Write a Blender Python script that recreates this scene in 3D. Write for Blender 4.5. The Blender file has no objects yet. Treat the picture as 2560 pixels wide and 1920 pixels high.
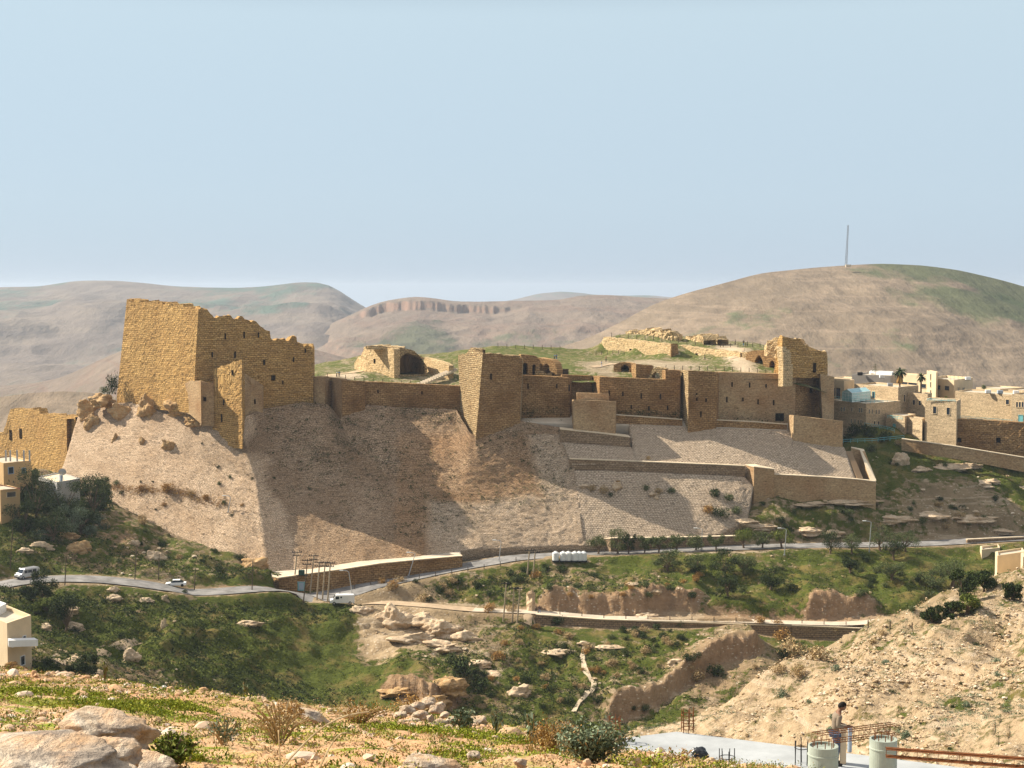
import bpy, bmesh, math, random
import numpy as np
from mathutils import Vector, Matrix, noise as mnoise
from mathutils.bvhtree import BVHTree
R = math.radians
scene = bpy.context.scene
COL = scene.collection

# ------------------------------------------------------------------ camera, world, sun
HFOV = R(36.0)
F = 1280 / math.tan(HFOV / 2)
HOR = 722                                   # photo row of the horizon
PITCH = math.atan((960 - HOR) / F)
cd = bpy.data.cameras.new('camera')
cd.angle = HFOV; cd.clip_start = 0.5; cd.clip_end = 60000
cam = bpy.data.objects.new('camera', cd); COL.objects.link(cam)
cam.location = (0, 0, 0); cam.rotation_euler = (R(90) - PITCH, 0, 0)
scene.camera = cam
SUN_EL = R(38); SUN_AZ = R(-68)            # azimuth clockwise from +Y
sdir = Vector((math.sin(SUN_AZ) * math.cos(SUN_EL), math.cos(SUN_AZ) * math.cos(SUN_EL), math.sin(SUN_EL)))
sl = bpy.data.lights.new('sun', 'SUN'); sl.energy = 5.0; sl.angle = R(0.5); sl.color = (1.0, 0.91, 0.76)
sun = bpy.data.objects.new('sun', sl); COL.objects.link(sun)
sun.rotation_euler = sdir.to_track_quat('Z', 'Y').to_euler()
world = bpy.data.worlds.new('World'); scene.world = world; world.use_nodes = True
nt = world.node_tree; nt.nodes.clear()
sky = nt.nodes.new('ShaderNodeTexSky'); sky.sky_type = 'NISHITA'; sky.sun_disc = False
sky.sun_elevation = SUN_EL; sky.sun_rotation = SUN_AZ
sky.altitude = 900; sky.air_density = 1.0; sky.dust_density = 0.4; sky.ozone_density = 3.0
bg = nt.nodes.new('ShaderNodeBackground'); bg.inputs['Strength'].default_value = 0.060
wo = nt.nodes.new('ShaderNodeOutputWorld')
tc = nt.nodes.new('ShaderNodeTexCoord'); sx = nt.nodes.new('ShaderNodeSeparateXYZ'); nt.links.new(tc.outputs['Generated'], sx.inputs[0])
rp = nt.nodes.new('ShaderNodeValToRGB'); nt.links.new(sx.outputs['Z'], rp.inputs[0])
# dusty pale air low down, handing over to the clear sky overhead
for e, (p_, c_) in zip([rp.color_ramp.elements[0], rp.color_ramp.elements[1], rp.color_ramp.elements.new(0.06), rp.color_ramp.elements.new(0.16), rp.color_ramp.elements.new(0.36)],
                       ((0.0, (4.5, 5.6, 7.0)), (1.0, (0.15, 0.28, 0.6)), (0.055, (5.2, 6.35, 7.4)), (0.17, (5.8, 7.1, 7.8)), (0.28, (0.35, 0.55, 0.95)))):
    e.position = p_; e.color = (*[x / 12 for x in c_], 1)
ml = nt.nodes.new('ShaderNodeVectorMath'); ml.operation = 'SCALE'; ml.inputs['Scale'].default_value = 12; nt.links.new(rp.outputs[0], ml.inputs[0])
mx = nt.nodes.new('ShaderNodeMix'); mx.data_type = 'RGBA'; mx.inputs[0].default_value = 0.85
nt.links.new(sky.outputs[0], mx.inputs[6]); nt.links.new(ml.outputs[0], mx.inputs[7])
nt.links.new(mx.outputs[2], bg.inputs[0]); nt.links.new(bg.outputs[0], wo.inputs[0])
scene.view_settings.view_transform = 'Standard'; scene.view_settings.look = 'None'
scene.view_settings.exposure = 0.86; scene.view_settings.gamma = 1.0
scene.view_settings.use_curve_mapping = False
scene.cycles.max_bounces = 4; scene.cycles.diffuse_bounces = 2; scene.cycles.volume_bounces = 0
scene.cycles.transparent_max_bounces = 6

# ------------------------------------------------------------------ helpers
cp, sp = math.cos(PITCH), math.sin(PITCH)
def P(px, py, Y):
    """world point seen at photo pixel (2560 x 1920) and lying Y metres out"""
    x = (px - 1280) / F; y = (960 - py) / F
    d = (x, sp * y + cp, cp * y - sp)
    t = Y / d[1]
    return Vector((d[0] * t, Y, d[2] * t))
def ray(px, py):
    x = (px - 1280) / F; y = (960 - py) / F
    return Vector((x, sp * y + cp, cp * y - sp)).normalized()
def hsh(ix, iy, seed):
    h = (ix.astype(np.int64) * 374761393 + iy.astype(np.int64) * 668265263 + seed * 144269504) & 0xffffffff
    h = ((h ^ (h >> 13)) * 1274126177) & 0xffffffff
    h = ((h ^ (h >> 15)) * 2246822519) & 0xffffffff
    return ((h ^ (h >> 16)) & 0xffffffff) / 4294967295.0
def vn(x, y, seed=0):
    x = np.asarray(x, float); y = np.asarray(y, float)
    ix = np.floor(x); iy = np.floor(y); fx = x - ix; fy = y - iy
    fx = fx * fx * (3 - 2 * fx); fy = fy * fy * (3 - 2 * fy)
    a = hsh(ix, iy, seed); b = hsh(ix + 1, iy, seed); c = hsh(ix, iy + 1, seed); d = hsh(ix + 1, iy + 1, seed)
    return (a + (b - a) * fx) * (1 - fy) + (c + (d - c) * fx) * fy - 0.5
def fbm(x, y, seed=0, octv=4, gain=0.5):
    s = 0; a = 1.0
    for k in range(octv):
        c, n = math.cos(k * 0.7 + 0.3), math.sin(k * 0.7 + 0.3)
        s = s + a * vn((x * c - y * n) * 2 ** k + k * 17.3, (x * n + y * c) * 2 ** k, seed + k * 7)
        a *= gain
    return s

def new_mesh(name, V, Fc, uv=None, smooth=False):
    me = bpy.data.meshes.new(name)
    V = np.asarray(V, np.float32).reshape(-1, 3)
    if isinstance(Fc, np.ndarray):
        k = Fc.shape[1]; n = len(Fc)
        me.vertices.add(len(V)); me.vertices.foreach_set('co', V.ravel())
        me.loops.add(n * k); me.loops.foreach_set('vertex_index', Fc.astype(np.int32).ravel())
        me.polygons.add(n); me.polygons.foreach_set('loop_start', np.arange(0, n * k, k, dtype=np.int32))
        me.update(calc_edges=True)
    else:
        me.from_pydata([tuple(v) for v in V.tolist()], [], [list(f) for f in Fc]); me.update()
    if uv is not None:
        uv = np.asarray(uv, np.float32)
        li = np.zeros(len(me.loops), np.int32); me.loops.foreach_get('vertex_index', li)
        l = me.uv_layers.new(name='UVMap'); l.data.foreach_set('uv', uv[li].ravel())
    me.polygons.foreach_set('use_smooth', np.full(len(me.polygons), smooth, bool))
    return me
def setmat(me, mat):
    for m in (mat if isinstance(mat, (list, tuple)) else [mat]):
        me.materials.append(m)
def tag(o, label=None, cat=None, group=None, kind=None):
    if label: o['label'] = label
    if cat: o['category'] = cat
    if group: o['group'] = group
    if kind: o['kind'] = kind
    return o
def obj(name, me, mat=None, parent=None, loc=None):
    if mat is not None: setmat(me, mat)
    o = bpy.data.objects.new(name, me); COL.objects.link(o)
    if loc is not None: o.location = loc
    if parent is not None: o.parent = parent
    return o
def wobj(name, V, Fc, mat, parent=None, uv=None, smooth=False):
    """mesh given in world coordinates; its origin goes to its base, or to its parent's"""
    V = np.asarray(V, float).reshape(-1, 3)
    if parent is None:
        o3 = np.array([V[:, 0].mean(), V[:, 1].mean(), V[:, 2].min()])
        return obj(name, new_mesh(name, V - o3, Fc, uv, smooth), mat, None, o3)
    o3 = np.array(wloc(parent))
    return obj(name, new_mesh(name, V - o3, Fc, uv, smooth), mat, parent)
def wloc(o):
    v = Vector(o.location)
    while o.parent: o = o.parent; v = v + o.location
    return v
def empty(name, loc, rz=0):
    o = bpy.data.objects.new(name, None); COL.objects.link(o); o.location = loc; o.rotation_euler = (0, 0, rz)
    o.empty_display_size = 0.3
    return o
def kids(o): return [c for c in COL.objects if c.parent == o]
KIDS = {}
def copy_tree(o, parent=None):
    c = o.copy(); COL.objects.link(c); c.parent = parent
    if o.name not in KIDS: KIDS[o.name] = kids(o)
    for ch in KIDS[o.name]: copy_tree(ch, c)
    return c

class MB:
    """collects simple solids into one mesh"""
    def __init__(s): s.V = []; s.F = []
    def add(s, V, Fc):
        n = len(s.V); s.V += [tuple(v) for v in V]; s.F += [[i + n for i in f] for f in Fc]; return s
    def box(s, c, d, rz=0, ax=None):
        c = Vector(c); h = Vector(d) / 2
        if ax is None:
            ax = (Vector((math.cos(rz), math.sin(rz), 0)), Vector((-math.sin(rz), math.cos(rz), 0)), Vector((0, 0, 1)))
        V = [c + ax[0] * h[0] * i + ax[1] * h[1] * j + ax[2] * h[2] * k for k in (-1, 1) for j in (-1, 1) for i in (-1, 1)]
        return s.add(V, [(0, 2, 3, 1), (4, 5, 7, 6), (0, 1, 5, 4), (2, 6, 7, 3), (0, 4, 6, 2), (1, 3, 7, 5)])
    def tube(s, p0, p1, r0, r1=None, n=6, cap=True):
        p0 = Vector(p0); p1 = Vector(p1); r1 = r0 if r1 is None else r1
        d = (p1 - p0).normalized(); a = d.orthogonal().normalized(); b = d.cross(a)
        V = [p + (a * math.cos(2 * math.pi * i / n) + b * math.sin(2 * math.pi * i / n)) * r for p, r in ((p0, r0), (p1, r1)) for i in range(n)]
        Fc = [(i, (i + 1) % n, n + (i + 1) % n, n + i) for i in range(n)]
        if cap: Fc += [tuple(range(n - 1, -1, -1)), tuple(range(n, 2 * n))]
        return s.add(V, Fc)
    def path(s, pts, r, n=5):
        for a, b in zip(pts[:-1], pts[1:]): s.tube(a, b, r, r, n)
        return s
    def lathe(s, c, prof, n=16):
        c = Vector(c); V = []
        for r, z in prof: V += [c + Vector((r * math.cos(2 * math.pi * i / n), r * math.sin(2 * math.pi * i / n), z)) for i in range(n)]
        Fc = []
        for k in range(len(prof) - 1): Fc += [(k * n + i, k * n + (i + 1) % n, (k + 1) * n + (i + 1) % n, (k + 1) * n + i) for i in range(n)]
        Fc += [tuple(range(n - 1, -1, -1)), tuple(range((len(prof) - 1) * n, len(prof) * n))]
        return s.add(V, Fc)
    def prism(s, pts, ext):
        ext = Vector(ext); n = len(pts); V = [Vector(p) for p in pts]; V = V + [v + ext for v in V]
        return s.add(V, [tuple(range(n - 1, -1, -1)), tuple(range(n, 2 * n))] + [(i, (i + 1) % n, n + (i + 1) % n, n + i) for i in range(n)])
    def build(s, name, mat, parent=None, world=False, smooth=False, bevel=0):
        if world: o = wobj(name, s.V, s.F, mat, parent, None, smooth)
        else: o = obj(name, new_mesh(name, s.V, s.F, None, smooth), mat, parent)
        if bevel:
            m = o.modifiers.new('bevel', 'BEVEL'); m.width = bevel; m.segments = 2; m.limit_method = 'ANGLE'
        return o

# ------------------------------------------------------------------ materials
def mat_new(name, rough=0.9):
    m = bpy.data.materials.new(name); m.use_nodes = True
    b = m.node_tree.nodes['Principled BSDF']; b.inputs['Roughness'].default_value = rough
    b.inputs['Specular IOR Level'].default_value = 0.15
    return m, m.node_tree, b
class N:
    """thin node builder"""
    def __init__(s, nt): s.nt = nt
    def n(s, t, **kw):
        x = s.nt.nodes.new(t)
        for k, v in kw.items(): setattr(x, k, v)
        return x
    def l(s, a, b): s.nt.links.new(a, b)
    def coord(s, kind='Object'): return s.n('ShaderNodeTexCoord').outputs[kind]
    def pos(s): return s.n('ShaderNodeNewGeometry').outputs['Position']
    def scale(s, v, sc):
        m = s.n('ShaderNodeVectorMath', operation='MULTIPLY'); s.l(v, m.inputs[0]); m.inputs[1].default_value = sc; return m.outputs[0]
    def noise(s, v, sc, det=4, rough=0.55, dist=0.0):
        x = s.n('ShaderNodeTexNoise'); x.inputs['Scale'].default_value = sc; x.inputs['Detail'].default_value = det
        x.inputs['Roughness'].default_value = rough; x.inputs['Distortion'].default_value = dist
        if v is not None: s.l(v, x.inputs['Vector'])
        return x.outputs['Fac']
    def vor(s, v, sc, out='Distance', feature='F1'):
        x = s.n('ShaderNodeTexVoronoi', feature=feature); x.inputs['Scale'].default_value = sc
        if v is not None: s.l(v, x.inputs['Vector'])
        return x.outputs[out]
    def ramp(s, f, stops, interp='LINEAR'):
        r = s.n('ShaderNodeValToRGB'); cr = r.color_ramp; cr.interpolation = interp
        while len(cr.elements) < len(stops): cr.elements.new(0.5)
        for e, (p, c) in zip(cr.elements, stops):
            e.position = p; e.color = (c[0], c[1], c[2], 1) if isinstance(c, (tuple, list)) else (c, c, c, 1)
        s.l(f, r.inputs[0]); return r.outputs[0]
    def mix(s, f, a, b, mode='MIX'):
        m = s.n('ShaderNodeMix', data_type='RGBA', blend_type=mode)
        for sock, v in ((m.inputs[0], f), (m.inputs[6], a), (m.inputs[7], b)):
            if hasattr(v, 'is_output'): s.l(v, sock)
            elif isinstance(v, (tuple, list)): sock.default_value = (v[0], v[1], v[2], 1)
            else: sock.default_value = v
        return m.outputs[2]
    def math(s, op, a, b=0.0, clamp=False):
        m = s.n('ShaderNodeMath', operation=op, use_clamp=clamp)
        for sock, v in ((m.inputs[0], a), (m.inputs[1], b)):
            if hasattr(v, 'is_output'): s.l(v, sock)
            else: sock.default_value = v
        return m.outputs[0]
    def bump(s, h, st, dist, b):
        x = s.n('ShaderNodeBump'); x.inputs['Strength'].default_value = st; x.inputs['Distance'].default_value = dist
        s.l(h, x.inputs['Height']); s.l(x.outputs[0], b.inputs['Normal'])
def plain(name, c, rough=0.8, var=0.15, sc=1.5, metal=0.0, spec=0.2, bump=0.0):
    m, t, b = mat_new(name, rough); g = N(t)
    f = g.noise(g.coord('Object'), sc, 5, 0.6)
    lo = [x * (1 - var) for x in c]; hi = [min(1, x * (1 + var)) for x in c]
    g.l(g.ramp(f, [(0.3, lo), (0.7, hi)]), b.inputs['Base Color'])
    b.inputs['Metallic'].default_value = metal; b.inputs['Specular IOR Level'].default_value = spec
    if bump: g.bump(f, 0.6, bump, b)
    return m
def masonry(name, c1, c2, joint, bw=0.9, rh=0.5, mort=0.05, rubble=0.5, stain=(0.25, 0.16, 0.08), stain_amt=0.35, bump=0.12, light=None, spots=0.0, bandk=0.5, tints=None):
    """coursed stone from the UVs (metres along, metres up)"""
    m, t, b = mat_new(name, 0.95); g = N(t)
    uv = g.coord('UV')
    # wobble so the courses are not ruled
    w = g.n('ShaderNodeTexNoise'); w.inputs['Scale'].default_value = 0.5; w.inputs['Detail'].default_value = 3; g.l(uv, w.inputs['Vector'])
    off = g.n('ShaderNodeVectorMath', operation='SCALE'); g.l(w.outputs['Color'], off.inputs[0]); off.inputs['Scale'].default_value = rubble
    ad = g.n('ShaderNodeVectorMath', operation='ADD'); g.l(uv, ad.inputs[0]); g.l(off.outputs[0], ad.inputs[1])
    br = g.n('ShaderNodeTexBrick'); g.l(ad.outputs[0], br.inputs['Vector'])
    br.inputs['Scale'].default_value = 1; br.inputs['Brick Width'].default_value = bw; br.inputs['Row Height'].default_value = rh
    br.inputs['Mortar Size'].default_value = mort; br.inputs['Mortar Smooth'].default_value = 0.4; br.inputs['Bias'].default_value = 0.0
    br.inputs['Color1'].default_value = (*c1, 1); br.inputs['Color2'].default_value = (*c2, 1); br.inputs['Mortar'].default_value = (*joint, 1)
    # worn joints and missing stones, stretched along the courses
    st = g.scale(uv, (0.9, 2.2, 1))
    hole = g.ramp(g.noise(st, 1.1, 5, 0.65), [(0.57, 0), (0.66, 1)])
    big = g.noise(uv, 0.09, 5, 0.6)
    c = g.mix(g.ramp(big, [(0.42, 0), (0.68, 1)]), br.outputs['Color'], g.mix(stain_amt, br.outputs['Color'], stain))
    band = g.noise(g.scale(uv, (0.22, 1.5, 1)), 1.0, 4, 0.65)
    c = g.mix(1.0, c, g.ramp(band, [(0.30, 1 - 0.5 * bandk), (0.50, 1.0), (0.72, 1 + 0.25 * bandk)]), 'MULTIPLY')
    fine = g.noise(g.scale(uv, (1.2, 1.8, 1)), 1.6, 4, 0.7)
    c = g.mix(1.0, c, g.ramp(fine, [(0.3, 0.62), (0.7, 1.38)]), 'MULTIPLY')
    c = g.mix(g.math('MULTIPLY', hole, 0.75), c, [x * 0.35 for x in c2])
    if light:
        pale = g.ramp(g.noise(g.scale(uv, (1.5, 2.0, 1)), 1.3, 3, 0.6), [(0.62, 0), (0.72, 1)])
        c = g.mix(g.math('MULTIPLY', pale, 0.7), c, light)
    if tints:
        at = g.n('ShaderNodeAttribute', attribute_name='mask'); sep = g.n('ShaderNodeSeparateColor'); g.l(at.outputs['Color'], sep.inputs[0])
        for k, tc_ in enumerate(tints):
            c = g.mix(1.0, c, g.mix(g.math('ADD', sep.outputs[k], g.math('MULTIPLY', g.math('MULTIPLY', sep.outputs[k], g.math('SUBTRACT', big, 0.5)), 1.2), True), (1, 1, 1), tc_), 'MULTIPLY')
    g.l(c, b.inputs['Base Color'])
    h = g.math('SUBTRACT', g.math('MULTIPLY', fine, 1.0), g.math('ADD', g.math('MULTIPLY', br.outputs['Fac'], 0.5), g.math('MULTIPLY', hole, 0.8)))
    g.bump(h, 0.9, bump, b)
    return m
M = {}
M['keep'] = masonry('golden_ashlar', (0.66, 0.415, 0.155), (0.51, 0.305, 0.105), (0.20, 0.10, 0.03), 0.95, 0.5, 0.05, 0.8, (0.40, 0.22, 0.075), 0.6, 0.22, (0.80, 0.58, 0.30), bandk=0.7)
M['curtain'] = masonry('brown_rubble_masonry', (0.50, 0.31, 0.14), (0.37, 0.22, 0.095), (0.15, 0.08, 0.03), 1.0, 0.5, 0.05, 0.9, (0.20, 0.10, 0.035), 0.8, 0.2, bandk=0.4)
M['smooth'] = masonry('restored_ashlar', (0.50, 0.355, 0.20), (0.43, 0.295, 0.16), (0.32, 0.21, 0.11), 0.9, 0.45, 0.02, 0.2, (0.32, 0.17, 0.075), 0.7, 0.05, bandk=0.15)
M['rubble'] = masonry('pale_rubble', (0.60, 0.45, 0.25), (0.46, 0.32, 0.16), (0.20, 0.13, 0.06), 0.8, 0.5, 0.09, 0.8, (0.36, 0.22, 0.10), 0.4, 0.35, (0.72, 0.58, 0.38))
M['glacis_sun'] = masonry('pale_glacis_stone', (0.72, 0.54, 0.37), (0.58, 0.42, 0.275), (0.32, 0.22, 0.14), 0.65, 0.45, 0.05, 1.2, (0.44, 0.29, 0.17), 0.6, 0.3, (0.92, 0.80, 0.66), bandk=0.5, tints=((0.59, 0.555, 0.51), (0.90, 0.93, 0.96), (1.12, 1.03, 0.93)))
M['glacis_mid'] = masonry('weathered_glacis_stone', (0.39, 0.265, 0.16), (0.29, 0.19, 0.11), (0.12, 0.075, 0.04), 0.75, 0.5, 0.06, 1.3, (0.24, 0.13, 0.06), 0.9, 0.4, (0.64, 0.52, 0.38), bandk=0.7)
M['glacis_low'] = masonry('grey_glacis_stone', (0.62, 0.49, 0.355), (0.52, 0.405, 0.285), (0.26, 0.19, 0.13), 0.7, 0.52, 0.07, 0.25, (0.48, 0.36, 0.25), 0.5, 0.3, (0.84, 0.74, 0.60), bandk=0.35)
M['cap'] = plain('pale_coping_stone', (0.66, 0.54, 0.38), 0.9, 0.15, 0.7)
M['terrace_wall'] = masonry('terrace_wall_stone', (0.42, 0.30, 0.19), (0.33, 0.23, 0.14), (0.16, 0.11, 0.07), 0.8, 0.45, 0.05, 0.3, (0.24, 0.16, 0.09), 0.5, 0.15)
M['dark'] = plain('dark_opening', (0.012, 0.009, 0.006), 1.0, 0.2, 1.0, spec=0)  # near-black colour stands for the shade within openings
M['slit'] = plain('shaded_slit', (0.03, 0.02, 0.012), 1.0, 0.2, 1.0, spec=0)

M['palace'] = masonry('sunny_palace_rubble', (0.80, 0.60, 0.34), (0.66, 0.47, 0.25), (0.40, 0.27, 0.13), 0.7, 0.45, 0.05, 0.8, (0.55, 0.37, 0.18), 0.4, 0.3, (0.86, 0.74, 0.52))
# ------------------------------------------------------------------ builders for walls and slopes
BV = {}
def mitre(pts):
    """horizontal unit normals pointing away from the viewer's side, mitred at corners"""
    n = len(pts); out = []
    for i in range(n):
        a = pts[max(i - 1, 0)]; b = pts[min(i + 1, n - 1)]; p = pts[i]
        ns = []
        for u, v in ((a, p), (p, b)):
            d = Vector((v[0] - u[0], v[1] - u[1]))
            if d.length > 1e-6: d.normalize(); ns.append(Vector((-d.y, d.x)))
        m = ns[0] if len(ns) == 1 else (ns[0] + ns[1])
        if len(ns) == 2: m = m / max(0.35, (1 + ns[0].dot(ns[1])))
        out.append(m)
    return out
def wall(name, label, cat, st, mat, thick=2.0, rag=0.0, rough=0.10, step=0.7, sink=1.5, parent=None, bv=None, seed=1, ragw=1.2, group=None, solid=False):
    T = []; B = []
    for s_ in st:
        px, Y, yt, yb = s_[:4]
        t = P(px, yt, Y)
        if len(s_) > 4: b = P(s_[4], yb, s_[5])
        else: b = P(px, yb, Y); b.x = t.x
        T.append(t); B.append(b)
    NN = mitre([(b.x, b.y) for b in B])
    Tc, Bc, Nc, S = [], [], [], []; acc = 0
    for i in range(len(T) - 1):
        L = max((B[i + 1] - B[i]).length, 0.1); k = max(1, int(L / step))
        for j in range(k + (1 if i == len(T) - 2 else 0)):
            f = j / k
            Tc.append(T[i].lerp(T[i + 1], f)); Bc.append(B[i].lerp(B[i + 1], f)); S.append(acc + f * L)
            if j == 0: Nc.append(NN[i])
            elif f == 1: Nc.append(NN[i + 1])
            else:
                d = Vector((B[i + 1].x - B[i].x, B[i + 1].y - B[i].y)).normalized(); Nc.append(Vector((-d.y, d.x)))
        acc += L
    Tc = np.array(Tc); Bc = np.array(Bc); S = np.array(S); Nc = np.array(Nc)
    if rag:
        q = np.floor(S / ragw)
        d = rag * (0.9 * hsh(q, q * 0, seed) + 0.7 * (fbm(S * 0.12, S * 0, seed, 3) + 0.4))
        d = d * 1.0
        Tc[:, 2] -= np.maximum(d, 0) - rag * 0.45
    Hh = (Tc[:, 2] - Bc[:, 2]).max(); m = max(1, int(Hh / step))
    # sink the foot along the batter direction
    foot = Bc.copy(); foot[:, 2] -= sink
    nc = len(S); rows = [foot]
    for j in range(m + 1): rows.append(Bc + (Tc - Bc) * (j / m))
    Vf = np.array(rows)                                    # (m+2, nc, 3)
    zz = Vf[:, :, 2]; SS = np.broadcast_to(S, zz.shape)
    dsp = rough * (fbm(SS * 0.9, zz * 1.1, seed, 3) * 0.9 + (hsh(np.floor(SS / 0.7), np.floor(zz / 0.5), seed + 3) - 0.5) * 0.8)
    dsp[:, 0] = 0; dsp[:, -1] = 0
    Vf[:, :, 0] += dsp * Nc[:, 0]; Vf[:, :, 1] += dsp * Nc[:, 1]
    UV = np.stack([SS, zz], -1)
    nb = Nc * thick
    top2 = Vf[-1].copy(); top2[:, :2] += nb; top2[:, 2] += (hsh(np.floor(S / ragw), S * 0 + 5, seed) - 0.5) * rag * 0.6 if rag else 0
    bot2 = foot.copy(); bot2[:, :2] += nb
    V = np.concatenate([Vf.reshape(-1, 3), top2, bot2])
    UVa = np.concatenate([UV.reshape(-1, 2), np.stack([S, top2[:, 2] + thick], -1), np.stack([S + 3, bot2[:, 2]], -1)])
    Fc = []
    for j in range(m + 1):
        for i in range(nc - 1):
            a = j * nc + i; Fc.append((a, a + 1, a + 1 + nc, a + nc))
    t0 = (m + 1) * nc; t2 = (m + 2) * nc; b2 = (m + 3) * nc
    for i in range(nc - 1):
        Fc.append((t0 + i, t0 + i + 1, t2 + i + 1, t2 + i)); Fc.append((t2 + i, t2 + i + 1, b2 + i + 1, b2 + i))
        Fc.append((i + 1, i, b2 + i, b2 + i + 1))
    V2 = list(map(tuple, V)); UV2 = list(map(tuple, UVa))
    if solid:
        Fc = Fc[:(m + 1) * (nc - 1)]; V2 = V2[:(m + 2) * nc]; UV2 = UV2[:(m + 2) * nc]
        base = len(V2)
        for i in range(nc): v = V2[t0 + i]; V2.append(v); UV2.append((v[0] * 0.9, v[1] * 0.9))
        Fc.append(tuple(base + i for i in range(nc)))
        base = len(V2)
        for j in range(m + 2):
            for e in (nc - 1, 0): v = V2[j * nc + e]; V2.append(v); UV2.append(((0.0, v[2]) if e else (8.0, v[2])))
        for j in range(m + 1): Fc.append((base + 2 * j, base + 2 * j + 1, base + 2 * j + 3, base + 2 * j + 2))
    for e in (() if solid else (0, nc - 1)):                                  # ends, with their own UVs
        base = len(V2)
        for j in range(m + 2):
            v = V2[j * nc + e]; V2.append(v); UV2.append((0.0, v[2]))
            f = 1.0; w = (v[0] + nb[e][0], v[1] + nb[e][1], v[2] if j < m + 1 else top2[e][2]); V2.append(w); UV2.append((thick, w[2]))
        for j in range(m + 1):
            q = (base + 2 * j, base + 2 * j + 2, base + 2 * j + 3, base + 2 * j + 1)
            Fc.append(q if e == 0 else q[::-1])
    o = wobj(name, V2, Fc, mat, parent, UV2)
    if parent is None: tag(o, label, cat, group)
    elif label: o['label'] = label
    BV[bv or o.name] = BVHTree.FromPolygons([Vector(v) for v in V2], Fc)
    return o
def hit(bv, px, py):
    l, n, i, d = BV[bv].ray_cast(Vector((0, 0, 0)), ray(px, py))
    return l, n
def tang(n):
    n = Vector((n.x, n.y, 0));
    if n.length < 1e-3: n = Vector((0, -1, 0))
    n.normalize()
    if n.y > 0: n = -n
    return Vector((-n.y, n.x, 0)), n
def slits(parent, bv, lst, name='arrow_slit', mat='slit', dw=0.35):
    """narrow openings: a near-black block in the wall, coloured for the shade inside; lst of (px, py_top, py_bottom[, width m])"""
    for s_ in lst:
        px, y0, y1 = s_[:3]; w = s_[3] if len(s_) > 3 else dw
        l, n = hit(bv, px, (y0 + y1) / 2)
        if l is None: print('slit miss', parent.name, s_); continue
        t, n = tang(n); h = (y1 - y0) / F * l.y
        b = MB(); b.box(l - n * 0.05, (w, 0.5, h), ax=(t, n, Vector((0, 0, 1))))
        b.build(name, M[mat], parent, world=True)
def loft(name, rows, nu, nv, mat, amp=0.15, freq=0.5, seed=1, bv=None, parent=None, skirt=4.0, stepamp=0.0, smooth=True, nus=None):
    """slope lofted through rows of (px,py,Y), all with the same number of stations"""
    Rw = []
    for r in rows:
        pts = [P(*p) for p in r]; out = []
        for i, (a, b) in enumerate(zip(pts[:-1], pts[1:])):
            n_ = nus[i] if nus else nu; p0 = pts[max(i - 1, 0)]; p3 = pts[min(i + 2, len(pts) - 1)]
            for j in range(n_):
                t = j / n_; lin = a.lerp(b, t)
                if nus:
                    cr = 0.5 * ((2 * a) + (b - p0) * t + (2 * p0 - 5 * a + 4 * b - p3) * t * t + (3 * a - p0 - 3 * b + p3) * t ** 3); lin = lin.lerp(cr, 0.0)
                out.append(lin)
        out.append(pts[-1]); Rw.append(out)
    G = []
    for a, b in zip(Rw[:-1], Rw[1:]):
        for j in range(nv): G.append([u.lerp(v, j / nv) for u, v in zip(a, b)])
    G.append(Rw[-1]); G = np.array(G)
    h, w = G.shape[:2]
    du = np.linalg.norm(np.diff(G, axis=1), axis=2); s = np.concatenate([np.zeros((h, 1)), np.cumsum(du, 1)], 1)
    s = np.broadcast_to(s.mean(0), (h, w))
    dv = np.linalg.norm(np.diff(G, axis=0), axis=2); t = np.concatenate([np.zeros((1, w)), np.cumsum(dv, 0)], 0)
    t = np.broadcast_to(t.mean(1)[:, None], (h, w))
    env = np.ones((h, w)); env[0] = 0
    d = amp * fbm(G[:, :, 0] * freq, G[:, :, 2] * freq, seed, 4) * env
    if stepamp: d = d + stepamp * (hsh(np.floor(s / 0.9), np.floor(t / 0.8), seed) - 0.5)
    G[:, :, 1] -= d * 0.7; G[:, :, 2] += d * 0.7
    V = G.reshape(-1, 3); UV = np.stack([s, -t], -1).reshape(-1, 2)
    I = np.arange(h * w).reshape(h, w)
    Q = np.stack([I[:-1, :-1], I[1:, :-1], I[1:, 1:], I[:-1, 1:]], -1).reshape(-1, 4)
    if skirt:
        ring = list(I[0]) + list(I[1:, -1]) + list(I[-1, -2::-1]) + list(I[-2:0:-1, 0])
        k = len(V); lo = V[ring].copy(); lo[:, 2] -= skirt; lo[:, 1] += skirt * 0.6
        V = np.concatenate([V, lo]); UV = np.concatenate([UV, UV[ring] - (0, skirt)])
        m = len(ring); q = [(ring[i], ring[(i + 1) % m], k + (i + 1) % m, k + i) for i in range(m)]
        Q = np.concatenate([Q, np.array(q)])
    o = wobj(name, V, Q, mat, parent, UV, smooth)
    BV[bv or o.name] = BVHTree.FromPolygons([Vector(v) for v in V.tolist()], Q.tolist())
    return o

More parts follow.
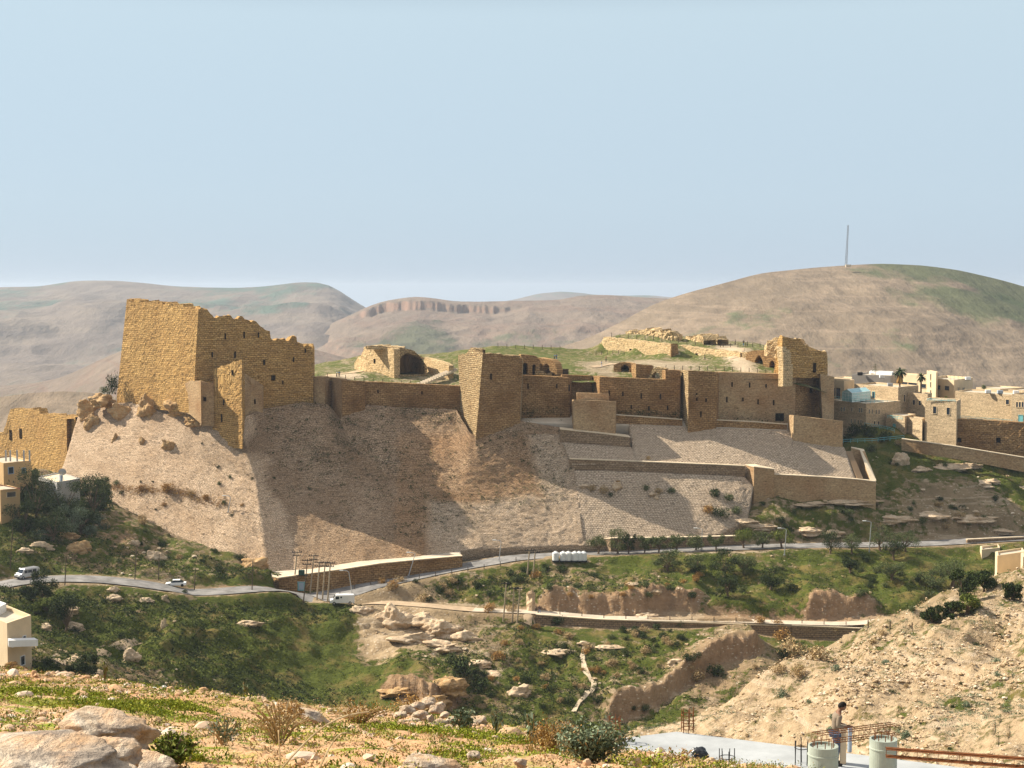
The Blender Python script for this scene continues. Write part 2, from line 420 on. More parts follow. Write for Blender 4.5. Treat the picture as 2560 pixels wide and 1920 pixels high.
# ------------------------------------------------------------------ terrain from control points
def rbf(pts, z, qx, qy, reg=0.0):
    pts = np.asarray(pts, float); z = np.asarray(z, float); n = len(pts)
    d = np.hypot(pts[:, None, 0] - pts[None, :, 0], pts[:, None, 1] - pts[None, :, 1])
    A = np.zeros((n + 3, n + 3)); A[:n, :n] = -d + np.eye(n) * reg
    A[:n, n] = 1; A[:n, n + 1] = pts[:, 0]; A[:n, n + 2] = pts[:, 1]; A[n:, :n] = A[:n, n:].T
    c = np.linalg.solve(A, np.concatenate([z, [0, 0, 0]]))
    out = c[n] + c[n + 1] * qx + c[n + 2] * qy
    for i in range(n): out = out - c[i] * np.hypot(qx - pts[i, 0], qy - pts[i, 1])
    return out
def polydist(qx, qy, pl):
    """distance to a polyline of (x,y,z) and the z there"""
    best = np.full(qx.shape, 1e9); bz = np.zeros(qx.shape)
    for a, b in zip(pl[:-1], pl[1:]):
        ax, ay, az = a; bx, by, bz_ = b; dx, dy = bx - ax, by - ay; L2 = dx * dx + dy * dy + 1e-9
        t = np.clip(((qx - ax) * dx + (qy - ay) * dy) / L2, 0, 1)
        dd = np.hypot(qx - ax - t * dx, qy - ay - t * dy); z = az + t * (bz_ - az)
        m = dd < best; best = np.where(m, dd, best); bz = np.where(m, z, bz)
    return best, bz
def dens(pts, step=2.0):
    """smooth a polyline of Vectors (Catmull-Rom) to about one point per step"""
    out = []
    for i in range(len(pts) - 1):
        p0 = pts[max(i - 1, 0)]; p1 = pts[i]; p2 = pts[i + 1]; p3 = pts[min(i + 2, len(pts) - 1)]
        n = max(1, int((p2 - p1).length / step))
        for j in range(n):
            t = j / n
            out.append(0.5 * ((2 * p1) + (p2 - p0) * t + (2 * p0 - 5 * p1 + 4 * p2 - p3) * t * t + (3 * p1 - p0 - 3 * p2 + p3) * t ** 3))
    out.append(pts[-1]); return out
def ribbon(name, pts, w, mat, lift=0.05, kind='structure', label=None, width_fn=None):
    pts = dens(pts, 2.0); V = []; UV = []; s = 0
    for i, p in enumerate(pts):
        a = pts[max(i - 1, 0)]; b = pts[min(i + 1, len(pts) - 1)]
        d = Vector((b.x - a.x, b.y - a.y, 0)).normalized(); n = Vector((-d.y, d.x, 0))
        if i: s += (p - pts[i - 1]).length
        ww = width_fn(i / (len(pts) - 1)) if width_fn else w
        for k, f in enumerate((-0.5, -0.17, 0.17, 0.5)):
            V.append(p + n * ww * f + Vector((0, 0, lift))); UV.append((s, f * ww))
    n = len(pts); Fc = [(4 * i + k, 4 * i + 4 + k, 4 * i + 5 + k, 4 * i + 1 + k) for i in range(n - 1) for k in range(3)]
    o = wobj(name, V, Fc, mat, None, UV, True); tag(o, label=label, kind=kind); return o
# ================================================================== ROADS (centre lines)
R1 = [(2760,1336,396),(2560,1345,385),(2418,1353,380),(2281,1360,376),(2040,1364,372),(1840,1369,370),(1663,1376,369),(1489,1385,368),(1379,1389,366),(1287,1395,364),(1220,1406,361),(1100,1427,357),(1034,1440,354),(918,1464,349),(850,1484,345),(790,1494,342)]
R2 = [(818,1503,341.5),(790,1500,341),(740,1487,341),(695,1474,338),(640,1472,334),(560,1478,331),(480,1481,329),(420,1470,327),(340,1458,326),(250,1449,325),(150,1447,324),(60,1453,321),(0,1463,318),(-120,1485,314)]
R3 = [(800,1500,341),(884,1506,341),(940,1506,340.5),(1000,1509,340),(1080,1515,339),(1140,1521,338.5),(1200,1526,338)]
R4 = [(1180,1525,338),(1345,1531,334),(1489,1543,332),(1605,1547,331),(1840,1552,330),(1979,1557,329),(2126,1559,329),(2240,1547,330),(2315,1533,333),(2400,1500,341),(2450,1475,348),(2520,1450,354)]
r1 = [P(*p) for p in R1]; r2 = [P(*p) for p in R2]; r3 = [P(*p) for p in R3]; r4 = [P(*p) for p in R4]
ROADS = [(r3, 3.2), (r4, 2.6), (r2, 4.4), (r1, 4.6)]

# ================================================================== MAIN TERRAIN
CP = []
def cpx(l):
    for a in l: p = P(*a); CP.append((p.x, p.y, p.z))
for r in (R1, R2, R3, R4): cpx(r[::1])
cpx([  # slope between upper and lower road
 (1250,1450,352),(1400,1450,353),(1550,1450,352),(1700,1450,352),(1850,1450,352),(2000,1450,352),(2150,1440,354),(2300,1440,354),(2450,1420,360),(2560,1400,366),
 (1150,1470,348),(1050,1480,346),(980,1480,346),(1320,1484,340),(1450,1492,339),(1600,1500,339),(1750,1508,338),(1900,1508,338),(2060,1505,338),(2200,1495,341),(2320,1490,345),(2400,1460,352),(1650,1410,360),(1950,1405,361),(2300,1400,363),(1400,1415,359),
 # below the lower road
 (1350,1566,330),(1500,1575,328),(1700,1578,327),(1900,1588,325),(2080,1598,324),(2250,1590,326),
 (1150,1580,327),(1300,1620,319),(1500,1620,319),(1500,1690,308),(1500,1760,297),(1300,1700,306),(1300,1790,293),(1150,1700,303),(1200,1770,294),
 (1000,1535,334),(940,1550,333),(1000,1620,322),(1120,1640,315),(1060,1580,328),(960,1590,329),
 (1700,1610,320),(1700,1670,308),(1640,1720,303),(1600,1800,291),(1700,1790,289),(1820,1720,299),(1900,1650,311),(2000,1630,315),(2150,1612,320),
 # green hill on the left
 (740,1515,337),(740,1500,339),(640,1493,331),(560,1500,327),(400,1490,324),(250,1475,320),(100,1480,317),(860,1540,333),(900,1530,336),(300,1550,308),(300,1650,291),(300,1750,277),(600,1550,319),(600,1650,301),(600,1780,283),(850,1620,318),(850,1700,306),(980,1650,307),(1080,1690,300),
 (1000,1740,293),(880,1790,290),(1080,1770,290),(1190,1760,294),(450,1600,303),(450,1700,286),(150,1560,300),
 (0,1500,306),(0,1560,286),(0,1640,256),(100,1690,238),(200,1640,262),(350,1608,276),(100,1600,276),(220,1700,246),(-150,1560,286),(-150,1690,230),
 # slope left above the road
 (0,1245,368),(0,1300,352),(0,1380,336),(100,1290,360),(200,1330,356),(200,1400,340),(100,1420,332),(270,1245,386),(350,1300,377),(350,1380,353),(450,1345,369),(450,1400,350),(500,1430,340),(570,1385,361),(600,1420,353),(640,1440,348),(150,1222,396),(60,1222,392),(-120,1240,385),(-120,1340,345),
 (670,1450,350),(-150,1200,420),(60,1190,425),(160,1190,418),
 # right of the castle
 (1900,1262,386),(2000,1300,381),(2000,1340,375),(1850,1345,374),(1750,1345,373),(2200,1250,392),(2200,1320,380),(2200,1160,414),(2140,1135,420),(2300,1130,424),(2400,1250,396),(2400,1180,414),(2400,1310,386),(2560,1175,420),(2560,1250,401),(2560,1320,390),(2700,1200,420),(2700,1300,395),
 (2100,1235,390),(2000,1240,388),(1900,1230,390),(1760,1300,379),(1700,1340,373.5),(1830,1300,380),
 # right hillside
 (1600,1832,205),(1740,1795,208),(1900,1692,214),(2000,1640,218),(2180,1580,222),(2330,1530,226),(2440,1487,230),(2560,1442,236),(2720,1400,242),
 (2560,1600,200),(2560,1750,172),(2560,1900,148),(2350,1640,200),(2200,1700,192),(2200,1850,168),(2000,1750,198),(1900,1830,186),(1700,1840,196),(2400,1800,170),(2720,1600,200),(2720,1850,150),
 (2100,1640,210),(2450,1600,205),
])
# hidden ground, given as points (x, y, z)
def hid(px, Y, z): CP.append(((px - 1280) / F * Y, Y, z + Y * (HOR - 660) / F))
for px, z in ((-300,-26),(0,-28),(400,-30),(800,-32),(1200,-33),(1600,-33),(2000,-33),(2400,-32),(2800,-30)): hid(px, 60, z)
for px, z in ((-300,-44),(0,-47),(400,-52),(800,-54),(1200,-54),(1600,-50),(2000,-44),(2400,-42),(2800,-40)): hid(px, 110, z)
for px, z in ((-300,-58),(0,-60),(400,-68),(800,-74),(1200,-76),(1500,-68)): hid(px, 180, z)
for px, z in ((300,-75),(600,-82),(900,-86),(1200,-87),(1450,-86)): hid(px, 240, z)
for px in (1550, 1700, 1850): hid(px, 245, -84)
for px, z in ((2000,-82),(2150,-80),(2300,-77),(2420,-73),(2560,-64),(2700,-58)): hid(px, 262, z)
for px, z in ((1900,-84),(2150,-80),(2350,-77),(2560,-70)): hid(px, 290, z)
for px in range(300, 1900, 200):
    hid(px, 392, -74); hid(px, 430, -74); hid(px, 520, -90)
hid(700, 372, -74); hid(900, 375, -74); hid(1100, 380, -74); hid(1300, 384, -74); hid(1500, 384, -72)
for px, z in ((-300,-70),(0,-66),(150,-66)): hid(px, 470, z)
for px, z in ((-300,-90),(0,-90),(200,-92)): hid(px, 600, z)
for px, z in ((2050,-54),(2150,-48),(2300,-47),(2450,-48),(2600,-49),(2800,-50)): hid(px, 436, z)
for px, z in ((2050,-52),(2200,-49),(2400,-49),(2600,-50),(2800,-51)): hid(px, 480, z)
for px, z in ((2050,-66),(2300,-64),(2600,-64),(2800,-66)): hid(px, 570, z)
CP = np.array(CP)
NX, NY = 720, 470
pxs = np.linspace(-380, 2940, NX)
ys = np.concatenate([np.linspace(58, 190, 70), np.linspace(190, 430, NY - 110)[1:], np.linspace(430, 640, 42)[1:]])
QX = (pxs[None, :] - 1280) / F * ys[:, None]; QY = np.broadcast_to(ys[:, None], QX.shape)
QZ = rbf(CP[:, :2], CP[:, 2], QX, QY)
keepflat = np.ones(QX.shape)
for pl, w in ROADS:
    d, z = polydist(QX, QY, [tuple(p) for p in dens(pl, 6)])
    k = np.clip((d - w) / (w * 1.0), 0, 1); k = k * k * (3 - 2 * k)
    keepflat = np.minimum(keepflat, k * 0.9 + np.where(d > w * 3, 0.1, 0) )
    QZ = z * (1 - k) + QZ * k + np.where(d < w, -0.12, 0)
# ground falls away in front of the retaining walls
for wl, dp in (([(1335,332,1559),(1500,330.2,1568),(1800,328.4,1577),(1979,327.8,1592),(2100,327,1598),(2290,326.8,1602)], 9), ([(674,353.5,1478),(697,347,1502),(760,347.4,1492)], 3)):
    wp = [P(a, c, b) for a, b, c in wl]; wx = [p.x for p in wp]; wy = np.interp(QX, wx, [p.y for p in wp]); wz = np.interp(QX, wx, [p.z for p in wp])
    inn = (QX > wx[0]) & (QX < wx[-1]) & (QY < wy + 0.3) & (QY > wy - dp)
    QZ = np.where(inn, np.minimum(QZ, wz - 0.1 * (wy - QY)), QZ); keepflat = np.where(inn, 0.15, keepflat)
base_n = fbm(QX / 26, QY / 26, 3, 3) * 2.5 + fbm(QX / 7, QY / 9, 11, 4) * 2.1
ridge = 1 - np.abs(fbm(QX / 14, QY / 9, 21, 4)) * 3.0
QZ = QZ + keepflat * (base_n + np.clip(ridge, 0, 1) * 0.8)
# ledges: thin limestone shelves that catch the sun
led = vn(QX / 30, QZ * 0.55 + QX * 0.012, 31)
QZ = QZ + keepflat * np.where(led > 0.18, 0.35, 0.0)
# right hillside: stonier
hillm = np.clip((235 - QY) / 25, 0, 1) * np.clip((QX - 8) / 10, 0, 1)
QZ = QZ + hillm * (fbm(QX / 2.2, QY / 2.6, 41, 4) * 0.45 - keepflat * 0.0)
# gully banks: the ground breaks off along these lines
CLIFF = np.zeros(QX.shape)
for cl_, hgt in (([(1500,291,1785),(1550,293,1765),(1600,295,1745),(1680,299,1715),(1750,303,1685),(1810,307,1665),(1880,311,1640),(1920,314,1620)], 4.2), ([(940,296,1740),(1010,293,1745),(1080,292,1738),(1130,294,1722),(1170,298,1700)], 4.0), ([(1335,337,1520),(1440,336.5,1530),(1560,335.8,1542),(1680,335,1545),(1780,335,1548)], 2.6), ([(2000,334,1550),(2060,334,1555),(2130,334.5,1556),(2200,337,1545)], 3.2)):
    wp = [P(a, c, b) for a, b, c in cl_]; wx = [p.x for p in wp]; ly = np.interp(QX, wx, [p.y for p in wp]) + fbm(QX / 5, QX * 0, 81, 4) * 2.2
    ex = np.clip((QX - wx[0]) / 3, 0, 1) * np.clip((wx[-1] - QX) / 3, 0, 1); dd = QY - ly
    up = np.clip(dd / 1.1 + 0.5, 0, 1); up = up * up * (3 - 2 * up)
    QZ = QZ + ex * hgt * up * np.exp(-np.clip(dd, 0, None) / 11); CLIFF = np.maximum(CLIFF, ex * np.exp(-(dd / 1.9) ** 2))
QZ = QZ + CLIFF * (fbm(QX / 2.2, QY / 1.2, 85, 4) * 1.9 - np.abs(fbm(QX / 1.4, QX * 0, 86, 3)) * 1.2)
TV = np.stack([QX, QY, QZ], -1).reshape(-1, 3)
I = np.arange(NX * len(ys)).reshape(len(ys), NX)
TQ = np.stack([I[:-1, :-1], I[:-1, 1:], I[1:, 1:], I[1:, :-1]], -1).reshape(-1, 4)
TB = BVHTree.FromPolygons([Vector(v) for v in TV.tolist()], TQ.tolist()); BV['main'] = TB
def drop(px, py, bv='main'):
    l = BV[bv].ray_cast(Vector((0, 0, 0)), ray(px, py))[0]
    return l
def ground(x, y, bv='main'):
    l = BV[bv].ray_cast(Vector((x, y, 300)), Vector((0, 0, -1)))[0]
    return l

# where things grow: painted as patches round points on the ground
MSK = {'g': np.full(QX.shape, 0.50), 'd': np.full(QX.shape, 0.0), 'b': np.full(QX.shape, 0.0), 's': np.full(QX.shape, 0.0)}
def paint(px, py, rx, ry, ch, val, bv='main', c=None):
    c = c or drop(px, py, bv)
    if c is None: print('paint miss', px, py); return
    ax = rx * c.y / F; ay = ry * c.y * c.y / (F * max(8, abs(c.z))) * 1.0
    ay = min(ay, ax * 4 + 12)
    e = np.exp(-((QX - c.x) / ax) ** 2 - ((QY - c.y) / ay) ** 2)
    e = np.clip(e * 1.6, 0, 1)
    MSK[ch] = MSK[ch] * (1 - e) + val * e
for a in [(2250,1440,330,45,'g',0.80),(1900,1440,260,45,'g',0.74),(1600,1430,200,40,'g',0.74),(1350,1440,120,40,'g',0.62),(2050,1500,260,25,'g',0.70),(1450,1465,160,20,'g',0.50),
          (1000,1470,150,30,'g',0.8),(940,1480,80,20,'g',0.9),(1150,1450,150,25,'g',0.62),(450,1580,330,70,'g',0.78),(750,1600,220,90,'g',0.86),(600,1700,260,60,'g',0.80),(300,1520,260,40,'g',0.74),
          (850,1640,200,50,'g',0.95),(150,1400,160,40,'g',0.66),(300,1380,160,50,'g',0.60),(450,1400,120,40,'g',0.55),(100,1290,120,40,'g',0.70),(250,1300,100,40,'g',0.55),
          (2250,1170,260,40,'g',0.9),(2350,1210,320,40,'g',0.84),(2500,1240,200,50,'g',0.84),(2150,1260,180,40,'g',0.8),(2050,1240,120,20,'g',0.7),(2350,1300,260,16,'g',0.6),(1800,1300,200,30,'g',0.45),(2450,1300,200,20,'g',0.35),
          (1500,1600,220,40,'g',0.74),(1700,1590,220,25,'g',0.74),(1400,1680,200,60,'g',0.68),(1550,1740,160,60,'g',0.6),(1300,1600,120,30,'g',0.68),(2050,1600,180,20,'g',0.66),(1850,1640,140,40,'g',0.40),
          (1050,1560,110,35,'g',0.22),(960,1560,60,40,'g',0.08),(1150,1620,120,40,'g',0.36),(1180,1720,120,50,'g',0.6),
          # soil banks
          (1000,1545,80,30,'b',0.9),(980,1590,60,30,'b',0.8),(1100,1640,70,25,'b',0.6),(1100,1750,110,30,'d',0.9),(1000,1750,90,30,'d',0.7),(1500,1520,200,8,'d',0.7),(2000,1530,200,14,'d',0.8),(1750,1690,110,40,'d',0.3),(1600,1790,110,40,'d',0.3),(1700,1770,90,40,'b',0.3),
          (360,1640,40,30,'d',0.95),(260,1580,60,22,'d',0.8),(300,1360,60,25,'d',0.6),(620,1430,50,25,'d',0.8),(180,1340,60,20,'d',0.5),(640,1560,60,12,'d',0.5),
          (1700,1320,130,30,'b',0.6),(1950,1300,200,30,'b',0.2),
          # the bare hillside
          ]: paint(*a)
MSK['b'] = np.maximum(MSK['b'], hillm); MSK['g'] = MSK['g'] * (1 - hillm) + hillm * 0.33
for a in [(2350,1560,120,25,'g',0.45),(2050,1730,160,20,'g',0.42),(2300,1780,170,30,'g',0.44),(2420,1850,200,30,'g',0.45),(2500,1740,80,30,'g',0.42),(1950,1700,120,15,'g',0.38),
          (1950,1760,160,20,'d',0.55),(1850,1800,160,20,'d',0.45),(2480,1890,90,18,'d',0.7)]: paint(*a)
MSK['g'] *= (1 - 0.9 * CLIFF); MSK['d'] = np.maximum(MSK['d'], CLIFF * 0.8)
paint(850,1650,190,50,'s',1.0); paint(1000,1690,80,30,'s',1.0)
for pl, w in ROADS:
    d, z = polydist(QX, QY, [tuple(p) for p in dens(pl, 6)]); k = np.clip((d - w * 0.9) / 2.0, 0, 1)
    MSK['g'] *= (0.3 + 0.7 * k)
def terr_mat(name, green1, green2, dry, soil1, soil2, red, bare1, bare2, sc=1.0, bump=0.5, strata=0.5):
    m, t, b = mat_new(name, 1.0); g = N(t)
    at = g.n('ShaderNodeAttribute', attribute_name='mask'); sep = g.n('ShaderNodeSeparateColor'); g.l(at.outputs['Color'], sep.inputs[0])
    p = g.pos()
    n1 = g.noise(p, 0.55 * sc, 6, 0.68); n2 = g.noise(p, 0.12 * sc, 4, 0.6); n3 = g.noise(p, 2.2 * sc, 4, 0.7)
    soil = g.mix(g.ramp(n2, [(0.35, 0), (0.65, 1)]), soil1, soil2)
    soil = g.mix(sep.outputs[1], soil, g.mix(g.ramp(n1, [(0.35, 0), (0.65, 1)]), red, [min(1, x * 1.6 + .03) for x in red]))
    bare = g.mix(g.ramp(n1, [(0.35, 0), (0.62, 1)]), bare1, bare2)
    soil = g.mix(sep.outputs[2], soil, bare)
    # pale stone flecks and ledges
    vo = g.vor(g.scale(p, (1, 1, 2.0)), 0.9 * sc, 'Distance'); st = g.math('MULTIPLY', g.ramp(vo, [(0.16, 1), (0.26, 0)]), g.ramp(n2, [(0.40, 0), (0.62, 1)]))
    soil = g.mix(st, soil, (0.60, 0.50, 0.38))
    strat = g.ramp(g.noise(g.scale(p, (0.05, 0.05, 1.3)), 0.9 * sc, 5, 0.6), [(0.55, 0), (0.62, 1), (0.68, 0.2)])
    soil = g.mix(g.math('MULTIPLY', g.math('MULTIPLY', strat, strata), g.math('SUBTRACT', 1.0, sep.outputs[1], True)), soil, (0.56, 0.45, 0.32))
    gr = g.mix(g.ramp(n3, [(0.3, 0), (0.7, 1)]), green1, green2)
    gr = g.mix(g.ramp(g.noise(p, 0.2 * sc, 4, 0.65), [(0.50, 0), (0.66, 0.8)]), gr, dry)
    v = g.math('ADD', sep.outputs[0], g.math('MULTIPLY', g.math('SUBTRACT', g.math('ADD', g.math('MULTIPLY', n1, 0.65), g.math('MULTIPLY', n2, 0.35)), 0.5), 2.2))
    vf = g.ramp(v, [(0.42, 0), (0.60, 1)])
    g.l(g.mix(vf, soil, gr), b.inputs['Base Color'])
    h = g.math('ADD', g.math('MULTIPLY', n1, 1.0), g.math('ADD', g.math('MULTIPLY', n3, 0.35), g.math('MULTIPLY', vf, 0.12)))
    g.bump(h, 1.0, bump, b)
    return m
M['terrain'] = terr_mat('valley_ground', (0.032, 0.048, 0.007), (0.098, 0.110, 0.014), (0.185, 0.135, 0.045), (0.20, 0.145, 0.08), (0.31, 0.225, 0.13), (0.25, 0.15, 0.08), (0.45, 0.335, 0.205), (0.31, 0.22, 0.13))
def add_mask(me, g_, d_, b_):
    ca = me.color_attributes.new('mask', 'FLOAT_COLOR', 'POINT')
    arr = np.ones((len(me.vertices), 4), np.float32); arr[:, 0] = g_.ravel(); arr[:, 1] = d_.ravel(); arr[:, 2] = b_.ravel()
    ca.data.foreach_set('color', arr.ravel())
tm = new_mesh('ground', TV, TQ, None, True); add_mask(tm, MSK['g'], MSK['d'], MSK['b'])
tag(obj('ground', tm, M['terrain']), kind='structure')
# roads
M['trail'] = plain('trodden_earth', (0.42, 0.31, 0.20), 0.95, 0.2, 0.6)
M['trail2'] = plain('pale_footpath', (0.50, 0.40, 0.28), 0.95, 0.2, 0.6)
M['asphalt'] = plain('worn_asphalt', (0.20, 0.19, 0.18), 0.85, 0.45, 0.35)
M['dirt'] = plain('pale_dirt_road', (0.50, 0.42, 0.32), 0.95, 0.18, 0.4)
ribbon('road', r1, 7.4, M['asphalt'], 0.06, width_fn=lambda t: 7.0 + 3.5 * max(0, t - 0.85) / 0.15)
ribbon('road', r2, 7.4, M['asphalt'], 0.075)
ribbon('path', r3, 4.2, M['trail'], 0.09)
ribbon('road', r4, 3.8, M['dirt'], 0.08)
def path_on(name, pxl, w, mat=None, lift=0.12, bv='main'):
    pts = [drop(p[0], p[1], bv) for p in pxl]; pts = dens([p for p in pts if p], 0.8); V = []; Fc = []
    for i, p in enumerate(pts):
        a = pts[max(i - 1, 0)]; b = pts[min(i + 1, len(pts) - 1)]; d = Vector((b.x - a.x, b.y - a.y, 0)).normalized(); n = Vector((-d.y, d.x, 0))
        for f in (-0.5, -0.17, 0.17, 0.5):
            q = p + n * (w * f * (1 + 0.2 * math.sin(i * 0.9))); g_ = ground(q.x, q.y, bv) or q; V.append((q.x, q.y, g_.z + lift))
    for i in range(len(pts) - 1):
        for k in range(3): Fc.append((4 * i + k, 4 * i + 4 + k, 4 * i + 5 + k, 4 * i + 1 + k))
    return tag(wobj(name, V, Fc, mat or M['trail'], smooth=True), kind='structure')
path_on('path', [(1468,1608),(1462,1622),(1456,1638),(1457,1652),(1460,1668),(1466,1682),(1474,1695),(1484,1708),(1484,1720),(1476,1732),(1462,1744),(1450,1755),(1442,1768),(1434,1782)], 0.9, M['trail2'], 0.25)
path_on('path', [(140,1655),(200,1643),(260,1626),(310,1612),(350,1608)], 2.4)
path_on('path', [(1326,1535),(1320,1550),(1340,1566)], 1.8)

# ================================================================== FAR HILLS
def hill_mat(name, c1, c2, green, gamt, rock, sc=0.01, bump=3.0, cliff=None, patches=()):
    m, t, b = mat_new(name, 1.0); g = N(t); p = g.pos()
    ps = g.scale(p, (1, 0.35, 1))
    n1 = g.noise(ps, sc, 7, 0.62); n2 = g.noise(ps, sc * 5, 6, 0.65); n4 = g.noise(g.scale(p, (0.3, 0.1, 3.5)), sc * 1.6, 6, 0.6)
    c = g.mix(g.ramp(n1, [(0.32, 0), (0.66, 1)]), c1, c2)
    c = g.mix(g.ramp(n4, [(0.47, 0), (0.52, 0.42), (0.57, 0.0)]), c, rock)
    gv = g.math('ADD', g.noise(g.scale(p, (0.6, 0.2, 1.6)), sc * 0.9, 5, 0.55), g.math('MULTIPLY', g.math('SUBTRACT', n2, 0.5), 0.35))
    c = g.mix(g.ramp(gv, [(0.60 - gamt, 0), (0.68 - gamt, 0.75)]), c, green)
    for pc, pr in patches:
        vm = g.n('ShaderNodeVectorMath', operation='DISTANCE'); g.l(p, vm.inputs[0]); vm.inputs[1].default_value = pc
        dd = g.math('ADD', g.math('DIVIDE', vm.outputs['Value'], pr), g.math('MULTIPLY', g.math('SUBTRACT', n1, 0.5), 2.2))
        c = g.mix(g.ramp(dd, [(0.75, 0.8), (1.0, 0.0)]), c, green)
    if cliff:
        gn = g.n('ShaderNodeNewGeometry'); sz = g.n('ShaderNodeSeparateXYZ'); g.l(gn.outputs['Normal'], sz.inputs[0])
        stz = g.noise(g.scale(p, (1.0, 0.3, 0.06)), sc * 6, 4, 0.6)
        c = g.mix(g.math('MULTIPLY', g.ramp(sz.outputs[2], [(0.72, 1), (0.86, 0)]), g.ramp(stz, [(0.35, 0.25), (0.6, 1)])), c, cliff)
    c = g.mix(1.0, c, g.ramp(n2, [(0.3, 0.82), (0.7, 1.16)]), 'MULTIPLY')
    sp_ = g.ramp(g.vor(g.scale(p, (1, 0.5, 1)), sc * 22, 'Distance'), [(0.10, 1), (0.2, 0)])
    c = g.mix(g.math('MULTIPLY', sp_, 0.35), c, [x * 0.35 for x in green])
    g.l(c, b.inputs['Base Color'])
    g.bump(g.math('ADD', n2, g.math('MULTIPLY', n1, 2.0)), 0.8, bump, b)
    return m
M['hill_r'] = hill_mat('bare_hill_near', (0.215, 0.165, 0.115), (0.145, 0.112, 0.08), (0.065, 0.085, 0.038), -0.02, (0.30, 0.225, 0.16), 0.014, 4.0, patches=[(P(2460,722,1470),110),(P(2540,765,1330),90),(P(2480,930,860),60)])
M['hill_c'] = hill_mat('cliff_hill', (0.205, 0.155, 0.115), (0.15, 0.115, 0.088), (0.065, 0.08, 0.04), 0.05, (0.18, 0.11, 0.08), 0.008, 8, cliff=(0.25, 0.155, 0.11))
M['hill_l'] = hill_mat('far_hill', (0.18, 0.145, 0.12), (0.13, 0.105, 0.09), (0.05, 0.10, 0.075), 0.09, (0.23, 0.185, 0.14), 0.0035, 12)  # base colour greyed to carry part of the distance haze
M['hill_g'] = hill_mat('green_plain', (0.24, 0.18, 0.12), (0.20, 0.16, 0.11), (0.05, 0.15, 0.08), 0.14, (0.34, 0.25, 0.17), 0.003, 8)
def mountain(name, crest, Yc, base, Yb, mat, amp, nx=260, ny=110, seed=1, freq=None, power=1.0, gul=1.0, zback=-260, cliffs=None):
    cx = np.array([c[0] for c in crest], float); cy = np.array([c[1] for c in crest], float)
    bx = np.array([c[0] for c in base], float); by = np.array([c[1] for c in base], float)
    u = np.linspace(cx[0], cx[-1], nx)
    # smooth crest interpolation
    def sm(xq, xs, yv):
        k = np.interp(xq, xs, yv); w = (xs[-1] - xs[0]) / 60
        return (np.interp(xq - w, xs, yv) + np.interp(xq + w, xs, yv) + 2 * k) / 4
    zc = np.array([P(1280, y, Yc).z for y in sm(u, cx, cy)]); zb = np.array([P(1280, y, Yb).z for y in np.interp(u, bx, by)])
    t = np.linspace(0, 1, ny); T2, U = np.meshgrid(t, u, indexing='ij')
    Y = Yb + (Yc - Yb) * T2; X = (U - 1280) / F * Y
    prof = T2 ** power
    Z = zb[None, :] + (zc - zb)[None, :] * prof
    fr = freq or 6.0 / (Yc - Yb)
    g1 = np.abs(fbm(X * fr, Y * fr * 0.45, seed, 5)); g2 = fbm(X * fr * 5, Y * fr * 5, seed + 5, 5)
    env = np.sin(np.pi * np.clip(T2, 0, 1)) ** 0.7
    Z = Z - amp * gul * (g1 * 1.6 - 0.35) * env + amp * 0.16 * g2 * (env + 0.10)
    # strata steps
    Z = Z + amp * 0.02 * np.sign(np.sin(Z / amp * 9 + 3 * vn(X * fr, Y * fr, seed + 9))) * env
    if cliffs:
        for (c0, c1, t0, hgt) in cliffs:
            wx = np.clip((U - c0) / 60, 0, 1) * np.clip((c1 - U) / 90, 0, 1)
            edge = t0 + 0.07 * fbm((U - c0) / 90, Y * 0, seed + 12, 3) + 0.008 * fbm((U - c0) / 26, Y * 0, seed + 13, 4) + 0.006 * vn((U - c0) / 7, Y * 0, seed + 14)
            Z = Z - wx * hgt * (1 - np.clip((T2 - edge) / 0.012, 0, 1)) * np.clip(T2, 0, 1) ** 2.5
    nb = 14
    tb = np.linspace(0, 1, nb + 1)[1:]; Yk = Yc + (Yc - Yb) * 0.8 * tb[:, None] + 0 * u; Xk = (u - 1280) / F * Yk
    Zk = Z[-1][None, :] + (zback - Z[-1][None, :]) * (tb[:, None] ** 1.5)
    X = np.concatenate([X, Xk]); Y = np.concatenate([Y, Yk]); Z = np.concatenate([Z, Zk])
    h, w = X.shape; V = np.stack([X, Y, Z], -1).reshape(-1, 3); I = np.arange(h * w).reshape(h, w)
    Q = np.stack([I[:-1, :-1], I[:-1, 1:], I[1:, 1:], I[1:, :-1]], -1).reshape(-1, 4)
    o = wobj(name, V, Q, mat, None, None, True); tag(o, kind='structure')
    BV[name] = BVHTree.FromPolygons([Vector(v) for v in V.tolist()], Q.tolist())
    return o
mountain('hill', [(1250,905),(1400,868),(1480,842),(1560,800),(1640,757),(1720,731),(1800,710),(1900,683),(2000,672),(2130,662),(2200,659),(2300,663),(2400,676),(2500,700),(2600,728),(2900,800)], 1500,
         [(1250,1300),(1900,1300),(2400,1300),(2900,1300)], 700, M['hill_r'], 13, 330, 150, 5, gul=0.8, zback=-200)
mountain('hill.001', [(700,900),(820,812),(880,786),(915,768),(950,755),(1000,746),(1040,741),(1090,746),(1130,753),(1200,754),(1300,752),(1400,750),(1450,738),(1520,737),(1600,743),(1700,748),(2000,800)], 3300,
         [(700,1150),(1300,1150),(2000,1150)], 1500, M['hill_c'], 34, 420, 260, 9, cliffs=[(870,1320,0.935,20)], zback=-300)
mountain('hill.002', [(-500,730),(-100,722),(0,718),(100,717),(150,708),(210,701),(300,702),(380,709),(430,716),(500,718),(600,720),(680,715),(740,706),(790,705),(825,711),(850,727),(880,748),(915,770),(980,800),(1150,850)], 5000,
         [(-500,1050),(300,1080),(1150,1050)], 1900, M['hill_l'], 60, 330, 150, 14, zback=-500)
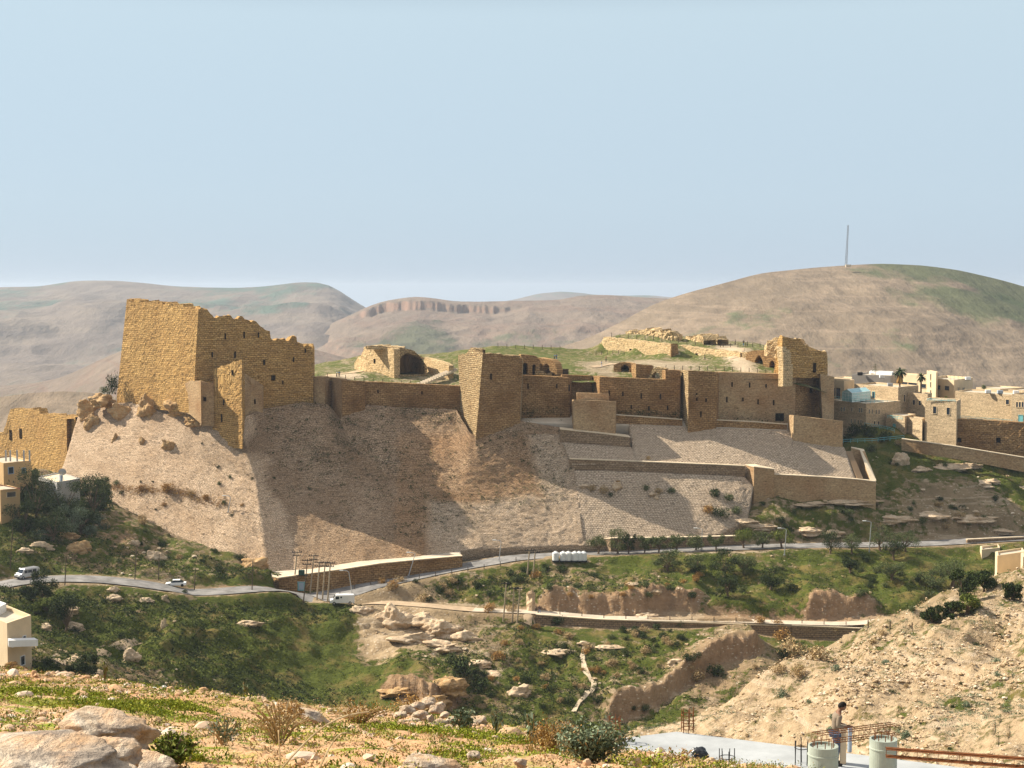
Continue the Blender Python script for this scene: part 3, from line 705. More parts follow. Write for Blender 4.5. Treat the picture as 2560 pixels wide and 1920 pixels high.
mountain('hill.003', [(1050,790),(1200,765),(1290,748),(1340,735),(1400,729),(1440,731),(1500,738),(1560,739),(1620,738),(1680,743),(1760,750),(1900,790)], 8000,
         [(1050,1000),(1900,1000)], 5000, M['hill_l'], 60, 160, 50, 19, zback=-600)
mountain('hill.004', [(-500,1000),(-60,975),(60,965),(140,952),(200,925),(270,890),(340,862),(480,850),(700,850),(900,905),(1100,930)], 2000,
         [(-500,1350),(300,1350),(1100,1350)], 850, M['hill_c'], 13, 240, 90, 23, zback=-220)
mountain('hill.005', [(-500,1040),(-100,1005),(0,992),(80,982),(160,978),(230,982),(330,1000),(500,1050)], 820,
         [(-500,1500),(500,1500)], 560, M['hill_r'], 5, 160, 90, 27, zback=-160)
# plain behind everything
gx = np.linspace(-9000, 9000, 60); gy = np.linspace(600, 17000, 60); GX, GY = np.meshgrid(gx, gy)
GZ = -165 - (GY - 600) * 0.030 - np.clip(GY - 5200, 0, 9999) * 0.02 + fbm(GX / 900, GY / 900, 55, 4) * 22
GI = np.arange(3600).reshape(60, 60)
tag(wobj('plain', np.stack([GX, GY, GZ], -1).reshape(-1, 3), np.stack([GI[:-1, :-1], GI[:-1, 1:], GI[1:, 1:], GI[1:, :-1]], -1).reshape(-1, 4), M['hill_g'], smooth=True), kind='structure')
# mast on the right hill
def mast(px, y0, y1, Y):
    b = P(px, y1, Y); t = P(px + 7, y0, Y); H = (t - b).length
    g = empty('radio_mast', b); tag(g, 'thin lattice radio mast standing on top of the bare hill', 'mast')
    up = Vector((0.0, 0, 1)); mb = MB(); w = 1.1
    legs = [Vector((w * math.cos(a), w * math.sin(a), 0)) for a in (0.5, 2.6, 4.7)]
    for l in legs: mb.tube(l, l * 0.5 + Vector((1.5, 0, H)), 0.22, 0.16, 4)
    n = 14
    for k in range(n):
        for i in range(3):
            f0, f1 = k / n, (k + 1) / n
            a = legs[i] * (1 - f0 * 0.5) + Vector((1.5 * f0, 0, H * f0)); c = legs[(i + 1) % 3] * (1 - f1 * 0.5) + Vector((1.5 * f1, 0, H * f1))
            mb.tube(a, c, 0.10, 0.10, 3)
    mb.build('lattice_tower', M['steel'], g)
    MB().box((2, 0, 1.2), (5, 4, 2.4)).build('equipment_hut', M['cap'], g)
M['steel'] = plain('grey_steel', (0.25, 0.26, 0.28), 0.5, 0.1, 2, metal=0.4)
mast(2115, 563, 668, 1450)
# ================================================================== CASTLE: sloping stone skirt (glacis)
GL = empty('stone_glacis', P(900, 1300, 375)); tag(GL, 'steep stone-faced slope under the castle, sunlit on the left and raked by shadows', 'glacis')
G_TOP = [(198,1030,418),(262,1010,414),(340,1004,409),(430,1014,402),(520,1062,391),(603,1075,385),(616,1040,391),(656,1022,398),(760,1006,403),(820,1010,404.5),(850,1046,400),(920,1012,404),(1000,1018,405),(1090,1022,404.5),(1140,1022,404),(1176,1084,394),(1190,1090,393),(1240,1074,395),(1302,1052,397.5),(1350,1060,399),(1400,1068,399),(1434,1080,398)]
G_MID = [(172,1120,410),(240,1110,405),(330,1110,398),(440,1130,391),(550,1170,383),(640,1200,376.5),(690,1190,383.5),(740,1180,386.5),(800,1180,387.5),(860,1185,388),(910,1190,388),(970,1195,387.5),(1030,1200,387),(1080,1200,386),(1120,1205,385.5),(1160,1210,384.5),(1200,1212,384.5),(1270,1205,385.5),(1340,1196,386),(1380,1192,386.5),(1410,1186,387),(1438,1176,388)]
G_BOT = [(138,1225,398),(262,1245,388),(350,1296,378),(455,1345,370),(585,1398,360),(670,1440,354),(730,1438,357.5),(790,1430,358.5),(850,1420,359),(910,1408,359.5),(970,1402,360.5),(1040,1394,362),(1100,1386,364),(1150,1378,366),(1190,1374,367),(1220,1372,368),(1260,1370,368.5),(1310,1368,369.5),(1370,1366,370.5),(1400,1366,370.5),(1430,1366,370.5),(1462,1366,370.5)]
G_NU = [14,16,20,22,20,10,10,14,12,8,12,12,12,10,8,6,10,12,10,9,8]
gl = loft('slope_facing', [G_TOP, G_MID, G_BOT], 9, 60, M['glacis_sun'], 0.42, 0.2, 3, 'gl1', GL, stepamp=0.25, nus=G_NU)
gw = wloc(GL); gn_ = len(gl.data.vertices); gv_ = np.zeros(gn_ * 3, np.float32); gl.data.vertices.foreach_get('co', gv_); gv_ = gv_.reshape(-1, 3) + np.array(gw)
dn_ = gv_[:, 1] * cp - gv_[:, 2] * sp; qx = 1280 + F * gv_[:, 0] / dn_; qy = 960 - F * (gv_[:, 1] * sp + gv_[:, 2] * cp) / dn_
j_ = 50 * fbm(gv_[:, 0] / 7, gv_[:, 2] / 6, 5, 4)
mid_ = np.clip((qx + j_ - 622 - np.clip(qy - 1130, 0, None) * 0.45) / 22, 0, 1)  # darker tint right of the ridge: weathered stone plus painted shade
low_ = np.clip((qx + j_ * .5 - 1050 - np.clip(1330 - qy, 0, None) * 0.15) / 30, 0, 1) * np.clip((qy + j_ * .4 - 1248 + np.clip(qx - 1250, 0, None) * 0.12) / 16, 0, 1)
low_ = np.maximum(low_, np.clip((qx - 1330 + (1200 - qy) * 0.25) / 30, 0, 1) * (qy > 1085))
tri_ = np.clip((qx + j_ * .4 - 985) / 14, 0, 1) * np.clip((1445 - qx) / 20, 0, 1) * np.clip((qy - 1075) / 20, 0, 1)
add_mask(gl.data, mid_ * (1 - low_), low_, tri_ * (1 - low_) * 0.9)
BV['gl2'] = BV['gl3'] = BV['gl1']
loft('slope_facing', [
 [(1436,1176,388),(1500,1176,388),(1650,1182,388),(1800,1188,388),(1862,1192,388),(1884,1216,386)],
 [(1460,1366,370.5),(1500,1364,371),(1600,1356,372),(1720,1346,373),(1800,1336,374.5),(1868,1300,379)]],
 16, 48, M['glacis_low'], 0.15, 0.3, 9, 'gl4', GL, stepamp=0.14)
loft('slope_facing', [
 [(1405,1106,395),(1500,1112,395),(1578,1118,395.5),(1650,1124,395)],
 [(1430,1160,388.6),(1500,1160,388.8),(1590,1162,388.8),(1660,1164,388.8)]],
 24, 14, M['glacis_low'], 0.08, 0.3, 10, 'gl5', GL, stepamp=0.12)
loft('slope_facing', [
 [(1572,1061,402),(1708,1067,402),(1850,1072,402),(1972,1077,402),(1996,1086,401),(2024,1108,398.5),(2110,1117,397.5)],
 [(1590,1164,388.8),(1690,1166,388.8),(1860,1172,388.8),(1935,1190,387.5),(1990,1194,387.5),(2040,1196,387.5),(2141,1202,387.5)]],
 18, 26, M['glacis_low'], 0.08, 0.3, 11, 'gl6', GL, stepamp=0.12)

# retaining walls and terraces of the skirt
def capped(name, label, st, mat, thick=1.6, **kw):
    o = wall(name, label, 'wall', st, M[mat], thick=thick, **kw)
    # coping course
    V = []; Fc = []
    T = [P(s[0], s[2], s[1]) for s in st]; NN = mitre([(p.x, p.y) for p in T])
    for p, n in zip(T, NN):
        q = Vector((p.x - n.x * 0.12, p.y - n.y * 0.12, p.z)); r_ = Vector((p.x + n.x * (thick + 0.1), p.y + n.y * (thick + 0.1), p.z))
        V += [q + Vector((0, 0, 0.01)), q + Vector((0, 0, 0.22)), r_ + Vector((0, 0, 0.22)), r_ + Vector((0, 0, 0.01))]
    for i in range(len(T) - 1):
        a = 4 * i
        for k in range(4): Fc.append((a + k, a + 4 + k, a + 4 + (k + 1) % 4, a + (k + 1) % 4))
    Fc += [(0, 1, 2, 3), (4 * len(T) - 1, 4 * len(T) - 2, 4 * len(T) - 3, 4 * len(T) - 4)]
    c = wobj('coping', V, Fc, M['cap'], o); return o
capped('terrace_wall', 'long low brown terrace wall crossing the middle of the grey stone slope', [(1424,388.8,1148,1172),(1500,388.8,1151,1176),(1650,388.8,1157,1182),(1800,388.8,1163,1187),(1862,388.6,1166,1190)], 'terrace_wall', 1.2, rough=0.06, sink=2)
capped('terrace_wall', 'short low ledge wall high on the slope just below the square bastion', [(1400,395.2,1074,1104),(1500,395.2,1084,1110),(1576,395.4,1094,1116)], 'terrace_wall', 5.2, rough=0.06, sink=2)
capped('bastion', 'square stone block at the right end of the long terrace wall', [(1860,391,1162,1215),(1885,386,1168,1232),(1936,386.4,1174,1240)], 'smooth', 2.5, rough=0.05, sink=4)
capped('retaining_wall', 'long level retaining wall along the foot of the right-hand paved slope', [(1936,387,1187,1236),(2050,387,1193,1238),(2140,387,1199,1236),(2190,386.5,1205,1232)], 'smooth', 1.3, rough=0.05, sink=5)
capped('side_wall', 'thick sloping end wall that closes the paved slope on the right', [(2128,397.6,1120,1140),(2150,397.2,1126,1150),(2178,387.6,1203,1226)], 'smooth', 1.2, rough=0.05, sink=4)
def stairs(a, b, w, n, name, label):
    a = P(*a); b = P(*b); mb = MB()
    for k in range(n):
        f = (k + 0.5) / n; p = a.lerp(b, f); mb.box(p - Vector((0, 0, 0.5)), (w, abs(a.y - b.y) / n * 1.02, 1.3))
    tag(mb.build(name, M['terrace_wall'], None, world=True), label, 'stairs')
stairs((2121,1128,397), (2150,1196,388.2), 1.5, 26, 'stone_stairs', 'narrow stone stairs running down the right edge of the paved slope')
capped('retaining_wall', 'low retaining wall behind the roadside trees under the grey slope', [(1508,372.4,1348,1392),(1527,370.0,1347,1388),(1700,371.6,1345,1382),(1857,373.4,1341,1372)], 'terrace_wall', 1.0, rough=0.06, sink=2)
capped('retaining_wall', 'tall rubble retaining wall beside the junction at the foot of the castle slope', [(674,353.2,1440,1476),(697,346.5,1446,1500),(760,347.2,1437,1490),(860,350,1424,1476),(950,352.6,1410,1460),(1050,355.6,1400,1440),(1156,358.6,1391,1416)], 'curtain', 1.2, rough=0.10, sink=2)
# paved strip behind that wall
loft('paved_strip', [[(660,1430,355.5),(780,1422,357.5),(900,1403,360),(1040,1391,362.5),(1150,1377,366.5)],
                     [(697,1445.5,347),(790,1433,348.6),(900,1416.5,351.7),(1040,1400,355.7),(1155,1390.5,359)]], 20, 6, M['dirt'], 0.1, 0.3, 12, 'strip')
tag(bpy.data.objects['paved_strip'], kind='structure')

# rough rock outcrops along the top of the sunlit slope
M['rock_gold'] = None
def rock_mat(name, c1, c2, c3, sc=0.6, bump=0.5, strat=0.4):
    m, t, b = mat_new(name, 0.95); g = N(t); p = g.coord('Object')
    n1 = g.noise(p, sc, 7, 0.65, 0.4); n2 = g.noise(p, sc * 5, 5, 0.7); n3 = g.noise(g.scale(p, (0.5, 0.5, 3)), sc * 1.4, 4, 0.6)
    c = g.mix(g.ramp(n1, [(0.35, 0), (0.62, 1)]), c1, c2)
    c = g.mix(g.ramp(n3, [(0.50, 0), (0.60, strat)]), c, c3)
    c = g.mix(1.0, c, g.ramp(n2, [(0.3, 0.75), (0.7, 1.2)]), 'MULTIPLY')
    g.l(c, b.inputs['Base Color']); g.bump(g.math('ADD', n1, g.math('MULTIPLY', n2, 0.4)), 1.0, bump, b); return m
M['rock_gold'] = rock_mat('golden_bedrock', (0.52, 0.34, 0.16), (0.40, 0.24, 0.11), (0.62, 0.46, 0.28), 0.7, 0.5)
M['rock_pale'] = rock_mat('pale_limestone', (0.66, 0.52, 0.36), (0.50, 0.37, 0.24), (0.42, 0.26, 0.14), 0.6, 0.4)
def rock(name, c, size, seed, mat, sub=4, rough=0.35, cuts=7, flat=0.0, rz=0.0, strata=0.0, parent=None, tilt=0.0, sm=True):
    """angular lump: a sphere cut by random planes, then roughened"""
    bm = bmesh.new(); bmesh.ops.create_icosphere(bm, subdivisions=sub, radius=1.0)
    rnd = random.Random(seed); V = np.array([v.co[:] for v in bm.verts])
    for k in range(cuts):
        n = np.array([rnd.gauss(0, 1), rnd.gauss(0, 1), rnd.gauss(0, 0.8)]); n /= np.linalg.norm(n); d = rnd.uniform(0.5, 0.82)
        s = V @ n; e = np.clip(s - d, 0, None); V = V - e[:, None] * n * 0.93
    sx = seed * 13.7
    d = np.array([mnoise.fractal(Vector(v) * 1.6 + Vector((sx, 0, 0)), 0.9, 2.0, 6) for v in V]); nn = V / np.linalg.norm(V, axis=1)[:, None]
    V = V + nn * (d * rough)[:, None]
    if strata:
        q = V[:, 2] * 7 + mnoise.noise(Vector((sx, 1, 1))) * 3
        V[:, :2] *= (1 + strata * (np.sin(q + 2 * np.array([mnoise.noise(Vector(v) * 1.1 + Vector((0, sx, 0))) for v in V])))[:, None])
    V = V * (np.array(size) / 2)
    if tilt: ct, st = math.cos(tilt), math.sin(tilt); V = np.stack([V[:, 0] * ct + V[:, 2] * st, V[:, 1], -V[:, 0] * st + V[:, 2] * ct], 1)
    ca, sa = math.cos(rz), math.sin(rz); V = np.stack([V[:, 0] * ca - V[:, 1] * sa, V[:, 0] * sa + V[:, 1] * ca, V[:, 2]], 1)
    Fc = [[v.index for v in f.verts] for f in bm.faces]; bm.free()
    me = new_mesh(name, V, Fc, None, sm)
    return obj(name, me, mat, parent, c)
def surf(px, py, *bvs):
    best = None
    for b_ in bvs:
        l = BV[b_].ray_cast(Vector((0, 0, 0)), ray(px, py))[0]
        if l and (best is None or l.length < best.length): best = l
    if best is None: print('surf miss', px, py, bvs); best = P(px, py, 410)
    return best
GLS = ('gl1', 'gl2', 'gl3', 'gl4', 'gl5', 'gl6', 'main')
def outcrop(px, py, wpx, hpx, seed, label, mat='rock_gold', tilt=0.0, bvs=GLS, depth=0.9, name='rock_outcrop', cat='rock', rough=0.33, strata=0.10, sub=5, group=None):
    l = surf(px, py, *bvs); k = l.y / F
    o = rock(name, l + Vector((0, 0.08 * wpx * k, 0)), (wpx * k * 1.2, wpx * k * depth, hpx * k * 1.25), seed, M[mat], sub, rough, 6, tilt=tilt, strata=strata)
    return tag(o, label, cat, group)
outcrop(222,1032,46,56,1,'jagged golden outcrop at the left end of the castle rock, by the lower court wall',tilt=-0.3)
outcrop(258,1006,60,34,2,'low golden rock shelf under the left corner of the keep',tilt=0.1)
outcrop(232,1062,40,40,3,'hanging golden rock below the left-end outcrop, above the lit slope',tilt=-0.7)
outcrop(308,1040,38,56,4,'narrow golden rib of rock slanting down under the keep',tilt=-0.9)
outcrop(374,1026,62,66,5,'large rounded golden overhang below the middle of the keep',tilt=-0.6)
outcrop(455,1030,80,60,6,'broad golden outcrop left of the front tower base',tilt=0.35)
outcrop(495,1052,60,34,7,'dark-mouthed rock shelf against the foot of the front tower',tilt=0.1)
outcrop(424,1120,26,44,8,'small rock knob standing out in the middle of the sunlit slope',tilt=-0.4)
outcrop(287,1100,16,26,9,'tiny rock nub with a tuft on the left of the sunlit slope')
outcrop(355,1108,14,24,10,'tiny rock nub right of the tufted one on the sunlit slope')

# ================================================================== CASTLE: walls and towers
wall('lower_court_wall', 'golden ruined wall of the lower court at far left, with broken merlons', 'wall',
     [(-60,482,1080,1200),(8,469,1078,1200),(26,466,1020,1200),(96,452,1021,1200),(100,451,1032,1200),(188,434,1043,1185),(208,446,1040,1120)], M['keep'], 2.5, rag=0.7, rough=0.12, step=0.7, bv='lcw')
slits(bpy.data.objects['lower_court_wall'], 'lcw', [(27,1075,1100,1.2),(52,1072,1096,1.3)], name='broken_opening')
wall('keep', 'huge square golden keep with a sunlit left face, tallest mass of the castle', 'tower',
     [(317,414,746,990,292,414),(400,403.5,756,994,388,403.5),(496,390.5,770,1003,483,390.5),(522,393,774,1010),(530,394,787,1010),(606,397,792,1010),(628,398.2,799,1010),(656,399.8,813,1010),(674,400.8,828,1010),(677,401,845,1012),(722,403.3,843,1012),(730,403.7,832,1012),(741,404.2,834,1012),(744,404.3,856,1012),(782,406,862,1012),(786,420,864,1000)],
     M['keep'], 3.0, rag=1.3, rough=0.13, step=0.55, sink=3, bv='keep', seed=4, ragw=0.9)
KP = bpy.data.objects['keep']
slits(KP, 'keep', [(563,833,848),(588,878,893),(610,829,846),(646,831,844),(587,880,896),(530,880,893),(660,900,912,0.5),(734,893,905),(763,872,882),(683,938,951,1.1),(707,952,960)])
# back walls so the keep encloses a court
wall('keep_back_wall', None, None, [(786,420,864,1000),(700,428,850,1000),(330,430,752,990),(317,414,746,990)], M['keep'], 2.5, rag=0.8, rough=0.1, step=1.5, parent=KP)
wall('annexe', 'pale smooth annexe built against the foot of the keep corner', 'building', [(443,397,972,1000),(474,391.5,951,1006),(502,386,952,1030),(505,394,952,1030)], M['smooth'], 4, rag=0.1, rough=0.03, sink=3, solid=True, bv='anx')
wall('link_wall', 'small grey wall with one dark window between the annexe and the front tower', 'wall', [(500,388,952,1034),(520,388.5,957,1034),(534,389,958,1036)], M['smooth'], 2, rough=0.03, sink=3, bv='lnk')
slits(bpy.data.objects['link_wall'], 'lnk', [(512,993,1003,0.7)], name='window')
wall('front_tower', 'small sunlit tower standing in front of the keep with a broken sloping top', 'tower',
     [(518,391.5,1042,1086),(519,391.4,1036,1086),(533,389.4,1030,1086),(534.5,389.2,925,1086),(545,388,916,1086),(560,386.2,912,1088),(585,383.2,903,1090),(604,381,897,1092),(608,386,905,1080),(612,392,930,1060)], M['keep'], 3.0, rag=0.5, rough=0.16, step=0.5, sink=3, solid=True, bv='ft', seed=7)
slits(bpy.data.objects['front_tower'], 'ft', [(581,925,937),(560,998,1013),(555,1035,1055,0.4)])
wall('side_block', 'smooth low walls tucked behind the front tower, in shade', 'wall', [(609,391,932,1062),(616,393,936,1052),(625,394.5,962,1046),(656,396.5,964,1030),(660,402,964,1020)], M['smooth'], 3, rough=0.03, sink=3, solid=True, bv='sb')
slits(bpy.data.objects['side_block'], 'sb', [(637,998,1010)])
wall('curtain_wall', 'shaded curtain wall beside the keep that turns back into a sunlit triangle', 'wall',
     [(781,407,941,1012),(812,405,942,1016),(828,410,944,1020),(856,415,946,1020)], M['smooth'], 2.5, rag=0.1, rough=0.05, bv='cwa')
wall('curtain_wall', 'lit return wall between the keep wall and the small square turret', 'wall',
     [(806,417,942,1000),(830,409,944,1030),(853,401.5,947,1050)], M['smooth'], 1.5, rough=0.05, bv='cwr')
wall('turret', 'small square turret near the keep in the long low curtain wall', 'tower',
     [(846,409,948,1050),(855,400.6,950,1052),(880,401.5,951,1050),(912,403,952,1038),(915,407,953,1016)], M['curtain'], 4, rag=0.15, rough=0.12, sink=3, solid=True, bv='tur')
wall('curtain_wall', 'long low brown curtain wall between the small turret and the tall tower', 'wall',
     [(912,406,953,1012),(1000,406.5,957,1020),(1080,406.5,961,1024),(1150,406,964,1026)], M['curtain'], 2.5, rag=0.12, rough=0.12, bv='cwb', seed=12)
slits(bpy.data.objects['curtain_wall.002'], 'cwb', [(945,975,983),(1055,978,986)])
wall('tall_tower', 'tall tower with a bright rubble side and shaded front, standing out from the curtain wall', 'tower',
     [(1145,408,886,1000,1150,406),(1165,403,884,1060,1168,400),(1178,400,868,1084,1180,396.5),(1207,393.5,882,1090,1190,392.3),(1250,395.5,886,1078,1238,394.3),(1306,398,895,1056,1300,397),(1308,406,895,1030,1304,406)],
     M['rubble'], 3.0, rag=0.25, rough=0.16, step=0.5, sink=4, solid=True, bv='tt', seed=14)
TTW = bpy.data.objects['tall_tower']
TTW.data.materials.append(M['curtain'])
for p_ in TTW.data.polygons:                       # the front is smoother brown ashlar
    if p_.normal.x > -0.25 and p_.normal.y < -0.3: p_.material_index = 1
slits(TTW, 'tt', [(1227,934,949,0.45)])
wall('rubble_core', None, None, [(1176,404,867,890),(1206,402,874,895),(1210,404,882,895),(1301,406,886,900)], M['rubble'], 2.5, rag=0.5, rough=0.2, parent=TTW)
wall('curtain_wall', 'curtain wall in shade right of the tall tower, with two slits', 'wall',
     [(1300,406,938,1022),(1360,406.5,940,1024),(1424,406.5,944,1026),(1430,409,945,1030)], M['curtain'], 2.5, rag=0.08, rough=0.08, bv='cwc', sink=3)
slits(bpy.data.objects['curtain_wall.003'], 'cwc', [(1320,959,972),(1423,961,978),(1392,960,970)])
wall('curtain_wall', 'recessed piece of curtain wall behind the low square bastion', 'wall',
     [(1405,410,937,1030),(1480,411,939,1030),(1482,418,939,1030)], M['curtain'], 2, rag=0.05, rough=0.06, bv='cwd')
wall('curtain_wall', 'main curtain wall with a row of slits and a sunlit left end', 'wall',
     [(1479,413,939,1010),(1499,404.5,942,1030),(1580,405,945,1038),(1641,405.6,948,1046),(1700,405.8,949,1048)], M['curtain'], 2.5, rag=0.05, rough=0.08, bv='cwe', sink=3)
slits(bpy.data.objects['curtain_wall.005'], 'cwe', [(1523,976,989),(1557,979,990),(1603,983,997),(1651,985,998),(1578,1012,1022),(1622,1015,1026),(1450+219,1014,1025)])
wall('upper_wall', 'raised shaded wall left of the square gate tower', 'wall',
     [(1655,411,925,950),(1664,406.2,925,1048),(1702,406.6,926,1050)], M['curtain'], 3, rag=0.05, rough=0.08, bv='cwf')
wall('low_bastion', 'low square bastion standing in front of the curtain wall, left of centre', 'tower',
     [(1430,404,999,1062),(1434,397,999,1064),(1480,397.6,1001,1068),(1539,398.2,1003,1074),(1541,404,1003,1066)], M['smooth'], 1.2, rag=0.06, rough=0.06, sink=3, solid=True, bv='lb')
wall('setback_wall', 'thin setback wall rising behind the low square bastion', 'wall', [(1442,403.6,982,1010),(1522,404,984,1010),(1524,406,984,1010)], M['smooth'], 1.2, rough=0.05, bv='sbw')
wall('gate_tower', 'square tower in the long shaded wall, with one bright sunlit edge', 'tower',
     [(1701,411,925,1070),(1705,408,925,1070,1708,407),(1721,400,926,1072),(1760,401,928,1072),(1794,401.8,930,1070,1789,401.8),(1797,407,931,1066)], M['curtain'], 4, rag=0.1, rough=0.12, step=0.5, sink=3, solid=True, bv='gt', seed=21)
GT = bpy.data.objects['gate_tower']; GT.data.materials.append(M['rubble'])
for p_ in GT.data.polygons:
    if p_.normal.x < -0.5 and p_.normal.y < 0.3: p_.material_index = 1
slits(GT, 'gt', [(1741,983,987),(1742,994,1002),(1765,996,1005),(1752,1028,1042)])
wall('curtain_wall', 'long high shaded wall with two rows of slits right of the square tower', 'wall',
     [(1790,407.6,930,1066),(1850,408,931,1066),(1920,408.4,934,1066),(1989,408.8,934,1064),(1991,420,936,1060)], M['smooth'], 3, rag=0.08, rough=0.08, sink=3, bv='cwg', seed=22)
slits(bpy.data.objects['curtain_wall.006'], 'cwg', [(1830,955,967),(1874,956,969),(1915,960,969),(1817,992,1006),(1857,994,1003),(1895,998,1011),(1934,1000,1013)])
slits(bpy.data.objects['curtain_wall.006'], 'cwg', [(1949,1033,1052,2.2)], name='gateway', mat='dark')
capped('parapet', 'low parapet wall at the foot of the high wall, right of the square tower', [(1789,403.4,1051,1078),(1880,403.4,1055,1078),(1968,403.6,1062,1082)], 'curtain', 1.0, rough=0.06)
capped('parapet', 'low parapet wall at the foot of the curtain wall, left of the square tower', [(1540,403.4,1038,1062),(1640,403.2,1045,1070),(1706,403,1050,1074)], 'curtain', 1.0, rough=0.06)
# walkway ground between curtain and parapet
loft('path', [[(1300,1036,412),(1500,1030,410),(1700,1040,410),(1990,1052,411)],[(1300,1056,399),(1500,1064,402),(1700,1069,402),(1990,1080,402)]], 10, 6, M['dirt'], 0.15, 0.3, 31, 'berm')
tag(bpy.data.objects['path.003'], kind='structure')
# ruined south tower
wall('ruined_tower', 'tall broken tower at the right end of the castle with a sunlit stepped edge', 'tower',
     [(1934,414,932,960),(1942,411,870,950),(1948,409,836,945),(1956,405,836,940),(1958,405,840,940),(2000,408,846,940),(2018,410,862,940),(2024,411,874,940),(2062,413,878,940),(2067,417,882,935),(2068,428,900,935)],
     M['keep'], 4, rag=0.7, rough=0.3, step=0.6, sink=0.5, solid=True, bv='rt', seed=30)
RT = bpy.data.objects['ruined_tower']
slits(RT, 'rt', [(2036,907,931,0.8)], name='window')
wall('tower_base', None, None, [(1986,409,930,1050),(2010,411,930,1050),(2030,413.5,930,1045),(2050,417,930,1040)], M['curtain'], 5, rough=0.15, parent=RT, solid=True, bv='rtb')
slits(RT, 'rtb', [(2027,965,983,1.0)], name='window')
for k, (x0, x1, y0) in enumerate(((1956,1966,866),(1956,1974,873),(1958,1978,880),(1958,1982,908))):
    wall('buttress_step', None, None, [(x0,404.2 - 0.2 * k,y0,y0 + 14 + (30 if k == 3 else 0)),(x1,405,y0 + 1,y0 + 16 + (26 if k == 3 else 0))], M['palace'], 2, rough=0.1, parent=RT, rag=0.1)
wall('ruined_wall', 'low crumbling rubble pile left of the broken tower top', 'wall', [(1911,418,862,876),(1918,416,850,876),(1935,415,845,880),(1947,414,843,880)], M['palace'], 3, rag=0.9, rough=0.35, bv='rw')
wall('ruined_wall', 'broken sunlit wall crest behind the ruined tower, right side', 'wall', [(1990,424,842,872),(2010,424,848,880),(2030,426,876,890),(2066,426,877,895)], M['palace'], 3, rag=0.8, rough=0.3, bv='rw2')
wall('buttress', 'smooth restored buttress under the right end of the ruined tower', 'tower',
     [(2044,418,932,1046,2053,414),(2051,409.5,935,1046,2056,409),(2084,410.5,942,1050),(2086,416,942,1046)], M['smooth'], 3, rag=0.05, rough=0.04, sink=3, solid=True, bv='bt')
wall('outer_bastion', 'smooth pale bastion below the ruined tower with a rubble left edge', 'tower',
     [(1970,405,1040,1082),(1975,401,1037,1086),(1984,399,1038,1094),(2030,398.2,1044,1112),(2106,397.4,1052,1122),(2108,410,1052,1110)], M['smooth'], 1.2, rag=0.06, rough=0.05, sink=3, solid=True, bv='ob')

# ------------------------------------------------------------------ the castle top: grassy mound
MP = []
for a in [(790,946,409),(850,952,411),(920,960,412),(1000,962,412),(1140,972,412),(1300,946,412),(1400,950,413),(1480,946,415),(1560,952,413),(1640,957,413),(1668,934,412),(1702,936,412),(1800,938,413),(1900,941,413),(1980,942,414),
          (790,940,425),(850,936,430),(900,938,424),(960,945,422),(1040,944,424),(1090,932,435),(1140,920,436),(1060,908,450),(980,905,470),(880,915,462),(800,928,450),(930,880,480),(1050,893,470),(1130,893,462),
          (1180,878,450),(1230,866,474),(1320,866,478),(1400,868,484),(1470,874,488),(1300,894,448),(1400,902,438),(1450,922,424),(1500,925,425),(1550,904,442),(1600,910,432),(1640,915,425),(1700,918,424),(1850,926,420),(1940,930,418),(1700,899,446),(1760,900,440),(1510,887,478),(1560,891,468.5),(1600,893,461.5),(1620,894,457.5),(1640,895,454),(1670,897,448.5),(1740,899,447.5),(1780,900,440.5),(1820,902,433.5),(1640,896,450),(1800,902,434),(1850,905,426),(1880,914,422),
          (1525,842,482),(1540,838,488),(1600,850,467),(1670,860,455),(1700,862,460),(1790,872,445),(1850,880,434),(1600,838,480),(1700,854,470),(1800,862,462),(1860,868,456),(1920,868,452),(1700,842,490),(1900,860,480),(1990,870,450),(2040,890,440),(2060,930,430),(2000,935,425)]:
    p = P(*a); MP.append((p.x, p.y, p.z))
for px in range(700, 2100, 150):
    MP.append(((px - 1280) / F * 540, 540, -34)); MP.append(((px - 1280) / F * 600, 600, -60))
MP.append(((640-1280)/F*420, 420, -35)); MP.append(((2120-1280)/F*430, 430, -38))
MP = np.array(MP)
mpx = np.linspace(782, 2070, 330); mys = np.concatenate([np.linspace(408, 500, 150), np.linspace(500, 590, 30)[1:]])
MX = (mpx[None, :] - 1280) / F * mys[:, None]; MY = np.broadcast_to(mys[:, None], MX.shape)
MZ = rbf(MP[:, :2], MP[:, 2], MX, MY, 0.5) + fbm(MX / 6, MY / 8, 71, 4) * 0.55 + fbm(MX / 1.6, MY / 2, 72, 3) * 0.12
MV = np.stack([MX, MY, MZ], -1).reshape(-1, 3); I = np.arange(MX.size).reshape(MX.shape)
MQ = np.stack([I[:-1, :-1], I[:-1, 1:], I[1:, 1:], I[1:, :-1]], -1).reshape(-1, 4)
BV['mound'] = BVHTree.FromPolygons([Vector(v) for v in MV.tolist()], MQ.tolist())
mm = new_mesh('mound', MV, MQ, None, True)
_main = (QX, QY, MSK); QX, QY = MX, MY; MSK = {'g': np.full(MX.shape, 0.60), 'd': np.zeros(MX.shape), 'b': np.zeros(MX.shape)}
for a in [(1300,885,140,16,'g',0.74),(1400,900,100,12,'g',0.70),(1850,925,150,6,'g',0.66),(1650,898,160,6,'g',0.66),(880,935,40,4,'b',1.0),(850,938,40,4,'g',0.1),(1680,910,60,5,'g',0.25),(1840,878,26,8,'g',0.1),(1840,885,26,8,'b',1),(1500,915,40,5,'g',0.3),(1060,945,60,6,'g',0.5),(1600,905,40,4,'g',0.3)]: paint(*a, bv='mound')
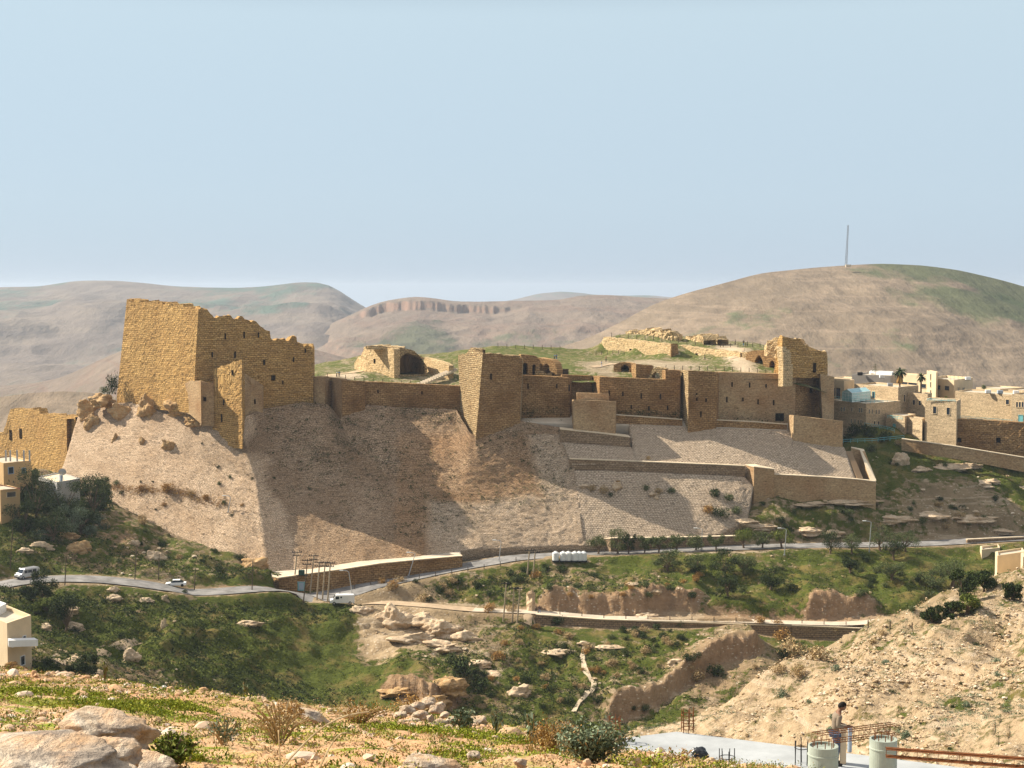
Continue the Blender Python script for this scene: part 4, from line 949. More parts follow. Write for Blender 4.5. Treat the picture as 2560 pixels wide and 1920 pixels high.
M['mound'] = terr_mat('castle_top_grass', (0.06, 0.08, 0.016), (0.12, 0.13, 0.032), (0.24, 0.19, 0.09), (0.27, 0.21, 0.13), (0.34, 0.27, 0.18), (0.34, 0.2, 0.1), (0.50, 0.40, 0.28), (0.42, 0.33, 0.22), 1.6, 0.3, 0.3)
add_mask(mm, MSK['g'], MSK['d'], MSK['b']); tag(obj('mound', mm, M['mound']), kind='structure'); QX, QY, MSK = _main
# path on the castle top
def path_m(name, pxl, w, mat): return path_on(name, pxl, w, M['trail'], 0.12, 'mound')
path_m('path', [(815,940),(850,936),(885,930),(905,926)], 4.0, M['dirt'])
path_m('path', [(1480,918),(1500,915),(1530,911),(1560,908)], 2.2, M['dirt'])
path_m('path', [(1840,895),(1842,886),(1846,878),(1850,872)], 3.0, M['dirt'])

# upper palace retaining wall and ruins
wall('palace_wall', 'bright sunlit retaining wall of the upper palace, left part with a small door', 'wall',
     [(1490,487,874,884),(1502,483,856,886),(1510,480,842,888),(1560,471,846,890),(1620,460,854,892),(1676,450,860,896)], M['palace'], 2, rag=0.25, rough=0.14, bv='pw', sink=2)
slits(bpy.data.objects['palace_wall'], 'pw', [(1577,872,881,0.9)], name='doorway', mat='dark')
wall('palace_buttress', 'dark brown buttress splitting the sunlit palace wall', 'tower', [(1676,449.5,859,897),(1678,449,859,897),(1694,451,859,896,1697,450.5)], M['curtain'], 3, rough=0.06, solid=True, bv='pb')
wall('palace_wall', 'rougher sunlit retaining wall of the upper palace, right part with an arched door', 'wall',
     [(1690,458,861,896),(1740,450,868,896),(1780,443,872,897),(1820,436,876,898),(1850,430,880,902)], M['palace'], 2, rag=0.4, rough=0.2, bv='pw2', sink=2)
slits(bpy.data.objects['palace_wall.001'], 'pw2', [(1742,883,895,0.9)], name='doorway', mat='dark')
wall('ruined_wall', 'crumbling line of tawny ruins on the skyline of the palace terrace, left', 'wall',
     [(1564,490,828,844),(1580,487,827,843),(1600,483,828,844),(1622,479,824,843),(1640,476,829,843),(1660,472,829,842),(1680,470,831,843),(1697,469,832,844)], M['palace'], 3, rag=1.5, rough=0.5, step=0.5, bv='ru1', seed=41, ragw=0.9)
wall('ruined_wall', 'crumbling block of tawny ruins on the palace terrace, right of the gap', 'wall',
     [(1703,476,836,852),(1725,471,838,855),(1740,468,834,858),(1760,464,833,858),(1780,461,835,860),(1793,458,836,862),(1795,466,838,860)], M['palace'], 4, rag=1.6, rough=0.5, step=0.5, bv='ru2', seed=42, ragw=0.9)
def cutout(name, pts, holes, a, b, z0, ext, mat, parent=None, label=None, cat=None):
    """flat wall with real holes: pts and holes in (metres along a->b, metres up from z0), thickness ext away from the viewer"""
    cu = bpy.data.curves.new(name, 'CURVE'); cu.dimensions = '2D'; cu.fill_mode = 'BOTH'; cu.extrude = ext / 2
    for lp in [pts] + holes:
        s_ = cu.splines.new('POLY'); s_.points.add(len(lp) - 1)
        for q, p_ in zip(s_.points, lp): q.co = (p_[0], p_[1], 0, 1)
        s_.use_cyclic_u = True
    ob = bpy.data.objects.new(name, cu); COL.objects.link(ob); dg = bpy.context.evaluated_depsgraph_get()
    me = bpy.data.meshes.new_from_object(ob.evaluated_get(dg)); bpy.data.objects.remove(ob); bpy.data.curves.remove(cu)
    me.name = name
    d = Vector((b.x - a.x, b.y - a.y, 0)).normalized(); n = Vector((-d.y, d.x, 0))
    V = [Vector((a.x, a.y, z0)) + d * v.co.x + Vector((0, 0, v.co.y)) + n * (ext / 2 - v.co.z) for v in me.vertices]
    Fc = [list(p.vertices)[::-1] for p in me.polygons]; UV = [(v.co.x, v.co.y) for v in me.vertices]
    bpy.data.meshes.remove(me)
    o = wobj(name, V, Fc, mat, parent, UV)
    if label: tag(o, label, cat)
    return o
def arch(cx, w, z0, h, pointed=0.0, n=14):
    r = w / 2; pts = [(cx - r, z0), (cx + r, z0)]
    for i in range(n + 1):
        a = math.pi * i / n; x = math.cos(a); y = math.sin(a)
        pts.append((cx + r * x, z0 + (h - r * (1 + pointed)) + r * (y + pointed * y * (1 - abs(x)))))
    return pts
M['chamber_shade'] = plain('shade_dark_stone', (0.07, 0.045, 0.025), 1.0, 0.3, 0.8)  # stone colour darkened to stand for the shade inside the vaulted chambers
# vaulted ruin left of centre
VG = empty('vaulted_ruin', P(950, 935, 428)); tag(VG, 'ruined vaulted hall with a great open arch, standing left of the tall tower', 'ruin')
wall('side_wall', None, None, [(886,448,906,934),(896,444,892,940),(903,441,888,944),(911,438,866,946),(914,437,865,946),(950,430,867,946),(985,423.5,870,946)], M['palace'], 1.8, rag=0.4, rough=0.14, parent=VG, bv='vr', sink=2)
slits(VG, 'vr', [(937,897,908,0.7)], name='window', mat='dark')
a_ = P(984, 946, 424.2); b_ = P(1068, 946, 428); L_ = (Vector((b_.x, b_.y)) - Vector((a_.x, a_.y))).length; k_ = 424 / F
h_ = (946 - 872) * k_
out = [(0, 0), (L_, 0), (L_ * 0.99, h_ * 0.38), (L_ * 0.9, h_ * 0.55), (L_ * 0.72, h_ * 0.80), (L_ * 0.62, h_ * 0.92), (L_ * 0.5, h_ * 0.97), (L_ * 0.35, h_ * 1.0), (L_ * 0.2, h_ * 1.02), (0, h_ * 1.0)]
hole = [(L_ * 0.10, h_ * 0.12), (L_ * 0.93, h_ * 0.10)] + [(L_ * (0.52 + 0.41 * math.cos(t_)), h_ * (0.2 + 0.68 * math.sin(t_) ** 0.85)) for t_ in [math.pi * i / 16 for i in range(1, 16)]] + [(L_ * 0.105, h_ * 0.2)]
cutout('arch_face', out, [hole], a_, b_, a_.z, 1.2, M['rubble'], VG)
# the barrel behind: tunnel shell running back
d_ = Vector((b_.x - a_.x, b_.y - a_.y, 0)).normalized(); n_ = Vector((-d_.y, d_.x, 0))
V_ = []; F_ = []
for kk in range(7):
    for i in range(17):
        t_ = math.pi * i / 16
        V_.append(Vector((a_.x, a_.y, a_.z)) + d_ * L_ * (0.52 + 0.44 * math.cos(t_)) + Vector((0, 0, h_ * (0.1 + 0.80 * math.sin(t_) ** 0.85))) + n_ * (0.9 + kk * 1.3))
for kk in range(6):
    for i in range(16): a0 = kk * 17 + i; F_.append((a0, a0 + 1, a0 + 18, a0 + 17))
F_.append(tuple(6 * 17 + i for i in range(17)))
wobj('barrel_vault', V_, F_, M['curtain'], VG, [(i % 17 * 0.5, i // 17 * 1.3) for i in range(len(V_))], True)
wall('low_wall', None, None, [(1060,436,893,938),(1080,431,898,938),(1110,424,906,936),(1122,422,913,932)], M['palace'], 1.5, rag=0.1, rough=0.06, parent=VG, sink=2)
# roofs of earth over the vault
wall('vault_roof', None, None, [(914,428.5,863,872),(960,427,864,872),(1010,426.5,868,876),(1040,428,880,888),(1062,429,892,897)], M['palace'], 7, rag=0.5, rough=0.2, parent=VG, sink=0.2)
# broken vaults right of the tall tower
BG = empty('broken_vaults', P(1345, 935, 415)); tag(BG, 'row of broken dark vaults behind the curtain wall just right of the tall tower', 'ruin')
def ruinface(parent, px0, px1, Y0, Y1, ytop, ybot, arches, mat='curtain', thick=2.5, name='broken_wall', dark=True):
    a = P(px0, ybot, Y0); b = P(px1, ybot, Y1); L = (Vector((b.x, b.y)) - Vector((a.x, a.y))).length; k = Y0 / F
    top = [(L * f, (ybot - y) * k) for f, y in ytop]; o_ = [(0, 0), (L, 0)] + top[::-1]
    hl = [arch((c - px0) * L / (px1 - px0), w * k, 0.15, hh * k, pt) for (c, w, hh, pt) in arches]
    cutout(name, o_, hl, a, b, a.z, thick, M[mat], parent)
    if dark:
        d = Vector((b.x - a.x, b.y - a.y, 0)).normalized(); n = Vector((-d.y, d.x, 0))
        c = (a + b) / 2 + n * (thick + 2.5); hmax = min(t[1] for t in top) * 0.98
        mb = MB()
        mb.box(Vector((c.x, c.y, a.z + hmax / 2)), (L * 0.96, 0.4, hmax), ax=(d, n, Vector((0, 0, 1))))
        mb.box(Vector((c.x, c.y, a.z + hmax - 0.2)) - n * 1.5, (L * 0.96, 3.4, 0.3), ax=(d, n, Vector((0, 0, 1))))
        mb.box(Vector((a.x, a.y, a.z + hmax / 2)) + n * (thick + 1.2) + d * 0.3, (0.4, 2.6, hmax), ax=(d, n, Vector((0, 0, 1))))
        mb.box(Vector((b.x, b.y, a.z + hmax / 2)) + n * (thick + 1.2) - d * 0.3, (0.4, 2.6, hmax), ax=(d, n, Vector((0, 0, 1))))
        mb.build('inner_chamber', M['chamber_shade'], parent, world=True)
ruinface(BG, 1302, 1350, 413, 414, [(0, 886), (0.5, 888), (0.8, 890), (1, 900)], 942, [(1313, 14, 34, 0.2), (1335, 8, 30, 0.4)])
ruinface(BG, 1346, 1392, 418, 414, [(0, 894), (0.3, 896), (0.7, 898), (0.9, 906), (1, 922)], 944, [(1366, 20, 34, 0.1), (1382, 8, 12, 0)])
wall('rubble_heap', None, None, [(1338,411,925,945),(1360,411,930,945),(1380,411,938,947)], M['rubble'], 3, rag=0.8, rough=0.3, parent=BG)
# small arched ruins in front of the palace
AG = empty('arched_ruin', P(1600, 940, 420)); tag(AG, 'low ruined walls round a black arched opening on the grassy castle top', 'ruin')
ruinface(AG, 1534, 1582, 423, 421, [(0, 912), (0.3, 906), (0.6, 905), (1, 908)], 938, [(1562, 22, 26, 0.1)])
wall('return_wall', None, None, [(1576,424,908,936),(1582,417,912,945),(1590,415,910,946),(1630,417,912,944),(1634,420,914,944)], M['curtain'], 1.2, rag=0.15, rough=0.08, parent=AG)
ruinface(AG, 1620, 1664, 415, 412, [(0, 945), (0.15, 930), (0.3, 920), (0.5, 916), (1, 920)], 952, [(1640, 22, 22, 0.1)], mat='rubble', thick=1.5, dark=False)
# gate hall with pointed arch under the ruined tower
GG = empty('gate_hall', P(1900, 925, 424)); tag(GG, 'shaded hall with a tall black pointed arch beside the ruined tower', 'ruin')
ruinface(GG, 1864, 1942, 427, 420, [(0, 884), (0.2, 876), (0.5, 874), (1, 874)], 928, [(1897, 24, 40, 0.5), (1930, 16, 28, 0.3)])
wall('rubble_flank', None, None, [(1845,432,885,905),(1860,429,880,915),(1868,427,878,922)], M['rubble'], 3, rag=0.5, rough=0.3, parent=GG)
# walkway ramp with railing at left of the tall tower
rp_ = MB(); a0 = P(1056, 961, 412); b0 = P(1145, 922, 424); dd = (b0 - a0); nn_ = Vector((-dd.y, dd.x, 0)).normalized()
rp_.prism([a0, b0, b0 - Vector((0, 0, 0.5)), a0 - Vector((0, 0, 0.5))], nn_ * 2.2)
rw_ = rp_.build('stepped_ramp', M['cap'], None, world=True); tag(rw_, 'pale stepped ramp climbing to the tall tower from the curtain wall', 'ramp')
sm_ = MB()
for k in range(14): q = a0.lerp(b0, (k + 0.5) / 14); sm_.box(q + nn_ * 1.1 + Vector((0, 0, 0.12)), (0.35, 2.1, 0.25), ax=(dd.normalized(), nn_, Vector((0, 0, 1))))
sm_.build('ramp_treads', M['dirt'], rw_, world=True)
# ================================================================== VEGETATION
def leaf_mat(name, c1, c2, c3=None, trans=0.0):
    m, t, b = mat_new(name, 0.85); g = N(t)
    ri = g.n('ShaderNodeNewGeometry').outputs['Random Per Island']
    st = [(0.0, c1), (0.55, c2)] + ([(0.9, c3)] if c3 else [])
    g.l(g.ramp(ri, st), b.inputs['Base Color'])
    return m
M['leaf_dark'] = leaf_mat('dark_leaf', (0.014, 0.026, 0.007), (0.036, 0.055, 0.014), (0.08, 0.10, 0.03))
M['leaf_mid'] = leaf_mat('olive_leaf', (0.055, 0.080, 0.022), (0.095, 0.12, 0.040), (0.16, 0.17, 0.07))
M['leaf_green'] = leaf_mat('fresh_leaf', (0.055, 0.085, 0.012), (0.11, 0.14, 0.02), (0.19, 0.20, 0.04))
M['leaf_grey'] = leaf_mat('grey_green_leaf', (0.08, 0.11, 0.06), (0.15, 0.19, 0.11), (0.26, 0.31, 0.20))
M['leaf_dry'] = leaf_mat('dry_leaf', (0.30, 0.20, 0.09), (0.42, 0.30, 0.15), (0.52, 0.40, 0.23))
M['leaf_rust'] = leaf_mat('rusty_dry_leaf', (0.22, 0.12, 0.04), (0.36, 0.20, 0.06), (0.48, 0.30, 0.10))
M['bark'] = plain('brown_bark', (0.16, 0.11, 0.07), 0.9, 0.3, 2)
def leaves(C, size, rs, squash=1.0, up=0.0, quad=False):
    """one small face per centre; returns V, F arrays"""
    n = len(C); a = rs.normal(size=(n, 3)); a /= np.linalg.norm(a, axis=1)[:, None]
    b = rs.normal(size=(n, 3)); b -= (b * a).sum(1)[:, None] * a; b /= np.linalg.norm(b, axis=1)[:, None]
    if up: a[:, 2] += up; a /= np.linalg.norm(a, axis=1)[:, None]
    s = size * rs.uniform(0.6, 1.4, (n, 1)); a = a * s; b = b * s * 0.7
    if quad:
        V = np.stack([C - a * 0.5, C - b * 0.35, C + a * 0.5, C + b * 0.35], 1).reshape(-1, 3); return V, np.arange(4 * n).reshape(n, 4)
    V = np.stack([C - a * 0.5 - b * 0.3, C - a * 0.3 + b * 0.4, C + a * 0.55], 1).reshape(-1, 3)
    return V, np.arange(3 * n).reshape(n, 3)
def bush_mesh(name, seed, n, r, h, leaf, lobes=7, hollow=0.55):
    rs = np.random.RandomState(seed); pts = []
    for k in range(lobes):
        a = rs.uniform(0, 6.28); d = r * rs.uniform(0, 0.62); c = np.array([d * math.cos(a), d * math.sin(a), h * rs.uniform(0.3, 0.62)])
        rr = np.array([r, r, h]) * rs.uniform(0.30, 0.52); m = n // lobes
        v = rs.normal(size=(m, 3)); v /= np.linalg.norm(v, axis=1)[:, None]
        pts.append(c + v * rr * rs.uniform(hollow, 1.05, (m, 1)))
    C = np.concatenate(pts); C[:, 2] = np.abs(C[:, 2]) * 1.0
    V, Fc = leaves(C, leaf, rs); return new_mesh(name, V, Fc)
BUSH = {}
for kind, matn in (('dark', 'leaf_dark'), ('mid', 'leaf_mid'), ('green', 'leaf_green'), ('grey', 'leaf_grey'), ('dry', 'leaf_dry'), ('rust', 'leaf_rust')):
    BUSH[kind] = []
    for k in range(4):
        me = bush_mesh('bush', 100 + k * 7 + len(BUSH) * 31, 620, 1.0, 1.15, 0.17, lobes=7 + k); me.materials.append(M[matn]); BUSH[kind].append(me)
rnd = random.Random(5)
def put_bush(px, py, wpx, kind, label, bvs=('main',), name='bush', cat='bush', group=None, hs=1.0, seed=None):
    l = surf(px, py, *bvs); w = wpx * l.y / F / 2
    me = rnd.choice(BUSH[kind]); o = bpy.data.objects.new(name, me); COL.objects.link(o)
    o.location = l - Vector((0, 0, 0.12 * w)); o.scale = (w, w, w * hs); o.rotation_euler = (0, 0, rnd.uniform(0, 6.28))
    return tag(o, label, cat, group)
def tree(px, pyb, pyt, wpx, kind, label, bvs=('main',), group=None, seed=1, name='tree', trunkf=0.35, leafn=1500, leaf=0.30, loc=None, ttop=0.65):
    wpx *= 1.4; pyt -= 0.28 * (pyb - pyt); leafn = int(leafn * 1.9)
    l = loc or surf(px, pyb, *bvs); k = l.y / F; H = (pyb - pyt) * k; W = wpx * k / 2; rs = np.random.RandomState(seed)
    g = empty(name, l); tag(g, label, 'tree', group)
    mb = MB(); base = Vector((0, 0, -0.3)); fork = Vector((rs.uniform(-.1, .1) * W, 0, H * trunkf)); mb.tube(base, fork, 0.07 * W + 0.08, 0.05 * W + 0.05, 7)
    pts = []; nl = 9
    for i in range(nl):
        a = 6.28 * i / nl + rs.uniform(-.4, .4); d = W * rs.uniform(0.25, 0.72); z = H * rs.uniform(trunkf + 0.08, 0.86)
        c = Vector((d * math.cos(a), d * math.sin(a), z)); mid = fork.lerp(c, 0.5) + Vector((0, 0, H * 0.04))
        mb.tube(fork, mid, 0.03 * W + 0.03, 0.02 * W + 0.02, 5); mb.tube(mid, c, 0.02 * W + 0.02, 0.02, 4)
        m = leafn // nl; v = rs.normal(size=(m, 3)); v /= np.linalg.norm(v, axis=1)[:, None]
        rr = np.array([W, W, H * 0.5]) * rs.uniform(0.28, 0.46); pts.append(np.array(c) + v * rr * rs.uniform(0.35, 1.05, (m, 1)))
    mb.build('trunk', M['bark'], g)
    C = np.concatenate(pts); V, Fc = leaves(C, leaf, rs); obj('crown', new_mesh('crown', V, Fc), M[kind], g)
    return g
# --- low scrub that nobody could count, over the whole valley (one object per plant kind)
def scatter(name, n, seed, wfun, size, h, per, leaf, mat, region, label, quad=False, flat=0.5):
    rs = np.random.RandomState(seed); out = []; tries = 0
    flatQ = (QX.ravel(), QY.ravel(), QZ.ravel()); W = wfun().ravel() * region.ravel()
    # area weight: grid cells are wider and deeper further out
    dy = np.gradient(ys)[:, None] * np.ones(NX)[None, :]; W = W * (QY * (pxs[1] - pxs[0]) / F * dy).ravel(); W = W / W.sum()
    idx = rs.choice(len(W), n, p=W); X = flatQ[0][idx] + rs.uniform(-.4, .4, n); Y = flatQ[1][idx] + rs.uniform(-.5, .5, n)
    Z = flatQ[2][idx]; S = size * rs.lognormal(0, 0.45, n)
    u = rs.normal(size=(n, per, 3)); u /= np.linalg.norm(u, axis=2)[..., None]; u *= rs.uniform(0.4, 1.0, (n, per, 1)); u[..., 2] = np.abs(u[..., 2])
    C = np.stack([X, Y, Z], -1)[:, None, :] + u * S[:, None, None] * np.array([1, 1, h]); C = C.reshape(-1, 3)
    V, Fc = leaves(C, leaf, rs, quad=quad); o = wobj(name, V, Fc, mat); tag(o, label, 'plants', kind='stuff'); return o
vis = np.ones(QX.shape)
GRN = MSK['g']
patch = np.clip((fbm(QX / 9, QY / 12, 91, 4) + 0.15) * 3, 0, 1)
smo = 1 - MSK['s']
left_hill = np.clip((60 - QX) / 12, 0, 1) * (QY > 262) * (QY < 345) * np.clip((5 - QX) / 20, 0.25, 1)
scatter('scrub', 17000, 1, lambda: smo * np.clip(GRN - 0.30, 0, 1) * (0.35 + 0.65 * patch) * (keepflat > 0.6) * (QY > 235) * (QY < 352) * np.clip(1 - (QX - 5) / 40, 0.12, 1), 0.50, 0.8, 9, 0.34, M['leaf_dark'], vis, 'low dark green scrub covering the valley slope on the left')
scatter('scrub', 15000, 2, lambda: (0.3 + 0.7 * smo) * np.clip(GRN - 0.25, 0, 1) * (0.25 + patch) * (keepflat > 0.5) * (QY > 150), 0.36, 0.7, 8, 0.26, M['leaf_mid'], vis, 'low olive scrub scattered over the valley slopes')
scatter('scrub', 5000, 3, lambda: np.clip(0.9 - np.abs(GRN - 0.5), 0, 1) * (1.1 - patch) * (keepflat > 0.5) * (QY > 150), 0.38, 0.8, 8, 0.26, M['leaf_dry'], vis, 'low dry tan scrub scattered over the valley slopes')
scatter('scrub', 9000, 7, lambda: smo * np.clip(GRN - 0.30, 0, 1) * (1.1 - patch) * (keepflat > 0.6) * (QY > 235) * (QY < 352) * np.clip(1 - (QX - 5) / 40, 0.12, 1), 0.55, 0.8, 10, 0.32, M['leaf_green'], vis, 'yellow-green clumps among the dark scrub on the left valley slope')
scatter('scrub', 2600, 8, lambda: hillm * np.clip(fbm(QX / 16, QY / 12, 93, 4) + 0.15, 0, 1), 0.5, 0.6, 22, 0.15, M['leaf_grey'], vis, 'low grey-green scrub in patches on the bare hillside')
scatter('grass', 14000, 4, lambda: np.clip(GRN - 0.45, 0, 1) * (keepflat > 0.3) * (QY > 300), 0.30, 0.5, 7, 0.26, M['leaf_green'], vis, 'fresh green grass and weeds on the valley slopes')
# --- loose stones
def pebbles(name, n, seed, W, size, mat, label, qx=None, qy=None, qz=None, flat=0.6, dyw=None, fine=False):
    rs = np.random.RandomState(seed); W = W.ravel(); W = W / W.sum(); idx = rs.choice(len(W), n, p=W)
    X = qx.ravel()[idx]; Y = qy.ravel()[idx]; Z = qz.ravel()[idx]
    S = size * np.clip(rs.lognormal(0, 0.5, n), 0.3, 2.6)
    base = np.array([(1, 0, 0), (-.9, .2, 0), (.1, 1, .1), (0, -1, 0), (.1, .1, 1), (0, 0, -1), (.6, .6, .6), (-.6, .5, .55), (.5, -.6, .5), (-.5, -.6, .6)], float)
    tri = np.array([(0, 2, 6), (2, 4, 6), (4, 0, 6), (2, 1, 7), (1, 4, 7), (4, 2, 7), (0, 4, 8), (4, 3, 8), (3, 0, 8), (1, 3, 9), (3, 4, 9), (4, 1, 9), (2, 0, 5), (1, 2, 5), (3, 1, 5), (0, 3, 5)])
    if fine:
        bm = bmesh.new(); bmesh.ops.create_icosphere(bm, subdivisions=2, radius=1.0); base = np.array([v.co[:] for v in bm.verts]); tri = np.array([[v.index for v in f.verts] for f in bm.faces]); bm.free()
    k = len(base); A = rs.uniform(0, 6.28, n); jit = rs.uniform(0.88, 1.12, (n, k, 3)) * rs.uniform(0.6, 1.3, (n, 1, 3)) if fine else rs.uniform(0.7, 1.3, (n, k, 3)); B = base[None] * jit * S[:, None, None] * np.array([1, 0.85, flat])
    ca, sa = np.cos(A)[:, None], np.sin(A)[:, None]; Bx = B[..., 0] * ca - B[..., 1] * sa; By = B[..., 0] * sa + B[..., 1] * ca
    jx = rs.uniform(-.5, .5, n) * (0 if dyw is None else dyw); jy = rs.uniform(-.5, .5, n) * (0 if dyw is None else dyw)
    if fine: pass
    V = np.stack([Bx + (X + jx)[:, None], By + (Y + jy)[:, None], B[..., 2] + Z[:, None] + S[:, None] * 0.1], -1).reshape(-1, 3)
    Fc = (tri[None] + (np.arange(n) * k)[:, None, None]).reshape(-1, 3)
    o = wobj(name, V, Fc, mat); tag(o, label, 'stones', kind='stuff'); return o
def stone_mat(name, c1, c2, c3):
    m, t, b = mat_new(name, 0.95); g = N(t); ri = g.n('ShaderNodeNewGeometry').outputs['Random Per Island']
    g.l(g.ramp(ri, [(0, c1), (0.5, c2), (1, c3)]), b.inputs['Base Color']); return m
M['stones'] = stone_mat('loose_limestone', (0.52, 0.39, 0.25), (0.40, 0.28, 0.155), (0.62, 0.51, 0.38))
AW = (QY * (pxs[1] - pxs[0]) / F * (np.gradient(ys)[:, None] * np.ones(NX)[None, :]))
cl = np.clip(fbm(QX / 8, QY / 8, 61, 4) + 0.35, 0, 1) ** 2
pebbles('loose_stones', 12000, 5, AW * hillm * cl, 0.15, M['stones'], 'pale loose stones strewn over the bare hillside on the right', QX, QY, QZ, dyw=1.0)
pebbles('loose_stones', 7000, 6, AW * (1 - hillm) * np.clip(0.85 - MSK['g'], 0, 1) * cl * (keepflat > 0.5) * (QY > 260), 0.26, M['stones'], 'pale loose stones lying on the bare parts of the valley slopes', QX, QY, QZ, dyw=1.2)

# --- weeds on the castle slope
def slope_weeds(name, spots, mat, label, size, leaf, per, seed, bvs):
    rs = np.random.RandomState(seed); C = []
    for (cx, cy, sx, sy, n) in spots:
        for k in range(int(n * 1.7)):
            px, py = cx + rs.normal() * sx, cy + rs.normal() * sy
            l = None
            for b_ in bvs:
                q = BV[b_].ray_cast(Vector((0, 0, 0)), ray(px, py))[0]
                if q and (l is None or q.length < l.length): l = q
            if l is None: continue
            s = size * 1.9 * rs.lognormal(0, 0.5); u = rs.normal(size=(per, 3)); u /= np.linalg.norm(u, axis=1)[:, None]; u *= rs.uniform(0.3, 1, (per, 1))
            C.append(np.array(l) + u * s * np.array([1.2, 0.8, 0.7]) + np.array([0, -0.1, 0.1]))
    V, Fc = leaves(np.concatenate(C), leaf, rs); o = wobj(name, V, Fc, mat); return tag(o, label, 'weeds', kind='stuff')
GB = ('gl1', 'gl2', 'gl3', 'gl4', 'gl5', 'gl6')
slope_weeds('weeds', [(700,1060,40,22,20),(770,1120,60,35,55),(830,1150,30,40,40),(900,1080,50,30,35),(960,1120,50,30,35),(1120,1040,30,20,35),(1030,1050,60,14,25),(1250,1110,40,30,24),(1340,1100,40,30,30),(1330,1160,50,30,22),(1100,1290,50,30,45),(1060,1250,60,25,35),(990,1190,60,30,35),(1400,1200,30,25,20),(1000,1330,40,20,16),(820,1220,100,50,40)],
            M['leaf_dark'], 'dark weeds rooted in the shaded stone slope', 0.60, 0.32, 16, 11, ('gl2', 'gl3'))
slope_weeds('weeds', [(1100,1150,60,30,40),(1250,1230,70,25,60),(1330,1200,60,20,35),(1180,1280,50,30,30),(1150,1200,60,30,30),(1330,1250,50,15,26)],
            M['leaf_mid'], 'small olive weeds on the sunlit part of the shaded slope', 0.34, 0.24, 10, 12, ('gl2', 'gl3'))
slope_weeds('weeds', [(560,1130,40,40,24),(520,1230,60,30,20),(420,1260,60,12,30),(330,1235,60,8,26),(560,1300,50,40,24),(640,1330,30,40,14)],
            M['leaf_dry'], 'small dry weeds on the sunlit castle slope', 0.36, 0.24, 10, 13, ('gl1',))
slope_weeds('weeds', [(1700,1040,160,6,70),(1350,1028,50,8,45),(1600,1034,60,4,30),(1850,1052,80,4,30),(760,1012,50,6,24),(1000,1026,80,5,30),(1300,1035,20,10,20),(860,1052,24,8,20)],
            M['leaf_dark'], 'dark weeds along the foot of the castle walls', 0.45, 0.3, 12, 14, GB + ('berm', 'cwb', 'cwc', 'cwe', 'cwg'))
slope_weeds('weeds', [(x_, y_, 12, 4, 12) for x_, y_ in ((275,1216),(300,1220),(325,1224),(350,1226),(375,1226),(400,1226),(425,1226),(450,1231),(475,1238),(500,1246),(525,1252),(550,1258))], M['leaf_rust'], 'dry hedge-like line of weeds crossing the sunlit castle slope', 0.7, 0.3, 18, 15, ('gl1', 'main'))
# bushes one can point to on the slopes
for a in [
 (505,1110,10,'dark','small dark bush on the sunlit slope, upper right part'),(545,1170,14,'dark','round dark bush right of centre on the sunlit slope'),(548,1212,20,'mid','green tuft on the sunlit slope below the round dark bush'),
 (575,1195,16,'mid','grey-green tuft beside the ridge of the sunlit slope'),(410,1265,20,'rust','large dry bush near the foot of the sunlit slope'),(390,1275,11,'dark','narrow dark bush left of the large dry one at the slope foot'),
 (580,1290,14,'dark','dark bush right of the slope lamp'),(605,1265,16,'rust','dry brown bush right of the slope lamp, higher up'),(630,1198,13,'dark','dark bush at the bend of the shadowed ridge'),
 (685,1197,12,'dark','lone dark bush at the edge of the keep shadow'),(352,1206,11,'dark','left one of two tiny bushes in the middle of the sunlit slope'),(382,1206,10,'dark','right one of two tiny bushes in the middle of the sunlit slope'),
 (290,1214,26,'mid','wide olive bush at the left end of the dry hedge line'),(355,1229,36,'rust','dry brown bush in the hedge line crossing the lit slope, left'),(420,1228,46,'rust','biggest dry brown bush in the hedge line crossing the lit slope'),(478,1240,34,'dry','tan bush in the hedge line, right of the biggest'),(515,1250,30,'rust','brown bush near the right end of the hedge line'),(560,1260,24,'mid','last olive bush of the hedge line, by the lamp'),
 (305,1235,20,'dark','small dark bush below the wide olive one'),
 ]:
    put_bush(a[0], a[1], a[2], a[3], a[4], ('gl1', 'gl2', 'main'))
for a in [
 (1481,1226,30,'dry','tan bush left of the boulder on the grey slope'),(1512,1232,36,'dry','large tan bush against the boulder on the grey slope'),(1545,1212,24,'rust','brown bush above the boulder on the grey slope'),(1528,1240,22,'dark','dark bush tucked in front of the boulder on the grey slope'),
 (1645,1234,32,'dry','tan bush among stones in the middle of the grey slope'),(1615,1224,24,'mid','olive bush left of the middle stones on the grey slope'),(1678,1232,28,'mid','round olive bush standing alone on the grey slope'),
 (1790,1240,44,'dark','broad dark bush near the right edge of the grey slope'),(1825,1250,36,'mid','olive bush beside the broad dark one at the slope edge'),(1800,1290,50,'dark','dark bush in the rock gully beside the grey slope'),(1770,1280,40,'rust','dry bush in the rock gully beside the grey slope'),(1840,1285,36,'mid','olive bush in the rock gully right of the dark one'),
 (1622,1148,18,'dry','yellow bush on top of the long terrace wall'),
 ]:
    put_bush(a[0], a[1], a[2], a[3], a[4], ('gl4', 'gl3', 'gl6', 'main'))
outcrop(1540,1222,22,30,61,'boulder sitting with bushes on the grey slope','rock_pale',bvs=('gl4','gl3'),name='boulder')
outcrop(1462,1216,26,8,62,'flat pale stone slab left of the bushes on the grey slope','rock_pale',bvs=('gl4','gl3'),name='boulder')
outcrop(1632,1236,26,10,63,'flat pale stone beside the tan bush in the middle of the grey slope','rock_pale',bvs=('gl4',),name='boulder')
outcrop(1642,1246,12,10,64,'small pale stone at the foot of the middle stones','rock_pale',bvs=('gl4',),name='boulder')
